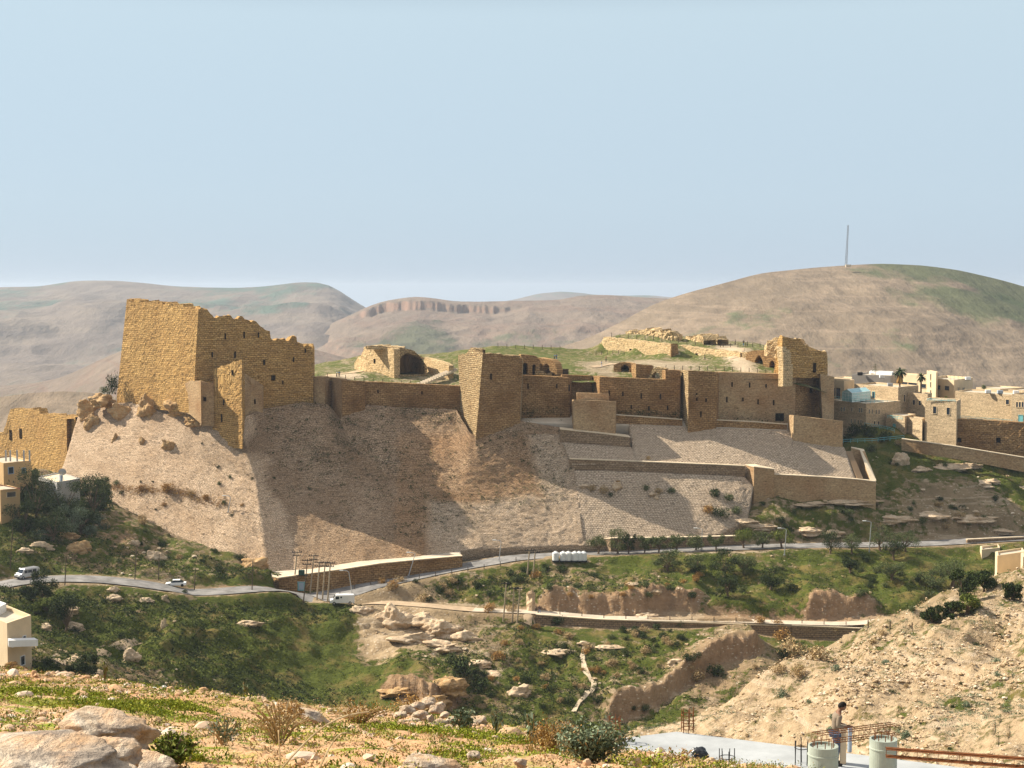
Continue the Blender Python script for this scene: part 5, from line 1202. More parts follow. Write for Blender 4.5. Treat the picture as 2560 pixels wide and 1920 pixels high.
for k,(px,py,w,h,lb) in enumerate([(1770,1255,60,18,'pale rock ledge at the right edge of the grey slope, upper'),(1800,1300,90,24,'broad pale rock ledge at the lower right of the grey slope'),(1860,1308,70,16,'cracked ledge right of the grey slope foot'),(1905,1318,60,14,'low ledge above the roadside trees'),
  (2120,1255,120,14,'long flat ledge below the right retaining wall'),(2040,1262,90,12,'flat ledge under the level retaining wall'),(2020,1330,70,20,'pale rounded rock above the upper road'),(2080,1335,60,16,'flat pale rock above the upper road, right'),(2230,1300,110,22,'broken rock shelf on the green slope at right'),(2330,1290,90,18,'long rock shelf on the green slope, further right'),(2420,1296,110,20,'rock shelf near the right edge above the road'),(2500,1330,60,14,'low rock by the road at the right edge'),
  (2254,1160,40,44,'knobbly standing rock on the green slope below the town'),(2300,1178,50,18,'low rock right of the knobbly standing one'),(2380,1170,90,16,'ragged stone bank on the green slope under the town wall'),(2420,1166,60,14,'pale stones at the right end of the ragged stone bank'),(2454,1212,56,20,'big pale boulder on the green slope at right'),(2480,1205,40,14,'boulder leaning behind the big pale one'),(2560,1220,40,10,'flat pale rock at the right edge of the green slope'),
  (2345,1245,16,9,'small white stone, topmost of a line down the green slope'),(2380,1262,16,10,'small white stone, second of a line down the green slope'),(2410,1272,18,11,'small white stone, third of a line down the green slope'),(2440,1280,14,8,'small white stone, lowest of a line down the green slope')]):
    outcrop(px, py, w, h, 70 + k, lb, 'rock_pale', bvs=('main',), rough=0.3, strata=0.12, depth=0.6, name='boulder' if w < 60 else 'rock_ledge')
# pale outcrop by the junction
for k,(px,py,w,h,lb) in enumerate([(985,1560,80,66,'big pale craggy outcrop beside the junction'),(1045,1560,100,50,'pale craggy outcrop right of the big one'),(1100,1580,90,44,'third pale crag in the outcrop below the junction'),(1030,1600,110,36,'low pale crag at the foot of the outcrop'),(1100,1625,100,30,'lower shelf of the pale outcrop'),(1165,1600,70,34,'right-hand crag of the pale outcrop'),(900,1530,50,24,'small pale crag left of the outcrop, below the van'),
  (1070,1760,90,40,'red-brown earth crag above the foreground crest'),(1120,1720,90,44,'tawny crag beside the gully bush'),(1000,1735,90,24,'dark brown undercut bank below the green hill'),(1200,1660,60,20,'pale slab among bushes in the middle of the valley'),(1390,1635,70,18,'pale ledge left of the footpath'),(1230,1690,60,22,'weathered ledge in the valley middle'),(1300,1735,56,34,'grey rock face in the gully left of the footpath'),(1520,1620,60,12,'thin pale ledge right of the footpath'),
  (1460,1610,30,10,'pale slab at the top of the footpath'),(1690,1660,40,18,'tawny boulder at the edge of the gully bank'),(1620,1540,50,14,'tan rock in the earth bank above the lower road'),(1580,1462,28,12,'flat stone on the green slope under the water tanks'),(1640,1480,30,12,'pale stones on the green slope between the roads')]):
    outcrop(px, py, w, h, 100 + k, lb, 'rock_pale' if k not in (7, 8, 9) else 'rock_gold', bvs=('main',), rough=0.38, strata=0.10, depth=0.7, name='crag' if w >= 60 else 'boulder', sub=5 if w > 70 else 4)
for k,(px,py,w,h,lb) in enumerate([(110,1330,44,20,'orange rock with a pale top, left one of a pair above the road'),(165,1345,60,24,'orange rock with a pale top, right one of a pair above the road'),(60,1378,40,14,'tan rock beside the thin poles at far left'),(105,1368,50,22,'pale boulder on the green slope at far left'),(335,1360,26,16,'small pale boulder in the middle of the left green slope'),(390,1400,50,36,'tall tawny rock above the left road'),(200,1380,60,40,'red-brown rock face above the left road'),(280,1476,26,16,'rounded tan boulder below the left road'),(285,1500,40,20,'flat tan boulder on the dark green slope'),(362,1505,44,16,'long pale slab on the dark green slope'),(413,1502,18,22,'upright pale stone on the dark green slope'),(412,1568,18,34,'tall upright pale stone in the middle of the dark green slope'),(330,1650,40,40,'slanting pale slab under the dirt path'),(185,1572,60,22,'pale slab left of the dark tree'),(160,1530,60,26,'sunlit slab by the dark tree, upper'),(110,1570,40,18,'tan slab near the white house'),(620,1560,60,16,'pale streak of rock in the dark green slope'),(520,1330,100,40,'brown rock bank at the foot of the lit slope'),(480,1345,70,16,'pale flat ledge under the lit slope'),(640,1420,70,40,'tawny bank beside the left road'),(707,1466,24,16,'pair of tan boulders by the junction wall'),(230,1690,50,30,'pale rock behind the foreground crest at left')]):
    outcrop(px, py, w, h, 140 + k, lb, 'rock_gold' if k in (0, 1, 6, 17, 19) else 'rock_pale', bvs=('main',), rough=0.3, strata=0.06, depth=0.6, name='boulder')
M['bank'] = rock_mat('eroded_earth', (0.36, 0.225, 0.125), (0.27, 0.155, 0.08), (0.46, 0.35, 0.23), 0.5, 0.6)
# earth bank and rock faces along the lower road
wall('earth_bank', 'pale rounded end of the cut bank behind the lower road', 'bank', [(1316,338,1484,1526),(1322,335.5,1476,1526),(1330,335,1476,1528),(1338,336,1482,1530)], M['rock_pale'], 3, rag=0.4, rough=0.4, solid=True, bv='bank1', ragw=3)
capped('retaining_wall', 'long low retaining wall under the lower road, left stretch', [(1339,331.6,1538,1558),(1500,329.8,1550,1566),(1800,328,1560,1574),(1979,327.4,1566,1590)], 'terrace_wall', 0.6, rough=0.05)
capped('retaining_wall', 'taller retaining wall under the lower road, right stretch ending at the bare hillside', [(1980,327,1565,1596),(2100,326.6,1570,1596),(2288,326.4,1579,1600),(2340,326.4,1582,1602)], 'terrace_wall', 0.6, rough=0.05)
capped('curved_wall', 'low curved stone wall following the lower road up to the right', [(2164,336,1541,1551),(2240,338,1528,1540),(2315,341,1514,1528),(2370,345,1497,1512),(2418,349,1478,1492)], 'curtain', 0.6, rough=0.05)
capped('road_parapet', 'low parapet along the upper road at the right edge', [(2418,377,1350,1358),(2500,380,1346,1354),(2600,384,1342,1350)], 'terrace_wall', 0.5)
wall('dry_stone_wall', 'short heap-like dry stone wall on the green slope between the roads', 'wall', [(1918,353,1442,1448),(1980,353,1438,1448),(2044,354,1437,1445)], M['rubble'], 1.2, rag=0.5, rough=0.3, bv='dsw')

# roadside trees
TR = [(1495,1385,1343,44,'mid','olive tree beside the water tanks, leftmost of the roadside trees'),(1545,1384,1333,50,'mid','round olive tree in front of the low retaining wall'),(1572,1384,1345,30,'dark','small dark tree right of the round olive tree'),
 (1611,1382,1346,32,'mid','thin roadside tree, first right of the wall corner group'),(1646,1381,1348,34,'mid','thin roadside tree in front of the low retaining wall, middle'),(1690,1380,1346,36,'mid','thin roadside tree in front of the low retaining wall, right'),(1740,1378,1340,40,'mid','wispy roadside tree beside the street lamp'),(1790,1376,1338,36,'mid','roadside tree where the low retaining wall ends'),
 (1860,1372,1332,44,'green','pale green roadside tree near the tall lamp, left'),(1905,1371,1334,40,'mid','roadside tree left of the tall lamp'),(1955,1370,1330,50,'green','leafy roadside tree behind the tall lamp'),(2075,1384,1336,46,'dark','dark tree leaning over the upper road'),(2130,1384,1340,50,'mid','tree on the lower side of the upper road'),(2200,1376,1325,56,'mid','larger tree by the second lamp'),(2265,1380,1335,56,'mid','wide tree right of the second lamp'),(2235,1400,1350,50,'dark','dark tree below the road by the second lamp')]
for k, a in enumerate(TR):
    tree(a[0], a[1], a[2], a[3], 'leaf_' + a[4], a[5], seed=200 + k, group='trees along the upper road', trunkf=0.22, leafn=1300, leaf=0.26)
for k, a in enumerate([(1670,1428,1385,60,'mid','tree below the upper road, left of the dark thicket'),(1740,1430,1392,56,'mid','tree below the upper road in the sunny slope'),(1810,1440,1385,70,'dark','dark spreading tree below the upper road'),(1860,1436,1392,60,'mid','tree right of the dark spreading one below the road'),(1820,1490,1445,60,'dark','dark tree low on the green slope, left'),(1925,1474,1428,56,'dark','tree behind the dry stone wall on the green slope'),(2125,1432,1400,44,'dark','small tree in the middle of the green slope'),
   (2230,1450,1412,60,'mid','olive tree on the green slope, middle right'),(2380,1465,1402,100,'mid','big spreading tree on the green slope at right'),(2330,1470,1430,60,'mid','tree left of the big spreading one'),(2410,1500,1440,60,'dark','dark tree at the end of the curved wall'),
   (2330,1556,1518,46,'dark','dark bushy tree between the curved wall and the hillside'),(2420,1536,1488,54,'green','bright green tree at the top of the bare hillside crest'),(2380,1548,1512,42,'dark','dark tree left of the bright green one by the hillside'),(2460,1480,1440,50,'dark','dark tree beside the cream building'),(2530,1500,1466,44,'dark','dark tree in front of the cream building')]):
    tree(a[0], a[1], a[2], a[3], 'leaf_' + a[4], a[5], seed=240 + k, group='trees on the green slope', trunkf=0.15, leafn=1700, leaf=0.30)
# dark thicket by the left houses
for k, a in enumerate([(95,1300,1190,90,'dark','tall dark tree beside the cream house at left'),(160,1300,1215,100,'dark','dark broad tree in front of the flat roof with the dish'),(235,1290,1202,90,'dark','dark olive tree at the foot of the sunlit slope'),(60,1330,1262,80,'dark','dark tree below the red awning'),(130,1350,1280,100,'dark','black-green tree in the left thicket, centre'),(205,1330,1262,90,'dark','black-green tree in the left thicket, right'),(255,1255,1205,50,'mid','olive crown at the right end of the left thicket'),(175,1335,1275,60,'grey','grey-green shrubby tree in the left thicket'),(85,1222,1180,46,'mid','lighter green tree against the cream house wall'),
   (165,1580,1490,70,'dark','dark round tree above the dirt path at left'),(120,1530,1500,56,'green','light green small tree left of the dark round one'),(205,1712,1650,66,'dark','black-green tree just behind the foreground crest'),(115,1700,1655,64,'dark','dark tree beside the white house'),(30,1690,1662,60,'rust','rusty bush tree in front of the white house'),(105,1500,1440,56,'dark','dark pointed tree beside the left road'),(75,1500,1470,40,'dark','small dark tree left of the pointed one by the road')]):
    tree(a[0], a[1], a[2], a[3], 'leaf_' + a[4], a[5], seed=280 + k, group='trees of the left thicket' if k < 9 else None, trunkf=0.1, leafn=2200, leaf=0.32)
o_ = bpy.data.objects.new('bush', BUSH['dark'][1]); COL.objects.link(o_); o_.location = P(281, 985, 412); o_.scale = (1.9, 1.9, 5.0); tag(o_, 'tall dark shrub clinging to the left edge of the keep', 'bush')
put_bush(262,982,30,'mid','low green bush left of the keep foot, below the clinging tree',('gl1','main'))

# bushes scattered over the valley: look-alikes share a label per place and kind
def where_word(px, py, reg):
    x0, y0, x1, y1 = reg; h = 'left' if px < x0 + (x1 - x0) / 3 else ('right' if px > x1 - (x1 - x0) / 3 else 'middle'); v = 'upper' if py < y0 + (y1 - y0) / 3 else ('lower' if py > y1 - (y1 - y0) / 3 else 'central')
    return v + ' ' + h
def bushes(n, kind, region, wr, label, group, seed, bvs=('main',), name='bush'):
    rs = random.Random(seed); x0, y0, x1, y1 = region
    for k in range(n):
        px, py, w = rs.uniform(x0, x1), rs.uniform(y0, y1), rs.uniform(*wr); f = (w - wr[0]) / (wr[1] - wr[0])
        put_bush(px, py, w, kind, ('small ' if f < .33 else 'large ' if f > .66 else 'middling ') + label + ', ' + where_word(px, py, region) + ' part', bvs, group=group, name=name, hs=rs.uniform(0.7, 1.0))
KD = {'dry': 'tan dry', 'rust': 'rusty brown', 'mid': 'olive green', 'dark': 'dark green', 'grey': 'grey-green', 'green': 'bright green'}
for n, kind, reg, wr, where in [
 (16,'dry',(1220,1575,1560,1760),(22,46),'in the valley around the footpath'),(12,'rust',(1220,1570,1560,1740),(20,36),'in the valley around the footpath'),(16,'dark',(1180,1620,1640,1790),(20,44),'in the valley around the footpath'),(14,'mid',(1180,1590,1640,1790),(20,40),'in the valley around the footpath'),
 (11,'dry',(1560,1572,1760,1700),(22,40),'above the gully bank'),(9,'dark',(1560,1572,1760,1660),(22,40),'above the gully bank'),
 (9,'rust',(1330,1440,1780,1520),(20,40),'on the green slope above the earth bank'),(8,'dark',(1250,1420,1500,1470),(26,50),'below the white water tanks'),(7,'mid',(1250,1420,1700,1500),(24,40),'below the white water tanks'),
 (9,'dark',(1700,1400,2300,1500),(22,42),'on the green slope between the two roads'),(9,'mid',(1800,1420,2400,1530),(22,40),'on the green slope between the two roads'),
 (7,'dry',(930,1440,1250,1510),(22,44),'on the green mound right of the van'),(7,'dark',(930,1450,1250,1510),(22,40),'on the green mound right of the van'),
 (12,'dry',(250,1290,700,1400),(22,44),'at the foot of the sunlit castle slope'),(10,'mid',(150,1310,640,1430),(20,36),'on the green slope above the left road'),(8,'dark',(250,1340,640,1430),(20,40),'on the green slope above the left road'),
 (10,'dark',(60,1480,700,1600),(18,32),'on the dark green hillside below the left road'),
 (14,'dark',(10,1235,270,1330),(50,90),'in the left thicket below the flat-roofed house'),(6,'grey',(60,1290,280,1350),(34,60),'in the left thicket below the flat-roofed house'),
 (12,'grey',(1950,1560,2540,1880),(20,50),'on the bare hillside at right'),(8,'dry',(1850,1640,2540,1880),(14,28),'on the bare hillside at right'),(7,'dark',(2150,1600,2540,1880),(14,28),'on the bare hillside at right'),
 (10,'dark',(1900,1240,2500,1340),(20,40),'on the rocky slope right of the castle'),(9,'mid',(1880,1250,2540,1340),(20,36),'on the rocky slope right of the castle'),(6,'dry',(2100,1250,2540,1345),(20,36),'on the rocky slope right of the castle'),
 (8,'mid',(2160,1125,2480,1170),(16,30),'on the green slope under the town wall'),
 (8,'dark',(1560,1570,2000,1600),(22,40),'along the foot of the lower road wall')]:
    bushes(n, kind, reg, wr, KD[kind] + ' bush ' + where, KD[kind] + ' bushes ' + where, hash((kind, reg)) & 0xffff if False else int(reg[0] * 7 + reg[1] * 3 + n))
for a in [(1985,1640,90,'dry','widest tan bare thicket in the gully left of the hillside'),(1950,1600,60,'rust','brown leafless thicket at the top of the gully'),(2040,1650,80,'dry','tan bare thicket leaning right in the gully'),(1995,1690,60,'dry','tan thicket low in the gully'),(1945,1680,50,'dry','tan thicket at the left side of the gully'),(1960,1640,50,'dark','dark bush behind the gully thickets'),(1940,1570,40,'rust','brown bush under the retaining wall joint'),(2090,1585,40,'dry','round tan bush under the right stretch of the retaining wall'),(2205,1590,36,'dry','round tan bush at the right end of the retaining wall'),(2180,1610,34,'dry','tan bush below the right end of the retaining wall'),
          (1740,1700,60,'dry','tan bush hanging over the gully bank'),(1790,1690,60,'dark','dark bush on the gully bank'),(1160,1680,90,'dark','large dark bush in the gully right of the green hill'),(1200,1720,70,'dark','dark bush hanging in the gully, lower'),(1250,1650,50,'rust','rusty bush at the gully head'),(1130,1660,50,'mid','olive bush on the gully rim'),(985,1470,44,'rust','rust-orange bush on the mound behind the van'),(955,1460,30,'rust','smaller rust-orange bush on the mound behind the van'),(1340,1445,40,'rust','brown bush at the foot of the twin poles'),(1228,1530,46,'rust','rusty bush beside the three tall poles'),(1275,1530,40,'dry','tan bush behind the three tall poles'),
          (1395,1560,44,'dark','dark bush in front of the long retaining wall, left'),(1900,1560,40,'rust','brown bush in front of the long retaining wall'),(1700,1565,34,'mid','olive bush in front of the long retaining wall, middle')]:
    put_bush(a[0], a[1], a[2], a[3], a[4])

# ================================================================== STREET THINGS
M['wood'] = plain('weathered_pole_wood', (0.36, 0.29, 0.20), 0.85, 0.25, 3)
M['wood_dark'] = plain('dark_pole_wood', (0.10, 0.075, 0.05), 0.85, 0.25, 3)
M['iron'] = plain('dark_iron', (0.03, 0.03, 0.032), 0.6, 0.2, 3, metal=0.3)
M['white'] = plain('white_paint', (0.80, 0.80, 0.78), 0.5, 0.05, 1)
M['glass'] = plain('dark_glass', (0.02, 0.03, 0.045), 0.1, 0.2, 1, spec=0.6)
M['rubber'] = plain('black_rubber', (0.02, 0.02, 0.02), 0.8, 0.2, 1)
M['chrome'] = plain('pale_metal', (0.55, 0.56, 0.58), 0.3, 0.05, 1, metal=0.6)
M['lamp_glass'] = plain('lamp_lens', (0.75, 0.75, 0.72), 0.3, 0.05, 1)
M['rust'] = plain('rusty_iron', (0.17, 0.065, 0.025), 0.9, 0.3, 8)
M['teal'] = plain('teal_paint', (0.16, 0.42, 0.44), 0.6, 0.1, 1)
def pole(pxb, pyb, pxt, pyt, label, wood='wood', r=0.16, arms=2, group=None, bvs=('main', 'strip'), name='utility_pole', Y=None):
    l = surf(pxb, pyb, *[b for b in bvs if b in BV]) if Y is None else P(pxb, pyb, Y)
    t = P(pxt, pyt, l.y); g = empty(name, l); tag(g, label, 'pole', group); v = t - l
    mb = MB(); mb.tube(v * -0.04, v, r * 1.15, r * 0.8, 8); mb.build('post', M[wood], g)
    for k in range(arms):
        c = v * (0.975 - 0.09 * k); a = MB(); a.box(c + Vector((0, -r - 0.06, 0)), (2.2 - 0.4 * k, 0.12, 0.14))
        for q in (-1.0, -0.5, 0.5, 1.0)[:4]: a.tube(c + Vector((q * (0.95 - 0.18 * k), -r - 0.06, 0.05)), c + Vector((q * (0.95 - 0.18 * k), -r - 0.06, 0.36)), 0.08, 0.05, 6)
        a.build('crossarm', M['iron'], g)
    return g
def lamp(pxb, pyb, pxt, pyt, label, side=-1, Y=None, bvs=('main', 'strip')):
    l = surf(pxb, pyb, *bvs) if Y is None else P(pxb, pyb, Y); t = P(pxt, pyt, l.y); v = t - l
    g = empty('street_lamp', l); tag(g, label, 'street lamp', 'street lamps along the roads')
    MB().tube(v * -0.03, v, 0.13, 0.08, 8).tube((0, 0, 0), v * 0.05, 0.2, 0.18, 8).build('post', M['chrome'], g)
    e = v + Vector((side * 1.3, 0, 0.35)); MB().path([v, v + Vector((side * 0.5, 0, 0.28)), e], 0.06, 6).build('bracket', M['chrome'], g)
    MB().box(e + Vector((side * 0.3, 0, 0.02)), (0.85, 0.36, 0.18)).build('lamp_head', M['lamp_glass'], g, bevel=0.05)
    return g
for a in [(734,1473,743,1378,'tall pale utility pole, leftmost of the group by the junction'),(775,1485,785,1387,'pale utility pole with stacked crossarms by the junction, third from left'),(792,1500,799,1404,'pale utility pole by the junction, fourth from left'),(806,1500,813,1404,'pale utility pole by the junction, second from right'),(819,1504,826,1405,'pale utility pole by the junction, rightmost, nearest the van')]:
    pole(*a[:5], arms=2, group='utility poles at the junction')
pole(758,1511,769,1398,'dark utility pole standing in the pale group by the junction','wood_dark',0.12,2,'utility poles at the junction')
for a in [(1258,1555,1266,1456,'leftmost of three tall pale poles beside the lower road'),(1281,1556,1285,1468,'middle of three tall pale poles beside the lower road'),(1293,1557,1300,1469,'rightmost of three tall pale poles beside the lower road')]:
    pole(*a[:5], arms=1, group='three poles beside the lower road')
p1_ = pole(1318,1439,1324,1374,'left pole of the joined pair below the upper road', arms=1); p2_ = pole(1332,1444,1338,1380,'right pole of the joined pair below the upper road', arms=1)
for a in [(25,1425,32,1318,'thin dark pole at far left above the van'),(162,1463,166,1390,'thin dark pole by the bend of the left road'),(337,1451,341,1373,'thin dark pole in the middle of the left road'),(396,1450,398,1385,'thin dark pole left of the half hidden car'),(486,1477,488,1420,'thin dark pole right of the half hidden car'),(630,1477,632,1402,'thin dark pole near the parked car by the wall')]:
    pole(*a[:5], wood='wood_dark', r=0.10, arms=0, group='thin poles along the left road')
lamp(1021,1441,1038,1385,'leaning street lamp against the tall rubble retaining wall')
lamp(884,1509,872,1430,'street lamp beside the white van, arm to the left')
lamp(1247,1405,1253,1354,'street lamp by the road bend left of the water tanks')
lamp(1505,1352,1510,1312,'short street lamp behind the leftmost roadside tree')
lamp(1753,1376,1756,1324,'street lamp at the right end of the low retaining wall')
lamp(1961,1388,1966,1324,'tall street lamp among the leafy roadside trees')
lamp(2173,1380,2178,1306,'street lamp beside the larger roadside tree at right')
lamp(570,1280,577,1243,'short lamp standing on the sunlit castle slope', bvs=('gl1',))
# vehicles
def van(loc, rz, label, glassy=False, L=5.0, W=1.9, H=2.1, body='white'):
    g = empty('van', loc, rz); tag(g, label, 'van')
    prof = [(-L/2, .35), (-L/2, 1.0), (-L/2 + .55, 1.15), (-L/2 + 1.25, H), (L/2 - .15, H), (L/2, H - .25), (L/2, .35)]   # front at -x
    mb = MB(); mb.prism([(x, -W/2, z) for x, z in prof], (0, W, 0)); mb.build('body', M[body], g, bevel=0.07)
    ws = MB(); ws.prism([(-L/2 + .62, -W/2 + .15, 1.22), (-L/2 + 1.2, -W/2 + .15, H - .12), (-L/2 + 1.17, -W/2 + .15, H - .12), (-L/2 + .59, -W/2 + .15, 1.24)][::-1], (0, W - .3, 0))
    ws = MB().box((-L/2 + .86, 0, 1.63), (0.04, W - .3, 0.95), ax=(Vector((.8, 0, -.6)), Vector((0, 1, 0)), Vector((.6, 0, .8)))); ws.build('windscreen', M['glass'], g)
    for s in (-1, 1):
        MB().box((-L/2 + 1.55, s * W/2, 1.5), (0.75, .03, .6)).build('side_window', M['glass'], g)
        if glassy:
            for q in (2.5, 3.6): MB().box((-L/2 + q, s * W/2, 1.5), (0.95, .03, .6)).build('side_window', M['glass'], g)
        else: MB().box((-L/2 + 2.35, s * W/2, 1.6), (0.35, .03, .35)).build('side_window', M['glass'], g)
        MB().box((-L/2 - .01, s * .65, .82), (.05, .35, .22)).build('headlight', M['lamp_glass'], g)
        for x in (-L/2 + .85, L/2 - .95):
            w = MB().tube((x, s * (W/2 - .22), .34), (x, s * (W/2 + .02), .34), .34, .34, 14).build('wheel', M['rubber'], g)
            MB().tube((x, s * (W/2 + .0), .34), (x, s * (W/2 + .04), .34), .18, .18, 10).build('hubcap', M['chrome'], w)
    MB().box((-L/2 - .04, 0, .48), (.14, W - .1, .22)).build('bumper', M['iron'], g, bevel=0.03)
    MB().box((L/2 + .01, 0, 1.5), (.03, W - .4, .6)).build('rear_window', M['glass'], g)
    return g
def car(loc, rz, label, body='white'):
    L, W = 4.3, 1.7; g = empty('car', loc, rz); tag(g, label, 'car')
    prof = [(-L/2, .3), (-L/2, .75), (-L/2 + 1.1, .9), (L/2 - .8, .92), (L/2, .85), (L/2, .3)]
    MB().prism([(x, -W/2, z) for x, z in prof], (0, W, 0)).build('body', M[body], g, bevel=0.08)
    MB().prism([(x, -W/2 + .12, z) for x, z in [(-L/2 + 1.0, .88), (-L/2 + 1.7, 1.38), (L/2 - 1.2, 1.38), (L/2 - .5, .9)]], (0, W - .24, 0)).build('cabin', M['glass'], g, bevel=0.06)
    MB().box((0.1, 0, 1.40), (1.55, W - .34, .06)).build('roof', M[body], g, bevel=0.02)
    for s in (-1, 1):
        for x in (-L/2 + .8, L/2 - .8): MB().tube((x, s * (W/2 - .2), .31), (x, s * (W/2 + .02), .31), .31, .31, 12).build('wheel', M['rubber'], g)
        MB().box((-L/2 - .01, s * .6, .62), (.05, .3, .16)).build('headlight', M['lamp_glass'], g)
    return g
def on_road(px, py): l = surf(px, py, 'main'); return Vector((l.x, l.y, l.z + 0.20))
van(on_road(856, 1512), R(6), 'white panel van parked at the road junction', L=5.2)
van(on_road(68, 1447), R(52), 'grey minibus with a blue windscreen driving along the left road', glassy=True, L=4.9, body='silver' if 'silver' in M else 'chrome')
car(on_road(440, 1468), R(8), 'pale car half hidden by the bank on the left road')
M['carblue'] = plain('pale_blue_paint', (0.35, 0.42, 0.50), 0.4, 0.05, 1)
# water tanks
def tank(px, py, label):
    l = surf(px, py, 'main'); g = empty('water_tank', l + Vector((0, 0, 0.1))); tag(g, label, 'water tank', 'white water tanks beside the upper road')
    MB().lathe((0, 0, 0), [(0.72, 0), (0.76, 0.1), (0.76, 0.6), (0.72, 0.65), (0.76, 0.7), (0.76, 1.25), (0.72, 1.3), (0.76, 1.35), (0.74, 1.75), (0.5, 1.95), (0.24, 2.0)], 20).build('tank_body', M['white'], g, smooth=False)
    MB().lathe((0, 0, 2.0), [(0.26, 0), (0.26, 0.12), (0.1, 0.16)], 14).build('lid', M['white'], g)
    MB().box((0, 0, -0.1), (1.6, 1.6, 0.2)).build('stand', M['iron'], g)
for px, lb in ((1389,'leftmost white water tank of the row beside the upper road'),(1408,'second white water tank from the left beside the upper road'),(1421,'third white water tank from the left, before the gap in the row'),(1437,'white water tank right after the gap in the row'),(1448,'white water tank second from the right end of the row'),(1459,'rightmost white water tank of the row beside the upper road')):
    tank(px, 1402, lb)
# kiosk and transformer
kl = surf(754, 1476, 'main'); kg = empty('kiosk', kl); tag(kg, 'small pale blue kiosk between the poles at the junction wall', 'kiosk')
MB().box((0, 0, 1.0), (1.6, 1.2, 2.0)).build('cabin', M['teal'], kg, bevel=0.03); MB().box((0, -.62, 1.05), (1.1, .05, 1.5)).build('door', M['carblue'], kg); MB().box((0, 0, 2.05), (1.8, 1.4, .1)).build('roof', M['chrome'], kg)
tl_ = surf(754, 1476, 'main'); tl_ = P(754, 1438, kl.y - 0.6); tg = empty('transformer', tl_); tag(tg, 'dark green transformer box fixed between two poles above the kiosk', 'transformer')
M['dgreen'] = plain('dark_green_paint', (0.03, 0.07, 0.05), 0.6, 0.1, 1)
MB().box((0, 0, 0.6), (1.3, 0.8, 1.1)).build('housing', M['dgreen'], tg, bevel=0.04); MB().box((0, 0, -0.03), (2.6, 0.3, 0.12)).build('shelf', M['iron'], tg)
for s in (-.4, 0, .4): MB().tube((s, 0, 1.1), (s, 0, 1.45), .06, .04, 6).build('insulator', M['chrome'], tg)
# fence posts along the roads and the castle top
def posts(pl, n, h, label, group, bvs=('main',), rail=None):
    """pl: pixel polyline; posts at equal steps, each a thing"""
    pts = [Vector((p[0], p[1], 0)) for p in pl]; L = [0]
    for a, b in zip(pts[:-1], pts[1:]): L.append(L[-1] + (b - a).length)
    proto = None
    for k in range(n):
        s = L[-1] * k / (n - 1); i = max(j for j in range(len(L) - 1) if L[j] <= s + 1e-6)
        p = pts[i].lerp(pts[i + 1], (s - L[i]) / max(1e-6, L[i + 1] - L[i])); l = surf(p.x, p.y, *bvs)
        if proto is None:
            proto = MB().tube((0, 0, -0.2), (0, 0, h), 0.10, 0.08, 6).build('fence_post', M['wood_dark'], None); proto.location = l; tag(proto, label, 'post', group)
        else: c = proto.copy(); COL.objects.link(c); c.location = l
posts([(850,1492),(889,1473),(940,1462),(1046,1448),(1150,1432),(1240,1418),(1290,1404)], 12, 1.1, 'short dark post on the lower verge of the upper road, left bend', 'posts on the verge of the left bend')
posts([(1345,1534),(1489,1546),(1650,1552),(1840,1556),(1979,1562),(2126,1567),(2280,1576)], 18, 1.1, 'thin dark post on the edge of the lower road', 'posts on the edge of the lower road')
posts([(1529,842),(1560,846),(1640,852),(1700,858),(1760,864),(1801,868)], 14, 1.3, 'dark fence post on the terrace in front of the skyline ruins', 'fence posts on the palace terrace', ('mound',))
posts([(1808,868),(1850,868),(1900,868)], 6, 1.3, 'dark fence post on the skyline beside the ruined tower', 'fence posts on the skyline', ('mound',))
posts([(1665,924),(1760,926),(1860,930),(1935,936)], 14, 1.2, 'dark fence post on the grass edge above the high shaded wall', 'fence posts above the high shaded wall', ('mound',))
posts([(1245,868),(1290,872),(1340,872),(1400,874)], 8, 1.2, 'dark fence post on the grassy mound behind the tall tower', 'fence posts on the grassy mound', ('mound',))
posts([(795,944),(840,940),(880,952),(960,958),(1050,963)], 12, 1.1, 'dark fence post on the path edge left of the vaulted ruin', 'fence posts left of the vaulted ruin', ('mound',))
posts([(1490,888),(1520,886),(1550,884),(1560,886)], 6, 1.2, 'dark fence post on the grass below the palace wall', 'fence posts below the palace wall', ('mound',))
posts([(1058,906),(1080,909),(1100,912),(1130,912)], 5, 1.2, 'dark fence post on the bank behind the vaulted ruin', 'fence posts behind the vaulted ruin', ('mound',))
# ================================================================== TOWN BUILDINGS
M['plaster'] = plain('cream_plaster', (0.68, 0.53, 0.34), 0.9, 0.10, 0.4)
M['plaster2'] = plain('ochre_plaster', (0.55, 0.36, 0.17), 0.9, 0.10, 0.4)
M['townstone'] = masonry('town_stone', (0.64, 0.49, 0.31), (0.53, 0.40, 0.25), (0.36, 0.26, 0.15), 0.6, 0.35, 0.03, 0.15, (0.40, 0.28, 0.16), 0.4, 0.06)
M['greywall'] = plain('grey_render', (0.30, 0.27, 0.24), 0.9, 0.12, 0.4)
M['blueglass'] = plain('pale_blue_glass', (0.42, 0.66, 0.66), 0.15, 0.12, 0.5, spec=0.5)
M['roofing'] = plain('dusty_flat_roof', (0.46, 0.40, 0.31), 0.9, 0.15, 0.5)
M['concrete'] = plain('grey_concrete', (0.42, 0.41, 0.39), 0.85, 0.12, 0.6)
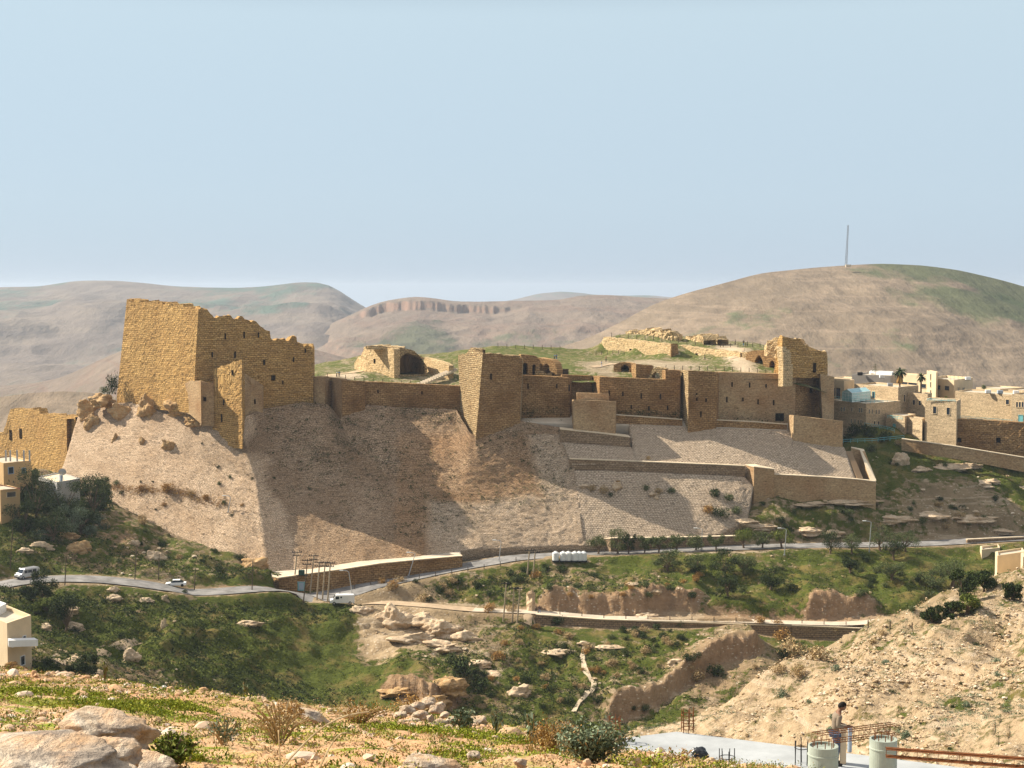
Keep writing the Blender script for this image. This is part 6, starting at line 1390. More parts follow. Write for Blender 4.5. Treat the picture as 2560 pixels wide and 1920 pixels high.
def house(name, label, L, C, Rr, mat, wins=(), parapet=0.5, sink=4, cat='building', roofmat='roofing', frame='plaster', group=None):
    """L, Rr = (px, Y); C = (px, Y, ytop, ybot): the near corner"""
    c = P(C[0], C[3], C[1]); zt = P(C[0], C[2], C[1]).z; zb = c.z - sink
    c2 = Vector((c.x, c.y)); l = P(L[0], C[2], L[1]); l2 = Vector((l.x, l.y)); r = P(Rr[0], C[2], Rr[1]); r2 = Vector((r.x, r.y)); d2 = l2 + r2 - c2
    g = empty(name, Vector((c.x, c.y, c.z))); tag(g, label, cat, group)
    q = [c2, r2, d2, l2]; zr = zt - parapet
    V = []; UV = []; Fc = []
    for i in range(4):
        a, b = q[i], q[(i + 1) % 4]; n = len(V); w = (b - a).length
        V += [(a.x, a.y, zb), (b.x, b.y, zb), (b.x, b.y, zr), (a.x, a.y, zr)]; UV += [(0, zb), (w, zb), (w, zr), (0, zr)]; Fc.append((n, n + 1, n + 2, n + 3))
    wobj('wall', V, Fc, M[mat], g, UV)
    m = (c2 + d2) / 2; ins = [p + (m - p).normalized() * 0.02 for p in q]
    wobj('roof', [(p.x, p.y, zr) for p in ins] + [(p.x, p.y, zr - 0.25) for p in ins], [(0, 1, 2, 3), (7, 6, 5, 4)] + [(i + 4, (i + 1) % 4 + 4, (i + 1) % 4, i) for i in range(4)], M[roofmat], g)
    if parapet > 0.05:
        V = []; Fc = []
        for p in q:
            o_ = p; i_ = p + (m - p).normalized() * 0.45
            V += [(o_.x, o_.y, zr), (o_.x, o_.y, zt), (i_.x, i_.y, zt), (i_.x, i_.y, zr)]
        for i in range(4):
            a, b = 4 * i, 4 * ((i + 1) % 4)
            for k in range(4): Fc.append((a + k, b + k, b + (k + 1) % 4, a + (k + 1) % 4))
        wobj('parapet', V, Fc, M[mat], g, [(0.4 * i, v[2]) for i, v in enumerate(V)])
    for w in wins:
        face, px, y0, y1, wm = w[:5]; a, b = (l2, c2) if face == 'l' else (c2, r2)
        d = (b - a).normalized(); n = Vector((d.y, -d.x)); rr = ray(px, (y0 + y1) / 2)
        t = ((a - Vector((0, 0))).dot(n)) / (rr.x * n.x + rr.y * n.y); p = rr * t; h = (y1 - y0) / F * p.y
        D3 = Vector((d.x, d.y, 0)); N3 = Vector((n.x, n.y, 0)); Z3 = Vector((0, 0, 1)); ax = (D3, N3, Z3)
        kind = w[5] if len(w) > 5 else 'window'
        fb = MB()
        for s in (-1, 1): fb.box(p + D3 * s * (wm / 2 + .06) + N3 * .03, (.12, .16, h + .2), ax=ax)
        fb.box(p + Z3 * (h / 2 + .05) + N3 * .03, (wm, .16, .1), ax=ax).box(p - Z3 * (h / 2 + .05) + N3 * .06, (wm + .2, .22, .1), ax=ax)
        f = fb.build(kind, M[w[6] if len(w) > 6 else frame], g, world=True)
        MB().box(p - N3 * .01, (wm, .06, h), ax=ax).build('panel' if kind == 'door' else 'pane', M['glass'] if kind == 'window' else M['teal'], f, world=True)
    return g
def rail(name, label, pts, h=1.0, mat='teal', n=2, group=None):
    mb = MB()
    for a, b in zip(pts[:-1], pts[1:]):
        for k in range(n): z = Vector((0, 0, h * (k + 1) / n)); mb.tube(a + z, b + z, 0.06, 0.06, 5)
        m = max(1, int((b - a).length / 2.0))
        for j in range(m + 1): q = a.lerp(b, j / m); mb.tube(q, q + Vector((0, 0, h)), 0.05, 0.05, 5)
    o = mb.build(name, M[mat], None, world=True); return tag(o, label, 'railing', group)
house('stone_house', 'sandy stone house with a small teal window, behind the glass pavilion', (2136,466), (2245,450,968,1010), (2296,459), 'townstone', [('l',2184,980,997,0.9,'window','teal'),('r',2261,987,1004,0.9),('r',2277,987,1004,0.9)])
house('stone_house', 'two-storey stone house below the glass pavilion with a row of paired windows', (2070,452), (2165,436,1009,1062), (2252,447), 'townstone',
      [('l',2104,1018,1028,0.7),('l',2111,1018,1028,0.7),('l',2130,1019,1028,0.6),('l',2149,1020,1031,0.7),('l',2155,1020,1031,0.7),('l',2129,1047,1058,0.6),('l',2138,1048,1058,0.6),('l',2146,1050,1060,0.6),('l',2153,1050,1060,0.6),('r',2173,1023,1034,0.7),('r',2181,1023,1034,0.7),('r',2190,1024,1035,0.7),('r',2197,1024,1035,0.7),('r',2186,1053,1062,0.7),('r',2196,1053,1062,0.7)], parapet=0.3)
house('stone_house', 'plain cream house wall at the left end of the town, beside the castle', (2060,476), (2110,470,952,1000), (2136,476), 'plaster', [('l',2096,970,996,1.6),('l',2086,970,990,0.8)])
house('grey_house', 'long flat grey roof building behind the stone house, left of the palms', (2130,500), (2226,492,939,975), (2262,505), 'greywall', [])
house('white_house', 'small bright white rooftop house between the grey roof and the palm', (2173,510), (2229,503,931,944), (2234,509), 'white', [('l',2181,934,942,1.0),('l',2216,940,945,1.0)], parapet=0.2, sink=2)
house('apartment_building', 'tall cream town building with three storeys and bare rebar on its roof', (2318,482), (2384,470,950,1012), (2432,484), 'plaster',
      [('l',2346,963,974,2.2),('l',2368,965,976,2.2),('l',2347,992,1003,2.4),('l',2369,994,1004,2.4),('r',2396,969,980,1.2),('r',2408,969,980,2.0)], parapet=0.7)
house('apartment_building', 'projecting stair bay with a dark vertical window strip on the cream town building', (2317,481), (2339,470.2,931,1012), (2345,474), 'plaster', [('l',2327,935,950,1.0),('l',2327,955,968,1.0),('l',2327,975,992,1.0)], parapet=0.4)
house('apartment_building', 'lower cream wing with broad windows between the two palms', (2257,492), (2316,482,940,1010), (2322,490), 'plaster', [('l',2262,955,963,2.6),('l',2282,957,966,4.0),('l',2309,960,970,2.4),('l',2306,988,1000,3.2)], parapet=0.4)
house('stone_house', 'large sunlit stone house with one arched window at the right of the town', (2388,462), (2533,446,987,1046), (2570,456), 'townstone', [('l',2519,999,1011,1.1)], parapet=0.4)
house('stone_house', 'stone house with tall narrow windows cut off by the right edge', (2530,441), (2580,436,988,1056), (2620,446), 'townstone', [('l',2543,1005,1018,0.6),('l',2550,1005,1018,0.6),('l',2557,1005,1018,0.6),('l',2552,1038,1055,1.3,'door','teal')], parapet=0.4)
house('stone_tower', 'square stone tower with two arched windows at the end of the long town wall', (2313,428), (2390,421,1003,1112), (2402,430), 'townstone', [('l',2337,1016,1034,1.0),('l',2371,1019,1037,1.0)], parapet=0.5, sink=3)
house('stone_house', 'low stone terrace house with a teal door right of the two-storey house', (2215,440), (2262,433,1040,1080), (2290,440), 'townstone', [('l',2236,1060,1072,0.9,'door','teal')], parapet=0.3)
house('stone_house', 'small stone block between the terrace house and the square tower', (2255,437), (2305,428,1047,1100), (2312,432), 'townstone', [], parapet=0.3)
wall('town_wall', 'long rough brown town wall with two dark openings at the right edge', 'wall', [(2386,424,1047,1118),(2460,421,1050,1128),(2560,417,1056,1142),(2640,414,1062,1152)], M['curtain'], 3, rag=0.1, rough=0.25, bv='tw', sink=3)
slits(bpy.data.objects['town_wall'], 'tw', [(2398,1095,1105,1.1),(2496,1094,1107,1.1)], name='opening', mat='dark')
capped('retaining_wall', 'pale retaining wall rising to the right under the rough town wall', [(2254,421,1098,1112),(2310,418,1106,1122),(2383,415,1116,1132),(2480,412,1132,1150),(2560,409,1145,1166),(2640,407,1158,1180)], 'smooth', 1.0, rough=0.08)
house('stone_house', 'pale house showing between the castle buttress and the grey roof, far back', (2085,520), (2128,514,946,975), (2150,520), 'plaster', [('l',2100,955,962,1.4)], parapet=0.3)
house('stone_house', 'low pale house behind the large sunlit stone house, middle', (2440,500), (2500,492,972,1000), (2560,500), 'plaster', [('l',2462,978,985,1.2),('l',2485,979,986,1.2)], parapet=0.3)
house('stone_house', 'low pale house at the right edge behind the tall narrow windows', (2520,486), (2562,480,976,1000), (2620,488), 'townstone', [], parapet=0.3)
house('stone_house', 'sunlit stone annexe between the tall cream building and the square tower', (2262,455), (2318,447,985,1050), (2330,452), 'townstone', [('l',2285,1000,1012,1.0),('l',2300,1001,1013,1.0)], parapet=0.3)
for k, (px_, py_, Y_, lb_) in enumerate([(2205,945,492,'white roof tank on the grey roof, left'),(2150,938,497,'dark roof tank at the left end of the grey roof'),(2420,950,474,'pale roof tank on the tall cream building'),(2540,985,446,'white roof unit on the house at the right edge'),(2500,984,450,'blue-grey roof unit on the large sunlit stone house'),(2470,983,452,'white roof unit on the large sunlit stone house'),(2225,966,455,'small roof tank on the sandy stone house')]):
    q = P(px_, py_, Y_); g_ = empty('roof_tank', q); tag(g_, lb_, 'tank')
    MB().box((0, 0, .5), (1.5, 1.1, .9)).build('tank_body', M[['white', 'iron', 'white', 'white', 'carblue', 'white', 'concrete'][k]], g_, bevel=.06); MB().box((0, 0, 0), (1.3, .9, .12)).build('stand', M['iron'], g_)
# glazed pavilion on the terrace
gp = P(2130, 1004, 444); gh = empty('glass_pavilion', gp); tag(gh, 'pale blue glazed pavilion with a gabled end on the stone house terrace', 'pavilion')
ga = P(2105, 1000, 447); gb_ = P(2130, 1004, 441); gc_ = P(2176, 1004, 450)
def wall3(pts, mat, name, par): wobj(name, pts, [tuple(range(len(pts)))], M[mat], par)
u1 = (gb_ - ga); u2 = Vector((gc_.x - gb_.x, gc_.y - gb_.y, 0)); u1.z = 0; hh = Vector((0, 0, 2.6)); rg = Vector((0, 0, 0.9))
gz = MB(); A0 = Vector((gb_.x, gb_.y, gp.z)) - u1
gz.add([A0, A0 + u1, A0 + u1 + hh, A0 + u1 * 0.5 + hh + rg, A0 + hh, A0 + u2, A0 + u1 + u2, A0 + u1 + u2 + hh, A0 + u1 * 0.5 + u2 + hh + rg, A0 + u2 + hh],
       [(0, 1, 2, 3, 4), (6, 5, 9, 8, 7), (1, 6, 7, 2), (5, 0, 4, 9), (2, 7, 8, 3), (3, 8, 9, 4), (0, 5, 6, 1)])
gz.build('glazing', M['blueglass'], gh, world=True)
fr = MB()
for k in range(4): q = A0 + u1 * (k / 3); fr.tube(q, q + hh, 0.06, 0.06, 4)
for k in range(8): q = A0 + u1 * 1.005 + u2 * (k / 7); fr.tube(q, q + hh, 0.05, 0.05, 4)
for z in (0.05, 0.9, 1.8, 2.6): fr.tube(A0 + Vector((0, 0, z)), A0 + u1 + Vector((0, 0, z)), 0.05, 0.05, 4); fr.tube(A0 + u1 * 1.005 + Vector((0, 0, z)), A0 + u1 * 1.005 + u2 + Vector((0, 0, z)), 0.05, 0.05, 4)
fr.tube(A0 + hh, A0 + u1 * .5 + hh + rg, .07, .07, 4); fr.tube(A0 + u1 + hh, A0 + u1 * .5 + hh + rg, .07, .07, 4); fr.tube(A0 + u1 * .5 + hh + rg, A0 + u1 * .5 + u2 + hh + rg, .07, .07, 4)
fr.build('frame', M['white'], gh, world=True)
rail('railing', 'teal railing along the terrace edge in front of the glass pavilion', [P(2084,1000,447), P(2165,1008,436), P(2250,1012,447)])
rail('railing', 'teal railing sloping down in front of the paired-window stone house', [P(2161,1066,434), P(2218,1076,430), P(2236,1082,428)], 1.0)
rail('railing', 'teal railing of the small balcony left of the terrace house', [P(2218,1046,437.5), P(2256,1051,431)], 0.9)
rail('railing', 'teal railing on top of the long rough town wall', [P(2400,1047,424.5), P(2460,1052,423), P(2530,1058,420)], 0.8)
rail('railing', 'teal railing on the roof of the square stone tower', [P(2318,1003,427), P(2388,1005,421.3)], 0.7)
rail('railing', 'teal mesh fence in the dark hollow beside the outer bastion', [P(2108,1108,412), P(2180,1106,414), P(2240,1100,418), P(2260,1098,419)], 1.0, n=2)
# rebar stubs on the cream building
rb = MB()
for k in range(9):
    q = P(2345 + k * 10, 952, 478); rb.tube(q, q + Vector((0, 0, 1.9)), 0.07, 0.07, 4)
tag(rb.build('roof_posts', M['wood'], None, world=True), 'row of bare posts standing on the roof of the tall cream building', 'posts')
# palms
def palm(px, pyb, pyc, rpx, Y, label, skirt=0.0, seed=1):
    b = P(px, pyb, Y); H = (pyb - pyc) * Y / F; r_ = rpx * Y / F; rs = random.Random(seed)
    g = empty('palm_tree', b); tag(g, label, 'palm')
    t = MB(); prof = [(0.34, -1), (0.30, 0.5), (0.24, H * .5), (0.26, H * .95), (0.2, H)]; t.lathe((0, 0, 0), prof, 9); t.build('trunk', M['bark'], g)
    def fronds(n, e0, e1, L, w):
        V = []; Fc = []
        for i in range(n):
            a = 6.283 * i / n + rs.uniform(-.2, .2); el = rs.uniform(e0, e1); p = Vector((0, 0, H)); d = Vector((math.cos(a) * math.cos(el), math.sin(a) * math.cos(el), math.sin(el))); sd = Vector((-math.sin(a), math.cos(a), 0)); k0 = len(V); S = 7
            for k in range(S + 1):
                ww = w * math.sin(math.pi * (k + .6) / (S + 1.2)); V += [p - sd * ww + Vector((0, 0, -ww * .5)), p, p + sd * ww + Vector((0, 0, -ww * .5))]
                p = p + d * (L / S); d = (d + Vector((0, 0, -0.28))).normalized()
            for k in range(S):
                q = k0 + 3 * k; Fc += [(q, q + 3, q + 4, q + 1), (q + 1, q + 4, q + 5, q + 2)]
        return V, Fc
    V, Fc = fronds(34, -0.5, 1.3, r_ * 1.15, r_ * 0.14); obj('crown', new_mesh('crown', V, Fc), M['leaf_dark'], g)
    if skirt:
        V, Fc = fronds(26, -1.4, -0.9, r_ * skirt, r_ * 0.2); obj('dead_fronds', new_mesh('dead_fronds', V, Fc), M['leaf_rust'], g)
palm(2249, 985, 930, 19, 455, 'thick palm with a skirt of dead brown fronds, left one of two', 1.5, 1)
palm(2302, 1008, 943, 15, 452, 'slender palm with a bare trunk, right one of two', 0.0, 2)
nf = P(2188, 931, 500); ng = empty('pine_tree', nf); tag(ng, 'small spindly conifer rising behind the white rooftop house', 'tree')
MB().tube((0, 0, -1), (0, 0, 2.9), 0.1, 0.04, 6).build('trunk', M['bark'], ng)
C_ = []; rs_ = np.random.RandomState(8)
for k in range(5):
    z = 0.4 + k * 0.5; r__ = 1.1 * (1 - k / 6)
    for i in range(70): a = rs_.uniform(0, 6.28); d = r__ * rs_.uniform(0.1, 1); C_.append((d * math.cos(a), d * math.sin(a), z + 0.15 * d + rs_.uniform(-.06, .06)))
V_, F2_ = leaves(np.array(C_), 0.22, rs_); obj('crown', new_mesh('crown', V_, F2_), M['leaf_mid'], ng)
for a in [(2140,1085,60,'dark','black-green bush in the dark hollow beside the outer bastion, left'),(2175,1090,60,'dark','black-green bush in the dark hollow, middle'),(2210,1100,50,'dark','black-green bush in the dark hollow, right'),(2120,1105,50,'dark','black-green bush hugging the outer bastion'),
          (2178,1128,36,'mid','olive bush at the top of the green slope beside the hollow'),(2245,1112,26,'dry','dry bush at the foot of the pale retaining wall'),(2290,1130,18,'grey','grey-green bush on the slope under the square tower'),(2380,1135,14,'mid','little bush under the pale retaining wall'),(2520,1160,24,'grey','grey-green bush at the foot of the pale retaining wall, right')]:
    put_bush(a[0], a[1], a[2], a[3], a[4], ('main', 'ob'))
for a in [(2365,990,10,'green','small plant on the roof of the square stone tower'),(2460,968,24,'mid','low round bush behind the large sunlit stone house')]:
    o_ = bpy.data.objects.new('bush', rnd.choice(BUSH[a[3]])); COL.objects.link(o_); o_.location = P(a[0], a[1] + 5, 424 if a[0] < 2400 else 470); w_ = a[2] / 2 * 430 / F; o_.scale = (w_, w_, w_); tag(o_, a[4], 'bush')
# left edge houses
house('cream_house', 'cream house at the left edge with bare roof columns and a blue window', (-40,372), (10,360,1158,1236), (78,366), 'plaster2', [('r',27,1168,1184,1.3,'window','carblue'),('r',59,1170,1182,0.9,'window','carblue')], parapet=0.4)
cl_ = MB()
for px_ in (15, 26, 43, 60, 74): q = P(px_, 1150, 363.5); cl_.box(q + Vector((0, 0, 1.0)), (0.3, 0.3, 2.6))
tag(cl_.build('roof_columns', M['concrete'], None, world=True), 'row of bare concrete columns on the roof of the cream house', 'columns')
hs_ = house('shed', 'small orange shed with a red awning at the left edge', (-30,352), (2,346,1225,1284), (50,349), 'plaster2', [('r',28,1230,1242,2.0)], parapet=0.1)
aw = MB(); a0 = P(-4, 1212, 345.6); aw.prism([a0, P(50, 1222, 346.5), P(52, 1223, 348.5), P(-4, 1213, 348)], (0, 0, 0.12)); M['red'] = plain('faded_red_sheet', (0.50, 0.12, 0.11), 0.7, 0.15, 1)
aw.build('awning', M['red'], hs_, world=True)
fr_ = house('flat_house', 'low grey house with a pale flat roof half hidden by the left thicket', (96,374), (143,362,1206,1240), (200,370), 'concrete', [], parapet=0.25, roofmat='cap')
# satellite dish
dl = P(156, 1203, 366); dg_ = empty('satellite_dish', dl); tag(dg_, 'large satellite dish on the low grey flat-roofed house', 'satellite dish')
dm = MB(); prof = [(0.05 + 0.85 * t, 0.35 * t * t) for t in [i / 6 for i in range(7)]]
dm.lathe((0, 0, 0), prof, 20); dd_ = dm.build('dish', M['concrete'], dg_); dd_.location = (0, 0, 2.0); dd_.rotation_euler = (R(-70), 0, R(15))
MB().tube((0, 0.1, -0.3), (0, 0.2, 2.0), 0.09, 0.07, 6).tube((-.5, 0, -.3), (0, .2, 1.4), .05, .05, 5).tube((.5, 0, -.3), (0, .2, 1.4), .05, .05, 5).build('mount', M['chrome'], dg_)
house('water_heater', 'pale blue roof tank beside the satellite dish', (148,365), (151,364.5,1188,1203), (156,365), 'carblue', [], parapet=0.0, sink=0.3, cat='tank')
# white house bottom left
wh = house('white_house', 'white two-storey house with a balcony at the lower left edge', (-60,246), (20,236,1558,1690), (78,242), 'plaster', [('r',34,1600,1616,0.9),('r',60,1590,1606,0.7),('r',56,1640,1662,1.0)], parapet=0.7, frame='white')
wc = P(20, 1612, 235.4); wd = P(86, 1610, 241.5)
bm_ = MB(); bm_.prism([wc, wd, wd + Vector((1.0, -1.4, 0)), wc + Vector((0.6, -1.6, 0))], (0, 0, 1.0)); bm_.build('balcony', M['white'], wh, world=True)
house('white_house', 'white upper-storey box at the left edge above the balcony house', (-60,250), (-8,244,1521,1560), (16,248), 'white', [('r',4,1538,1549,0.8)], parapet=0.3, sink=0.2)
# right edge buildings
house('cream_building', 'tall cream windowless building at the right edge above the bare hillside', (2488,262), (2492,258,1389,1470), (2562,262), 'plaster', [], parapet=0.3)
house('cream_building', 'second cream wall standing behind the windowless building at the right edge', (2552,256), (2556,252,1392,1490), (2640,256), 'plaster', [], parapet=0.3)
house('white_hut', 'small white hut with a window on the crest of the bare hillside', (2463,246), (2466,243,1481,1506), (2500,245), 'white', [('r',2474,1487,1497,0.9)], parapet=0.1, sink=3)
house('garden_wall_house', 'low tan walled yard by the upper road at the right', (2450,371), (2454,366,1374,1392), (2500,369), 'plaster', [], parapet=0.5, cat='yard')

# ================================================================== PEOPLE
M['skin'] = plain('tanned_skin', (0.20, 0.10, 0.06), 0.6, 0.05, 3)
M['hair'] = plain('black_hair', (0.012, 0.010, 0.009), 0.8, 0.1, 5)
def skin_obj(name, joints, edges, mat, parent, root=0, sub=1):
    bm = bmesh.new(); lay = bm.verts.layers.skin.verify()
    vs = [bm.verts.new(j[:3]) for j in joints]
    for v, j in zip(vs, joints):
        v[lay].radius = (j[3], j[4] if len(j) > 4 else j[3])
    vs[root][lay].use_root = True
    for a, b in edges: bm.edges.new((vs[a], vs[b]))
    me = bpy.data.meshes.new(name); bm.to_mesh(me); bm.free(); o = obj(name, me, mat, parent)
    m = o.modifiers.new('skin', 'SKIN'); m.use_smooth_shade = True
    if sub: s = o.modifiers.new('sub', 'SUBSURF'); s.levels = sub; s.render_levels = sub
    return o
def head_part(g, c, yaw, mat_skin='skin', tilt=0.0):
    """head with nose, ears, eyes and mouth hollows; c = head centre; faces +x turned by yaw"""
    bm = bmesh.new(); bmesh.ops.create_icosphere(bm, subdivisions=4, radius=1.0); V = np.array([v.co[:] for v in bm.verts]); Fc = [[v.index for v in f.verts] for f in bm.faces]; bm.free()
    x, y, z = V.T.copy(); W = V.copy()
    W[:, 0] = x * 0.098; W[:, 1] = y * (0.075 - 0.012 * np.clip(-z, 0, 1)); W[:, 2] = z * 0.118
    fr_ = np.clip(x, 0, 1)
    W[:, 0] += 0.022 * np.exp(-((y / .16) ** 2) - ((z + .12) / .2) ** 2) * (x > 0)            # nose
    for s in (-1, 1):
        W[:, 0] -= 0.012 * np.exp(-(((y - s * .38) / .16) ** 2) - ((z - .06) / .12) ** 2) * (x > 0)   # eye sockets
        W[:, 1] += s * 0.018 * np.exp(-((x + .02) / .14) ** 2 - ((z - .0) / .22) ** 2) * (y * s > .6)  # ears
    W[:, 0] -= 0.006 * np.exp(-((z + .5) / .05) ** 2 - (y / .3) ** 2) * (x > 0)                     # mouth
    W[:, 0] += 0.012 * np.exp(-((z + .78) / .2) ** 2 - (y / .4) ** 2) * (x > 0)                     # chin
    ct, st = math.cos(tilt), math.sin(tilt); W = np.stack([W[:, 0] * ct + W[:, 2] * st, W[:, 1], -W[:, 0] * st + W[:, 2] * ct], 1)
    ca, sa = math.cos(yaw), math.sin(yaw); W = np.stack([W[:, 0] * ca - W[:, 1] * sa, W[:, 0] * sa + W[:, 1] * ca, W[:, 2]], 1)
    hc = (z > -0.12 + 0.75 * np.clip(x, -0.6, 1)) & (z > -0.55)
    return W + np.array(c), Fc, hc
mp = P(2088, 1912, 42.9)
SLZ = mp.z
man = empty('person', mp); man.scale = (1.12, 1.12, 1.03); tag(man, 'person in a tan shirt and jeans standing on the concrete roof, looking down at rebar', 'person')
# facing +x, bending forward a little, hands together in front
hd, hf, hcm = head_part(man, (0.155, 0, 1.60), 0.0, tilt=0.45)
nb_ = len(hd)
JB = [(0, 0, 0.96, .15, .12), (0.02, 0, 1.12, .15, .12), (0.03, 0, 1.30, .17, .13), (0.06, 0, 1.42, .13, .12), (0.09, 0, 1.50, .055), (0.13, 0, 1.56, .055)]
body = skin_obj('body', [(0.06, 0, 1.40, .07), (0.095, 0, 1.49, .055), (0.14, 0, 1.56, .06),
      (0.06, -.17, 1.38, .055), (0.0, -.25, 1.12, .043), (0.25, -.16, 1.07, .034), (0.30, -.12, 1.07, .03), (0.06, .17, 1.38, .055), (0.02, .25, 1.12, .043), (0.26, .12, 1.04, .034), (0.31, .07, 1.04, .03)],
      [(0, 1), (1, 2), (0, 3), (3, 4), (4, 5), (5, 6), (0, 7), (7, 8), (8, 9), (9, 10)], M['skin'], man)
hm = new_mesh('head', hd, hf, None, True); ho = obj('head', hm, M['skin'], man)
hv = hd.copy(); ctr = np.array((0.155, 0, 1.60)); hv = ctr + (hv - ctr) * 1.07
hfaces = [f for f in hf if all(hcm[i] for i in f)]
obj('hair', new_mesh('hair', hv, hfaces, None, True), M['hair'], man)
M['tan_shirt'] = plain('tan_cotton', (0.21, 0.165, 0.12), 0.9, 0.12, 6); M['jeans'] = plain('blue_denim', (0.07, 0.09, 0.14), 0.9, 0.15, 6)
skin_obj('shirt', [(0.0, 0, 0.92, .155, .115), (0.01, 0, 1.08, .15, .115), (0.02, 0, 1.26, .18, .13), (0.05, 0, 1.41, .13, .10), (0.06, -.18, 1.39, .075), (0.0, -.26, 1.12, .06), (0.16, -.2, 1.085, .052), (0.06, .18, 1.39, .075), (0.02, .26, 1.12, .06), (0.17, .18, 1.06, .052)],
      [(0, 1), (1, 2), (2, 3), (3, 4), (4, 5), (5, 6), (3, 7), (7, 8), (8, 9)], M['tan_shirt'], man)
skin_obj('trousers', [(0, 0, 0.94, .15, .12), (0.0, -.09, 0.84, .095), (0.03, -.11, 0.46, .068), (0.0, -.12, 0.09, .055), (0.0, .09, 0.84, .095), (0.05, .10, 0.46, .068), (0.02, .11, 0.09, .055)],
      [(0, 1), (1, 2), (2, 3), (0, 4), (4, 5), (5, 6)], M['jeans'], man)
for s, x0 in ((-1, 0), (1, .02)): skin_obj('shoe', [(x0 - .05, s * .115, .05, .048), (x0 + .06, s * .115, .045, .045), (x0 + .16, s * .125, .035, .038)], [(0, 1), (1, 2)], M['iron'], man)
for s, c in ((-1, (0.31, -.115, 1.07)), (1, (0.32, .065, 1.04))):
    jt = [(c[0], c[1], c[2], .028, .018), (c[0] + .06, c[1] - s * .0, c[2] - .005, .036, .018)]; ed = [(0, 1)]
    for q in range(4):
        b0_ = len(jt); oy = (q - 1.5) * .02; ln = (.03, .036, .034, .026)[q]
        jt += [(c[0] + .095, c[1] + oy, c[2] - .004, .0095), (c[0] + .095 + ln, c[1] + oy, c[2] - .018, .0088), (c[0] + .10 + ln, c[1] + oy, c[2] - .018 - ln, .008)]; ed += [(1, b0_), (b0_, b0_ + 1), (b0_ + 1, b0_ + 2)]
    b0_ = len(jt); jt += [(c[0] + .03, c[1] - s * -.03, c[2] + .014, .011), (c[0] + .07, c[1] - s * -.045, c[2] + .006, .010)]; ed += [(0, b0_), (b0_, b0_ + 1)]
    skin_obj('hand', jt, ed, M['skin'], man)
# distant visitors
def small_person(loc, rz, shirt, trous, label, H=1.7, walk=0.1, group=None):
    g = empty('person', loc, rz); tag(g, label, 'person', group); k = H / 1.72
    skin_obj('body', [(0, 0, .95 * k, .13, .10), (0, 0, 1.38 * k, .12, .09), (0.02, 0, 1.5 * k, .05), (0.02, 0, 1.62 * k, .095), (0, -.2, 1.36 * k, .05), (.03, -.25, 1.08 * k, .04), (.1, -.22, .86 * k, .035), (0, .2, 1.36 * k, .05), (-.02, .25, 1.08 * k, .04), (-.04, .24, .84 * k, .035),
              (0, -.1, .85 * k, .08), (walk, -.1, .46 * k, .055), (walk, -.1, .06, .045), (0, .1, .85 * k, .08), (-walk, .1, .46 * k, .055), (-walk - .05, .1, .06, .045)],
              [(0, 1), (1, 2), (2, 3), (1, 4), (4, 5), (5, 6), (1, 7), (7, 8), (8, 9), (0, 10), (10, 11), (11, 12), (0, 13), (13, 14), (14, 15)], M['skin'], g)
    skin_obj('shirt', [(0, 0, .94 * k, .15, .12), (0, 0, 1.2 * k, .15, .115), (0, 0, 1.38 * k, .15, .11), (0, -.21, 1.35 * k, .07), (.03, -.26, 1.1 * k, .055), (0, .21, 1.35 * k, .07), (-.02, .26, 1.1 * k, .055)], [(0, 1), (1, 2), (2, 3), (3, 4), (2, 5), (5, 6)], shirt, g)
    skin_obj('trousers', [(0, 0, .93 * k, .145, .115), (0, -.1, .8 * k, .095), (walk, -.1, .46 * k, .072), (walk, -.1, .1, .06), (0, .1, .8 * k, .095), (-walk, .1, .46 * k, .072), (-walk - .05, .1, .1, .06)], [(0, 1), (1, 2), (2, 3), (0, 4), (4, 5), (5, 6)], trous, g)
    MB().lathe((0.015, 0, 1.60 * k), [(0.10, 0), (0.112, .06), (0.09, .12), (0.04, .15)], 10).build('hair', M['hair'], g)
M['c_blue'] = plain('blue_cloth', (0.10, 0.20, 0.38), 0.9); M['c_light'] = plain('light_cloth', (0.62, 0.64, 0.68), 0.9); M['c_black'] = plain('black_cloth', (0.02, 0.02, 0.025), 0.9); M['c_red'] = plain('maroon_cloth', (0.22, 0.04, 0.08), 0.9); M['c_pink'] = plain('pink_cloth', (0.55, 0.30, 0.30), 0.9)
for a in [(842,943,'c_light','c_black','visitor in a light shirt on the castle path left of the vaulted ruin',0),(848,943,'c_blue','c_black','visitor in blue on the castle path left of the vaulted ruin',1),
          (1108,930,'c_light','c_black','visitor in a white shirt near the top of the stepped ramp',0),(1122,928,'c_pink','c_black','visitor in pink near the top of the stepped ramp',0),(1133,928,'c_light','c_blue','visitor in pale clothes at the top of the ramp beside the tall tower',1),
          (1386,900,'c_blue','c_black','left one of a pair of visitors in blue on the grassy mound',0),(1391,900,'c_blue','c_blue','right one of a pair of visitors in blue on the grassy mound',1),(1515,905,'c_red','c_black','visitor in maroon above the small arched ruin',0),(1504,918,'c_blue','c_light','visitor in pale blue on the path by the small arched ruin',0),
          (1838,864,'c_black','c_black','dark visitor standing on the skyline path, leftmost of three',0),(1859,865,'c_black','c_blue','dark visitor on the skyline path, middle of three',1),(1868,867,'c_black','c_black','dark visitor on the skyline path, rightmost of three',0),(1762,900,'c_black','c_black','dark figure on the grass below the palace wall',0)]:
    l = surf(a[0], a[1], 'mound'); small_person(l, a[5] * 1.5, M[a[2]], M[a[3]], a[4])
for a in [(1340,1531,'c_black','c_black','dark figure standing on the lower road by the rounded rock end',0),(1349,1534,'c_black','c_blue','dark figure at the start of the lower road wall',1)]:
    l = surf(a[0], a[1], 'main'); small_person(l, a[5], M[a[2]], M[a[3]], a[4])

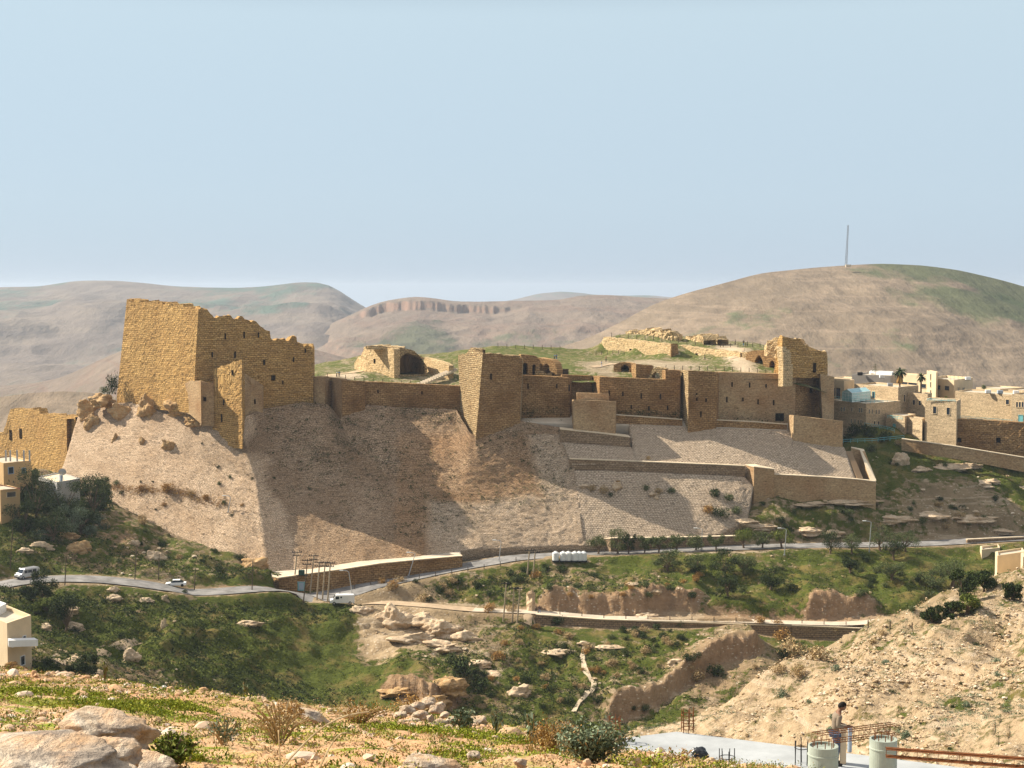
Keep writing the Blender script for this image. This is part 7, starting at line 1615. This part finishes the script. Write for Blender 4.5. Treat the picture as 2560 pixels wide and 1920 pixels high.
# ================================================================== BUILDING SITE: concrete roof on the right
M['slab'] = plain('fresh_concrete', (0.36, 0.375, 0.38), 0.8, 0.28, 0.5, bump=0.02)
A = P(1500, 1851, 45.0); B = P(1692, 1829, 45.8)
def onz(px, Y): q = P(px, 1850, Y); return Vector((q.x, q.y, SLZ))
def at_slab(px, py):
    r_ = ray(px, py); return r_ * (SLZ / r_.z)
sA, sB, sC, sD = at_slab(1500, 1852), at_slab(1692, 1829), at_slab(2620, 1946), None
sN1 = Vector((-1.0, 30.0, SLZ)); sN2 = Vector((13.0, 29.0, SLZ))
sl_ = MB(); ring = [sA, sB, sC, sN2, sN1]; sl_.prism([p - Vector((0, 0, .35)) for p in ring], (0, 0, .35))
ug = empty('unfinished_building', sA - Vector((0, 0, 8))); tag(ug, 'unfinished concrete building whose flat grey roof slab fills the lower right', 'building')
sl_.build('roof_slab', M['slab'], ug, world=True)
cw = MB(); cen = sum((Vector(p) for p in ring), Vector()) / 5
cw.prism([p.lerp(cen, .08) - Vector((0, 0, 14)) for p in ring], (0, 0, 13.6)); cw.build('lower_wall', M['concrete'], ug, world=True)
M['col_green'] = plain('pale_green_form_liner', (0.33, 0.365, 0.31), 0.6, 0.30, 1.2)
def column(px0, px1, ytop, Y, label):
    c = P((px0 + px1) / 2, ytop, Y); r_ = (px1 - px0) / 2 * Y / F; H = c.z - SLZ; g = empty('round_column', (c.x, c.y, SLZ + .004)); tag(g, label, 'column')
    prof = [(r_, 0), (r_, .5), (r_ + .02, .51), (r_ + .02, .54), (r_, .55), (r_, 1.1), (r_ + .02, 1.11), (r_ + .02, 1.14), (r_, 1.15), (r_, H - .25), (r_ + .015, H - .24), (r_ + .015, H - .21), (r_, H - .2), (r_, H), (r_ - .04, H), (r_ - .04, H - .06)]
    MB().lathe((0, 0, 0), prof, 36).build('shaft', M['col_green'], g)
    mb = MB()
    for k in range(8): a = 6.283 * k / 8; mb.tube((math.cos(a) * (r_ - .12), math.sin(a) * (r_ - .12), H - .08), (math.cos(a) * (r_ - .12), math.sin(a) * (r_ - .12), H + .12), .012, .012, 5)
    mb.build('rebar', M['rust'], g)
column(2020, 2096, 1864, 38.5, 'round pale green column in front of the standing person')
column(2174, 2243, 1847, 38.2, 'round pale green column right of the standing person')
q = at_slab(2108, 1911); MB_ = MB().box(q + Vector((0, .1, .55)), (.16, .2, 1.1)); tag(MB_.build('formwork_post', M['cap'], None, world=True), 'pale upright formwork post just right of the first green column', 'post')
q = at_slab(2124, 1880); tag(MB().tube(q, q + Vector((0, 0, .72)), .06, .06, 12).build('pipe', M['carblue'], None, world=True), 'short blue-grey pipe standing on the slab between the two columns', 'pipe')
def cage(px0, px1, pyb, pyt, n, label, hoops=(0.5,), tall=None, mat='rust', r=.013, name='rebar_cage'):
    a = at_slab((px0 + px1) / 2, pyb); k = a.y / F; W = (px1 - px0) * k; H = (pyb - pyt) * k; g = empty(name, a + Vector((0, 0, .002))); tag(g, label, 'rebar')
    mb = MB(); rs = random.Random(int(px0)); R_ = W / 2
    for i in range(n):
        an = 6.283 * i / n + .3; x, y = R_ * math.cos(an), R_ * math.sin(an); mb.tube((x, y, 0), (x + rs.uniform(-.02, .02), y, H * rs.uniform(.86, 1.0)), r, r, 5)
    mb.build('vertical_bars', M[mat], g)
    hb = MB()
    for h in hoops: hb.path([(R_ * math.cos(6.283 * i / 14), R_ * math.sin(6.283 * i / 14), H * h) for i in range(15)], r * .9, 5)
    if hoops: hb.build('hoop', M[mat], g)
cage(1703, 1735, 1830, 1766, 7, 'tall rebar cage at the peak of the far slab edge', (.15, .4, .7))
cage(1523, 1552, 1853, 1786, 6, 'rusty rebar cage at the left corner of the slab', (.2, .5, .8))
cage(1798, 1838, 1922, 1868, 7, 'dark rebar cage with a hoop near the black bag', (.55,), mat='iron')
cage(1986, 2020, 1911, 1845, 6, 'dark rebar cage just left of the first green column', (.65,), mat='iron')
# lying beam cage between the columns
bg_ = empty('beam_cage', P(2150, 1850, 39.5)); tag(bg_, 'long rusty beam cage lying across the tops of the two columns', 'rebar')
c0, c1 = P(2052, 1862, 39.0), P(2250, 1836, 40.4); dv = (c1 - c0); up_ = Vector((0, 0, .24)); nn2 = Vector((-dv.y, dv.x, 0)).normalized() * .34
lb_ = MB()
for o1 in (Vector(), up_):
    for o2 in (Vector(), nn2 * .5, nn2): lb_.tube(c0 + o1 + o2, c1 + o1 * 1.0 + o2, .011, .011, 5)
lb_.build('long_bars', M['rust'], bg_, world=True)
hb_ = MB()
for k in range(16): q = c0 + dv * (k / 15); hb_.path([q, q + up_, q + up_ + nn2, q + nn2, q], .006, 4)
hb_.build('stirrups', M['rust'], bg_, world=True)
bg2 = empty('beam_cage', P(2400, 1880, 36)); tag(bg2, 'long rusty rebar bundle running off the right edge', 'rebar')
for nm, (y0a, y1a, nn__) in (('long_bars', (1874, 1900, 0)), ('long_bars', (1893, 1921, 1))):
    e0, e1 = P(2216, y0a, 36.5), P(2620, y1a + 4, 34.5); l2_ = MB()
    for k in range(4): l2_.tube(e0 + Vector((0, k * .03, k % 2 * .03)), e1 + Vector((0, k * .03, k % 2 * .03)), .015, .015, 5)
    l2_.build(nm, M['rust'], bg2, world=True)
l3 = MB(); e0, e1 = P(2216, 1874, 36.5), P(2620, 1906, 34.5)
for k in range(16): q = e0.lerp(e1, k / 15); l3.path([q, q - Vector((0, 0, .2))], .007, 4)
l3.build('stirrups', M['rust'], bg2, world=True)
tag(rock('plastic_bag', at_slab(1746, 1896) + Vector((0, 0, .12)), (.62, .4, .34), 77, plain('black_plastic', (0.015, 0.018, 0.022), 0.35, 0.2, 3, spec=0.6), 4, 0.45, 5, tilt=0.3), 'crumpled black plastic bag lying on the concrete slab', 'bag')

# ================================================================== FOREGROUND GROUND
FP = []
for a in [(-400,1680,15),(0,1690,15),(200,1708,15),(400,1736,14.6),(560,1754,14.2),(700,1766,14),(900,1783,13.6),(1000,1782,13.6),(1150,1802,13.2),(1290,1830,12.8),(1400,1856,12.4),(1560,1888,12.0),(1700,1904,12),(1860,1924,12),(2300,1975,12),(2900,2040,12),
          (-300,1920,6.2),(200,1920,6.2),(700,1922,6.4),(1200,1925,6.6),(1600,1935,6.8),(2000,1990,7.2),(2700,2080,8),
          (0,1790,9),(400,1830,8.8),(800,1850,8.6),(1200,1870,8.6),(1450,1900,8.8),(-200,1760,10),(600,1800,10.8),(1000,1830,10.4)]:
    p = P(*a); FP.append((p.x, p.y, p.z))
for px, z in ((-400,-8.2),(0,-8.2),(600,-8.8),(1200,-9.4),(1800,-9.6),(2700,-10)): FP.append(((px - 1280) / F * 24, 24, z))
for px, z in ((-400,-16),(0,-16),(600,-18),(1200,-19),(1800,-20),(2700,-20)): FP.append(((px - 1280) / F * 42, 42, z))
for px, z in ((-400,-25),(0,-26),(1200,-31),(2700,-31)): FP.append(((px - 1280) / F * 60, 60, z))
for x in (-4, 0, 4): FP.append((x, 1.5, -1.65)); FP.append((x, -1.5, -1.6))
FP = np.array(FP)
fx = np.concatenate([np.linspace(-30, -7, 30), np.linspace(-7, 7, 480)[1:], np.linspace(7, 30, 30)[1:]]); fy = np.concatenate([np.linspace(-2, 5, 20), np.linspace(5, 18, 400)[1:], np.linspace(18, 60, 60)[1:]])
FX, FY = np.meshgrid(fx, fy)
FZ = rbf(FP[:, :2], FP[:, 2], FX, FY)
nearw = np.clip((20 - FY) / 4, 0.15, 1)
FZ = FZ + nearw * (fbm(FX / 1.6, FY / 1.6, 301, 4) * 0.10 + fbm(FX / 0.22, FY / 0.22, 302, 4) * 0.035)
FV = np.stack([FX, FY, FZ], -1).reshape(-1, 3); I = np.arange(FX.size).reshape(FX.shape)
FQ = np.stack([I[:-1, :-1], I[:-1, 1:], I[1:, 1:], I[1:, :-1]], -1).reshape(-1, 4)
BV['fore'] = BVHTree.FromPolygons([Vector(v) for v in FV.tolist()], FQ.tolist())
_main = (QX, QY, MSK); QX, QY = FX, FY; MSK = {'g': np.full(FX.shape, 0.42), 'd': np.full(FX.shape, 0.25), 'b': np.zeros(FX.shape)}
for a in [(100,1760,200,50,'g',0.95),(40,1730,200,40,'g',0.95),(450,1770,120,20,'g',0.7),(700,1790,60,12,'g',0.7),(1060,1830,160,20,'g',0.9),(1250,1850,140,20,'g',0.75),(900,1870,60,14,'g',0.8),(420,1850,80,30,'g',0.85),(500,1900,160,20,'g',0.7),(1150,1890,60,15,'g',0.8),(1300,1890,100,25,'g',0.85),
          (650,1810,130,25,'g',0.1),(600,1850,130,30,'g',0.15),(1000,1900,130,25,'g',0.1),(800,1830,120,20,'g',0.2),(1450,1900,120,20,'d',0.9),(1330,1820,60,12,'d',0.95),(680,1850,120,30,'d',0.5),(780,1800,80,15,'g',0.15)]: paint(*a, bv='fore')
M['fore'] = terr_mat('stony_foreground_soil', (0.13, 0.165, 0.018), (0.24, 0.27, 0.03), (0.38, 0.28, 0.09), (0.47, 0.28, 0.145), (0.58, 0.40, 0.24), (0.46, 0.22, 0.10), (0.6, 0.5, 0.4), (0.5, 0.4, 0.3), 8.0, 0.03, 0.0)
fm = new_mesh('slope', FV, FQ, None, True); add_mask(fm, MSK['g'], MSK['d'], MSK['b']); tag(obj('slope', fm, M['fore']), kind='structure')
fv_ = (FY > 5.5) * (FY < 17) * (np.abs(FX) < 0.36 * FY + 0.4) * 1.0
FA = np.gradient(fy)[:, None] * np.gradient(fx)[None, :]
FG = MSK['g']; QX, QY, MSK = _main
def fgrass(name, n, seed, W, size, h, per, leaf, mat, label, up=0.6):
    rs = np.random.RandomState(seed); W = (W * fv_ * FA).ravel(); W = W / W.sum(); idx = rs.choice(len(W), n, p=W)
    X = FX.ravel()[idx] + rs.uniform(-.02, .02, n); Y = FY.ravel()[idx] + rs.uniform(-.02, .02, n); Z = FZ.ravel()[idx]; S = size * rs.lognormal(0, 0.4, n)
    u = rs.normal(size=(n, per, 3)); u /= np.linalg.norm(u, axis=2)[..., None]; u *= rs.uniform(.3, 1, (n, per, 1)); u[..., 2] = np.abs(u[..., 2])
    C = (np.stack([X, Y, Z], -1)[:, None, :] + u * S[:, None, None] * np.array([1, 1, h])).reshape(-1, 3)
    V, Fc = leaves(C, leaf, rs, up=up, quad=True); return tag(wobj(name, V, Fc, mat), label, 'grass', kind='stuff')
fp = np.clip((fbm(FX / .5, FY / .5, 311, 4) + 0.1) * 4, 0, 1)
M['leaf_lime'] = leaf_mat('lime_leaf', (0.13, 0.17, 0.012), (0.27, 0.30, 0.025), (0.42, 0.41, 0.06))
fgrass('grass', 11000, 21, np.clip(FG - .4, 0, 1) ** 1.5 * (0.02 + fp ** 1.5), 0.05, 0.6, 20, 0.014, M['leaf_lime'], 'lime green weeds growing in patches on the stony foreground slope')
fgrass('grass', 3500, 22, np.clip(FG - .35, 0, 1) * (0.1 + fp), 0.06, 0.8, 16, 0.018, M['leaf_green'], 'darker green weeds growing in patches on the stony foreground slope')
fgrass('dry_grass', 3500, 23, (1.1 - fp) * (0.3 + (FG < .5)), 0.05, 0.8, 14, 0.016, M['leaf_dry'], 'dry straw and dead grass on the stony foreground slope')
cl2 = np.clip(fbm(FX / .8, FY / .8, 321, 4) + 0.4, 0, 1) ** 2
M['fstones'] = stone_mat('foreground_stones', (0.56, 0.37, 0.23), (0.46, 0.28, 0.15), (0.66, 0.55, 0.44))
pebbles('loose_stones', 9000, 31, FA * fv_ * cl2 * (1.1 - FG), 0.016, M['fstones'], 'small loose stones on the foreground slope', FX, FY, FZ, dyw=.04)
pebbles('loose_stones', 900, 32, FA * fv_ * cl2 * (1.1 - FG), 0.032, M['fstones'], 'fist-sized loose stones on the foreground slope', FX, FY, FZ, dyw=.05, fine=True)
# foreground rocks
M['rock_near'] = None
def near_rock_mat():
    m, t, b = mat_new('lichen_limestone', 0.9); g = N(t); p = g.coord('Object')
    n1 = g.noise(p, 3.5, 8, 0.62, 0.5); n2 = g.noise(p, 16, 6, 0.7); n3 = g.noise(p, 1.6, 5, 0.6, 0.8)
    c = g.mix(g.ramp(n1, [(0.40, 0), (0.60, 1)]), (0.50, 0.37, 0.25), (0.80, 0.70, 0.56))
    c = g.mix(g.ramp(n3, [(0.45, 0), (0.58, 0.85)]), c, (0.58, 0.30, 0.12))
    c = g.mix(g.ramp(g.noise(p, 6, 6, 0.65), [(0.50, 0), (0.62, 0.75)]), c, (0.24, 0.20, 0.17))
    c = g.mix(1.0, c, g.ramp(n2, [(0.3, 0.82), (0.7, 1.14)]), 'MULTIPLY')
    g.l(c, b.inputs['Base Color']); g.bump(g.math('ADD', n1, g.math('MULTIPLY', n2, 0.5)), 1.0, 0.09, b); return m
M['rock_near'] = near_rock_mat()
def nrock(px, py, Y, w, d, h, seed, label, mat='rock_near', rough=.25, cuts=9, tilt=0, rz=0, sub=5, name='boulder', strata=0.0):
    c = P(px, py, Y); return tag(rock(name, c, (w, d, h), seed, M[mat], sub, rough, cuts, rz=rz, tilt=tilt, strata=strata), label, 'rock')
nrock(60, 1905, 4.9, .70, .5, .18, 401, 'huge pale foreground boulder with orange underside in the bottom left corner', rough=.11, cuts=18, strata=.05, tilt=-.04)
nrock(262, 1898, 5.1, .24, .3, .13, 409, 'pale broken boulder end joined to the bottom left corner boulder', rough=.18, cuts=11)
nrock(262, 1838, 6.1, .42, .36, .17, 403, 'tan peaked boulder with grey lichen behind the corner boulder', rough=.2, cuts=10, tilt=.1)
nrock(370, 1915, 5.4, .24, .26, .10, 404, 'smooth low sandy stone at the bottom edge beside the corner boulder', rough=.12)
nrock(398, 1734, 13.8, .24, .2, .13, 405, 'small bright white rock on the foreground crest at left', mat='white', rough=.4)
nrock(775, 1786, 11.2, .30, .22, .09, 406, 'rust-brown flat rock slab tilted on the foreground crest', rough=.15, tilt=.3, cuts=8)
nrock(1192, 1808, 12.4, .20, .18, .13, 407, 'rounded pale rock right of the rubble pile', rough=.15)
nrock(1058, 1917, 6.6, .32, .26, .09, 408, 'grey flat rock at the bottom edge centre', mat='rock_near', rough=.15)
nrock(1180, 1890, 7.2, .075, .08, .06, 410, 'small tan stone in the grass right of the grey bottom rock', rough=.2, sub=4)
nrock(972, 1880, 7.6, .07, .07, .05, 411, 'small white-topped stone left of the grey bottom rock', rough=.2, sub=4)
nrock(1302, 1905, 7.0, .08, .08, .05, 412, 'pale flat stone below the grey-green shrub', rough=.2, sub=4)
rs5 = random.Random(9)
RUB = [(1000,1782),(1020,1770),(1042,1762),(1068,1757),(1090,1768),(1112,1784),(1130,1800),(1050,1785),(1075,1792),(1030,1800),(1005,1805),(1095,1806),(1060,1810),(1120,1818),(1080,1822),(1040,1822),(1140,1826),(1010,1826),(1072,1748),(1100,1757)]
for k, (x_, y_) in enumerate(RUB):
    o_ = nrock(x_, y_ + 4, 12.2 - (y_ - 1760) * .012, rs5.uniform(.07, .17), rs5.uniform(.08, .14), rs5.uniform(.05, .10), 430 + k, 'broken white stone at the ' + ('top' if y_ < 1770 else 'foot' if y_ > 1814 else 'middle') + (' left' if x_ < 1050 else ' right' if x_ > 1090 else ' centre') + ' of the rubble pile on the foreground crest', rough=.2, sub=3, name='rubble_stone'); o_['group'] = 'broken stones of the rubble pile'
# foreground plants
def shrub(px, py, Y, w, h, n, leaf, mats, label, seed, name='shrub', stems=14, up=0.3, loc=None):
    c = loc or P(px, py, Y); g_ = BV['fore'].ray_cast(Vector((c.x, c.y, 5)), Vector((0, 0, -1)))[0]; c.z = g_.z if g_ else c.z
    g = empty(name, c); tag(g, label, 'shrub'); rs = np.random.RandomState(seed); mb = MB(); pts = []
    for k in range(stems):
        a = rs.uniform(0, 6.28); d = w / 2 * rs.uniform(.2, 1); tip = Vector((d * math.cos(a), d * math.sin(a) * .7, h * rs.uniform(.55, 1.0) * (1 - .35 * d / (w / 2)))); mid = tip * .5 + Vector((0, 0, h * .08)); mb.path([(0, 0, -.02), mid, tip], .0035 + .001 * h, 4)
        m = n // stems; f = rs.uniform(.15, 1, m)[:, None] ** .7; base = np.where(f < .5, np.array(mid) * f * 2, np.array(mid) + (np.array(tip) - np.array(mid)) * (f - .5) * 2); pts.append(base + rs.normal(size=(m, 3)) * w * .05)
    mb.build('stems', M['leaf_dry'] if mats[0] != 'leaf_green' else M['bark'], g)
    C = np.concatenate(pts); V, Fc = leaves(C, leaf, rs, up=up, quad=True); obj('leaves', new_mesh('leaves', V, Fc), M[mats[0]], g)
shrub(1480, 1930, 8.0, .46, .27, 3400, .022, ['leaf_grey'], 'dense grey-green leafy shrub at the bottom edge in front of the concrete roof', 501, stems=40)
shrub(1380, 1905, 8.6, .36, .24, 1500, .016, ['leaf_rust'], 'dry olive-brown shrub left of the grey-green shrub', 502, stems=34)
shrub(1240, 1822, 11.0, .14, .26, 90, .05, ['leaf_grey'], 'spiky grey-green thistle left of the dry olive-brown shrub', 503, stems=8, up=1.5)
shrub(1330, 1880, 8.8, .12, .36, 90, .04, ['leaf_grey'], 'tall thin grey thistle stalk beside the dry shrub', 504, stems=5, up=1.5)
shrub(1160, 1806, 11.6, .26, .20, 500, .035, ['leaf_grey'], 'blue-green tuft of leaves beside the rubble pile', 505, stems=16)
shrub(725, 1800, 11.0, .24, .22, 420, .022, ['leaf_rust'], 'orange dry grass clump in front of the tilted rock slab', 506, stems=30)
shrub(900, 1805, 11.5, .5, .18, 600, .020, ['leaf_rust'], 'wide orange-brown dry clump on the foreground crest, centre', 507, stems=44)
shrub(1040, 1745, 13.4, .5, .22, 600, .022, ['leaf_rust'], 'dry brown clump on the crest behind the rubble pile', 508, stems=36)
shrub(700, 1870, 7.8, .35, .30, 500, .018, ['leaf_dry'], 'straw coloured dry weeds in the middle of the foreground', 509, stems=26)
shrub(560, 1895, 7.2, .22, .15, 500, .014, ['leaf_grey'], 'pale grey-green weeds right of the corner boulders', 510, stems=22)
shrub(430, 1900, 6.2, .28, .16, 700, .022, ['leaf_green'], 'dark green leafy weed at the foot of the corner boulders', 511, stems=20)
shrub(262, 1722, 13.6, .07, .24, 30, .03, ['leaf_green'], 'single upright green mullein stalk on the left crest', 512, stems=4, up=2)
shrub(610, 1755, 13.6, .08, .22, 50, .04, ['leaf_grey'], 'single pale stalk on the crest left of the orange clump', 513, stems=3, up=2)
shrub(1640, 1925, 8.4, .4, .12, 500, .02, ['leaf_lime'], 'low yellow-green weeds at the bottom edge under the concrete roof', 514, stems=24)
shrub(1700, 1905, 9.0, .2, .2, 60, .02, ['leaf_rust'], 'two dry seed heads on thin stalks in front of the concrete roof', 515, stems=5, up=1)
def stalk(p0, p1, Y0, Y1, r_, label, bend=.06, twigs=0, seed=0):
    a, b = P(*p0, Y0), P(*p1, Y1); n = 8; rs = random.Random(seed); pts = [a.lerp(b, k / n) + Vector((0, 0, bend * math.sin(math.pi * k / n))) for k in range(n + 1)]
    mb = MB(); mb.path(pts, r_, 5)
    for k in range(twigs): q = pts[rs.randint(3, n)]; mb.tube(q, q + Vector((rs.uniform(-.08, .08), rs.uniform(-.05, .05), rs.uniform(.02, .08))), r_ * .5, r_ * .3, 4)
    tag(mb.build('dry_stalk', M['leaf_dry'], None, world=True), label, 'stalk')
stalk((700, 1925), (922, 1780), 6.0, 6.6, .004, 'long dry stalk arching up to the right in the foreground centre', twigs=4)
stalk((800, 1918), (885, 1838), 6.2, 6.6, .0035, 'shorter bent dry stalk right of the long arching one', seed=2, twigs=3)
stalk((700, 1915), (695, 1830), 6.4, 6.5, .003, 'thin upright dry stalk left of the long arching one', seed=3, twigs=3)
stalk((950, 1925), (1005, 1880), 6.0, 6.3, .003, 'thin dry stalk near the grey bottom rock', seed=4)
HAZE = 0.75e-4
# ================================================================== HAZE
hz = MB().box((0, 8400, -370), (24000, 17200, 850))
m, t, b = mat_new('haze_air'); t.nodes.clear()
out = t.nodes.new('ShaderNodeOutputMaterial'); pv = t.nodes.new('ShaderNodeVolumePrincipled')
pv.inputs['Color'].default_value = (0.70, 0.81, 0.96, 1); pv.inputs['Density'].default_value = HAZE; pv.inputs['Anisotropy'].default_value = 0.2
t.links.new(pv.outputs[0], out.inputs['Volume'])
ho = hz.build('haze', m); tag(ho, kind='stuff', label='thin blue haze lying over the far hills', cat='haze')
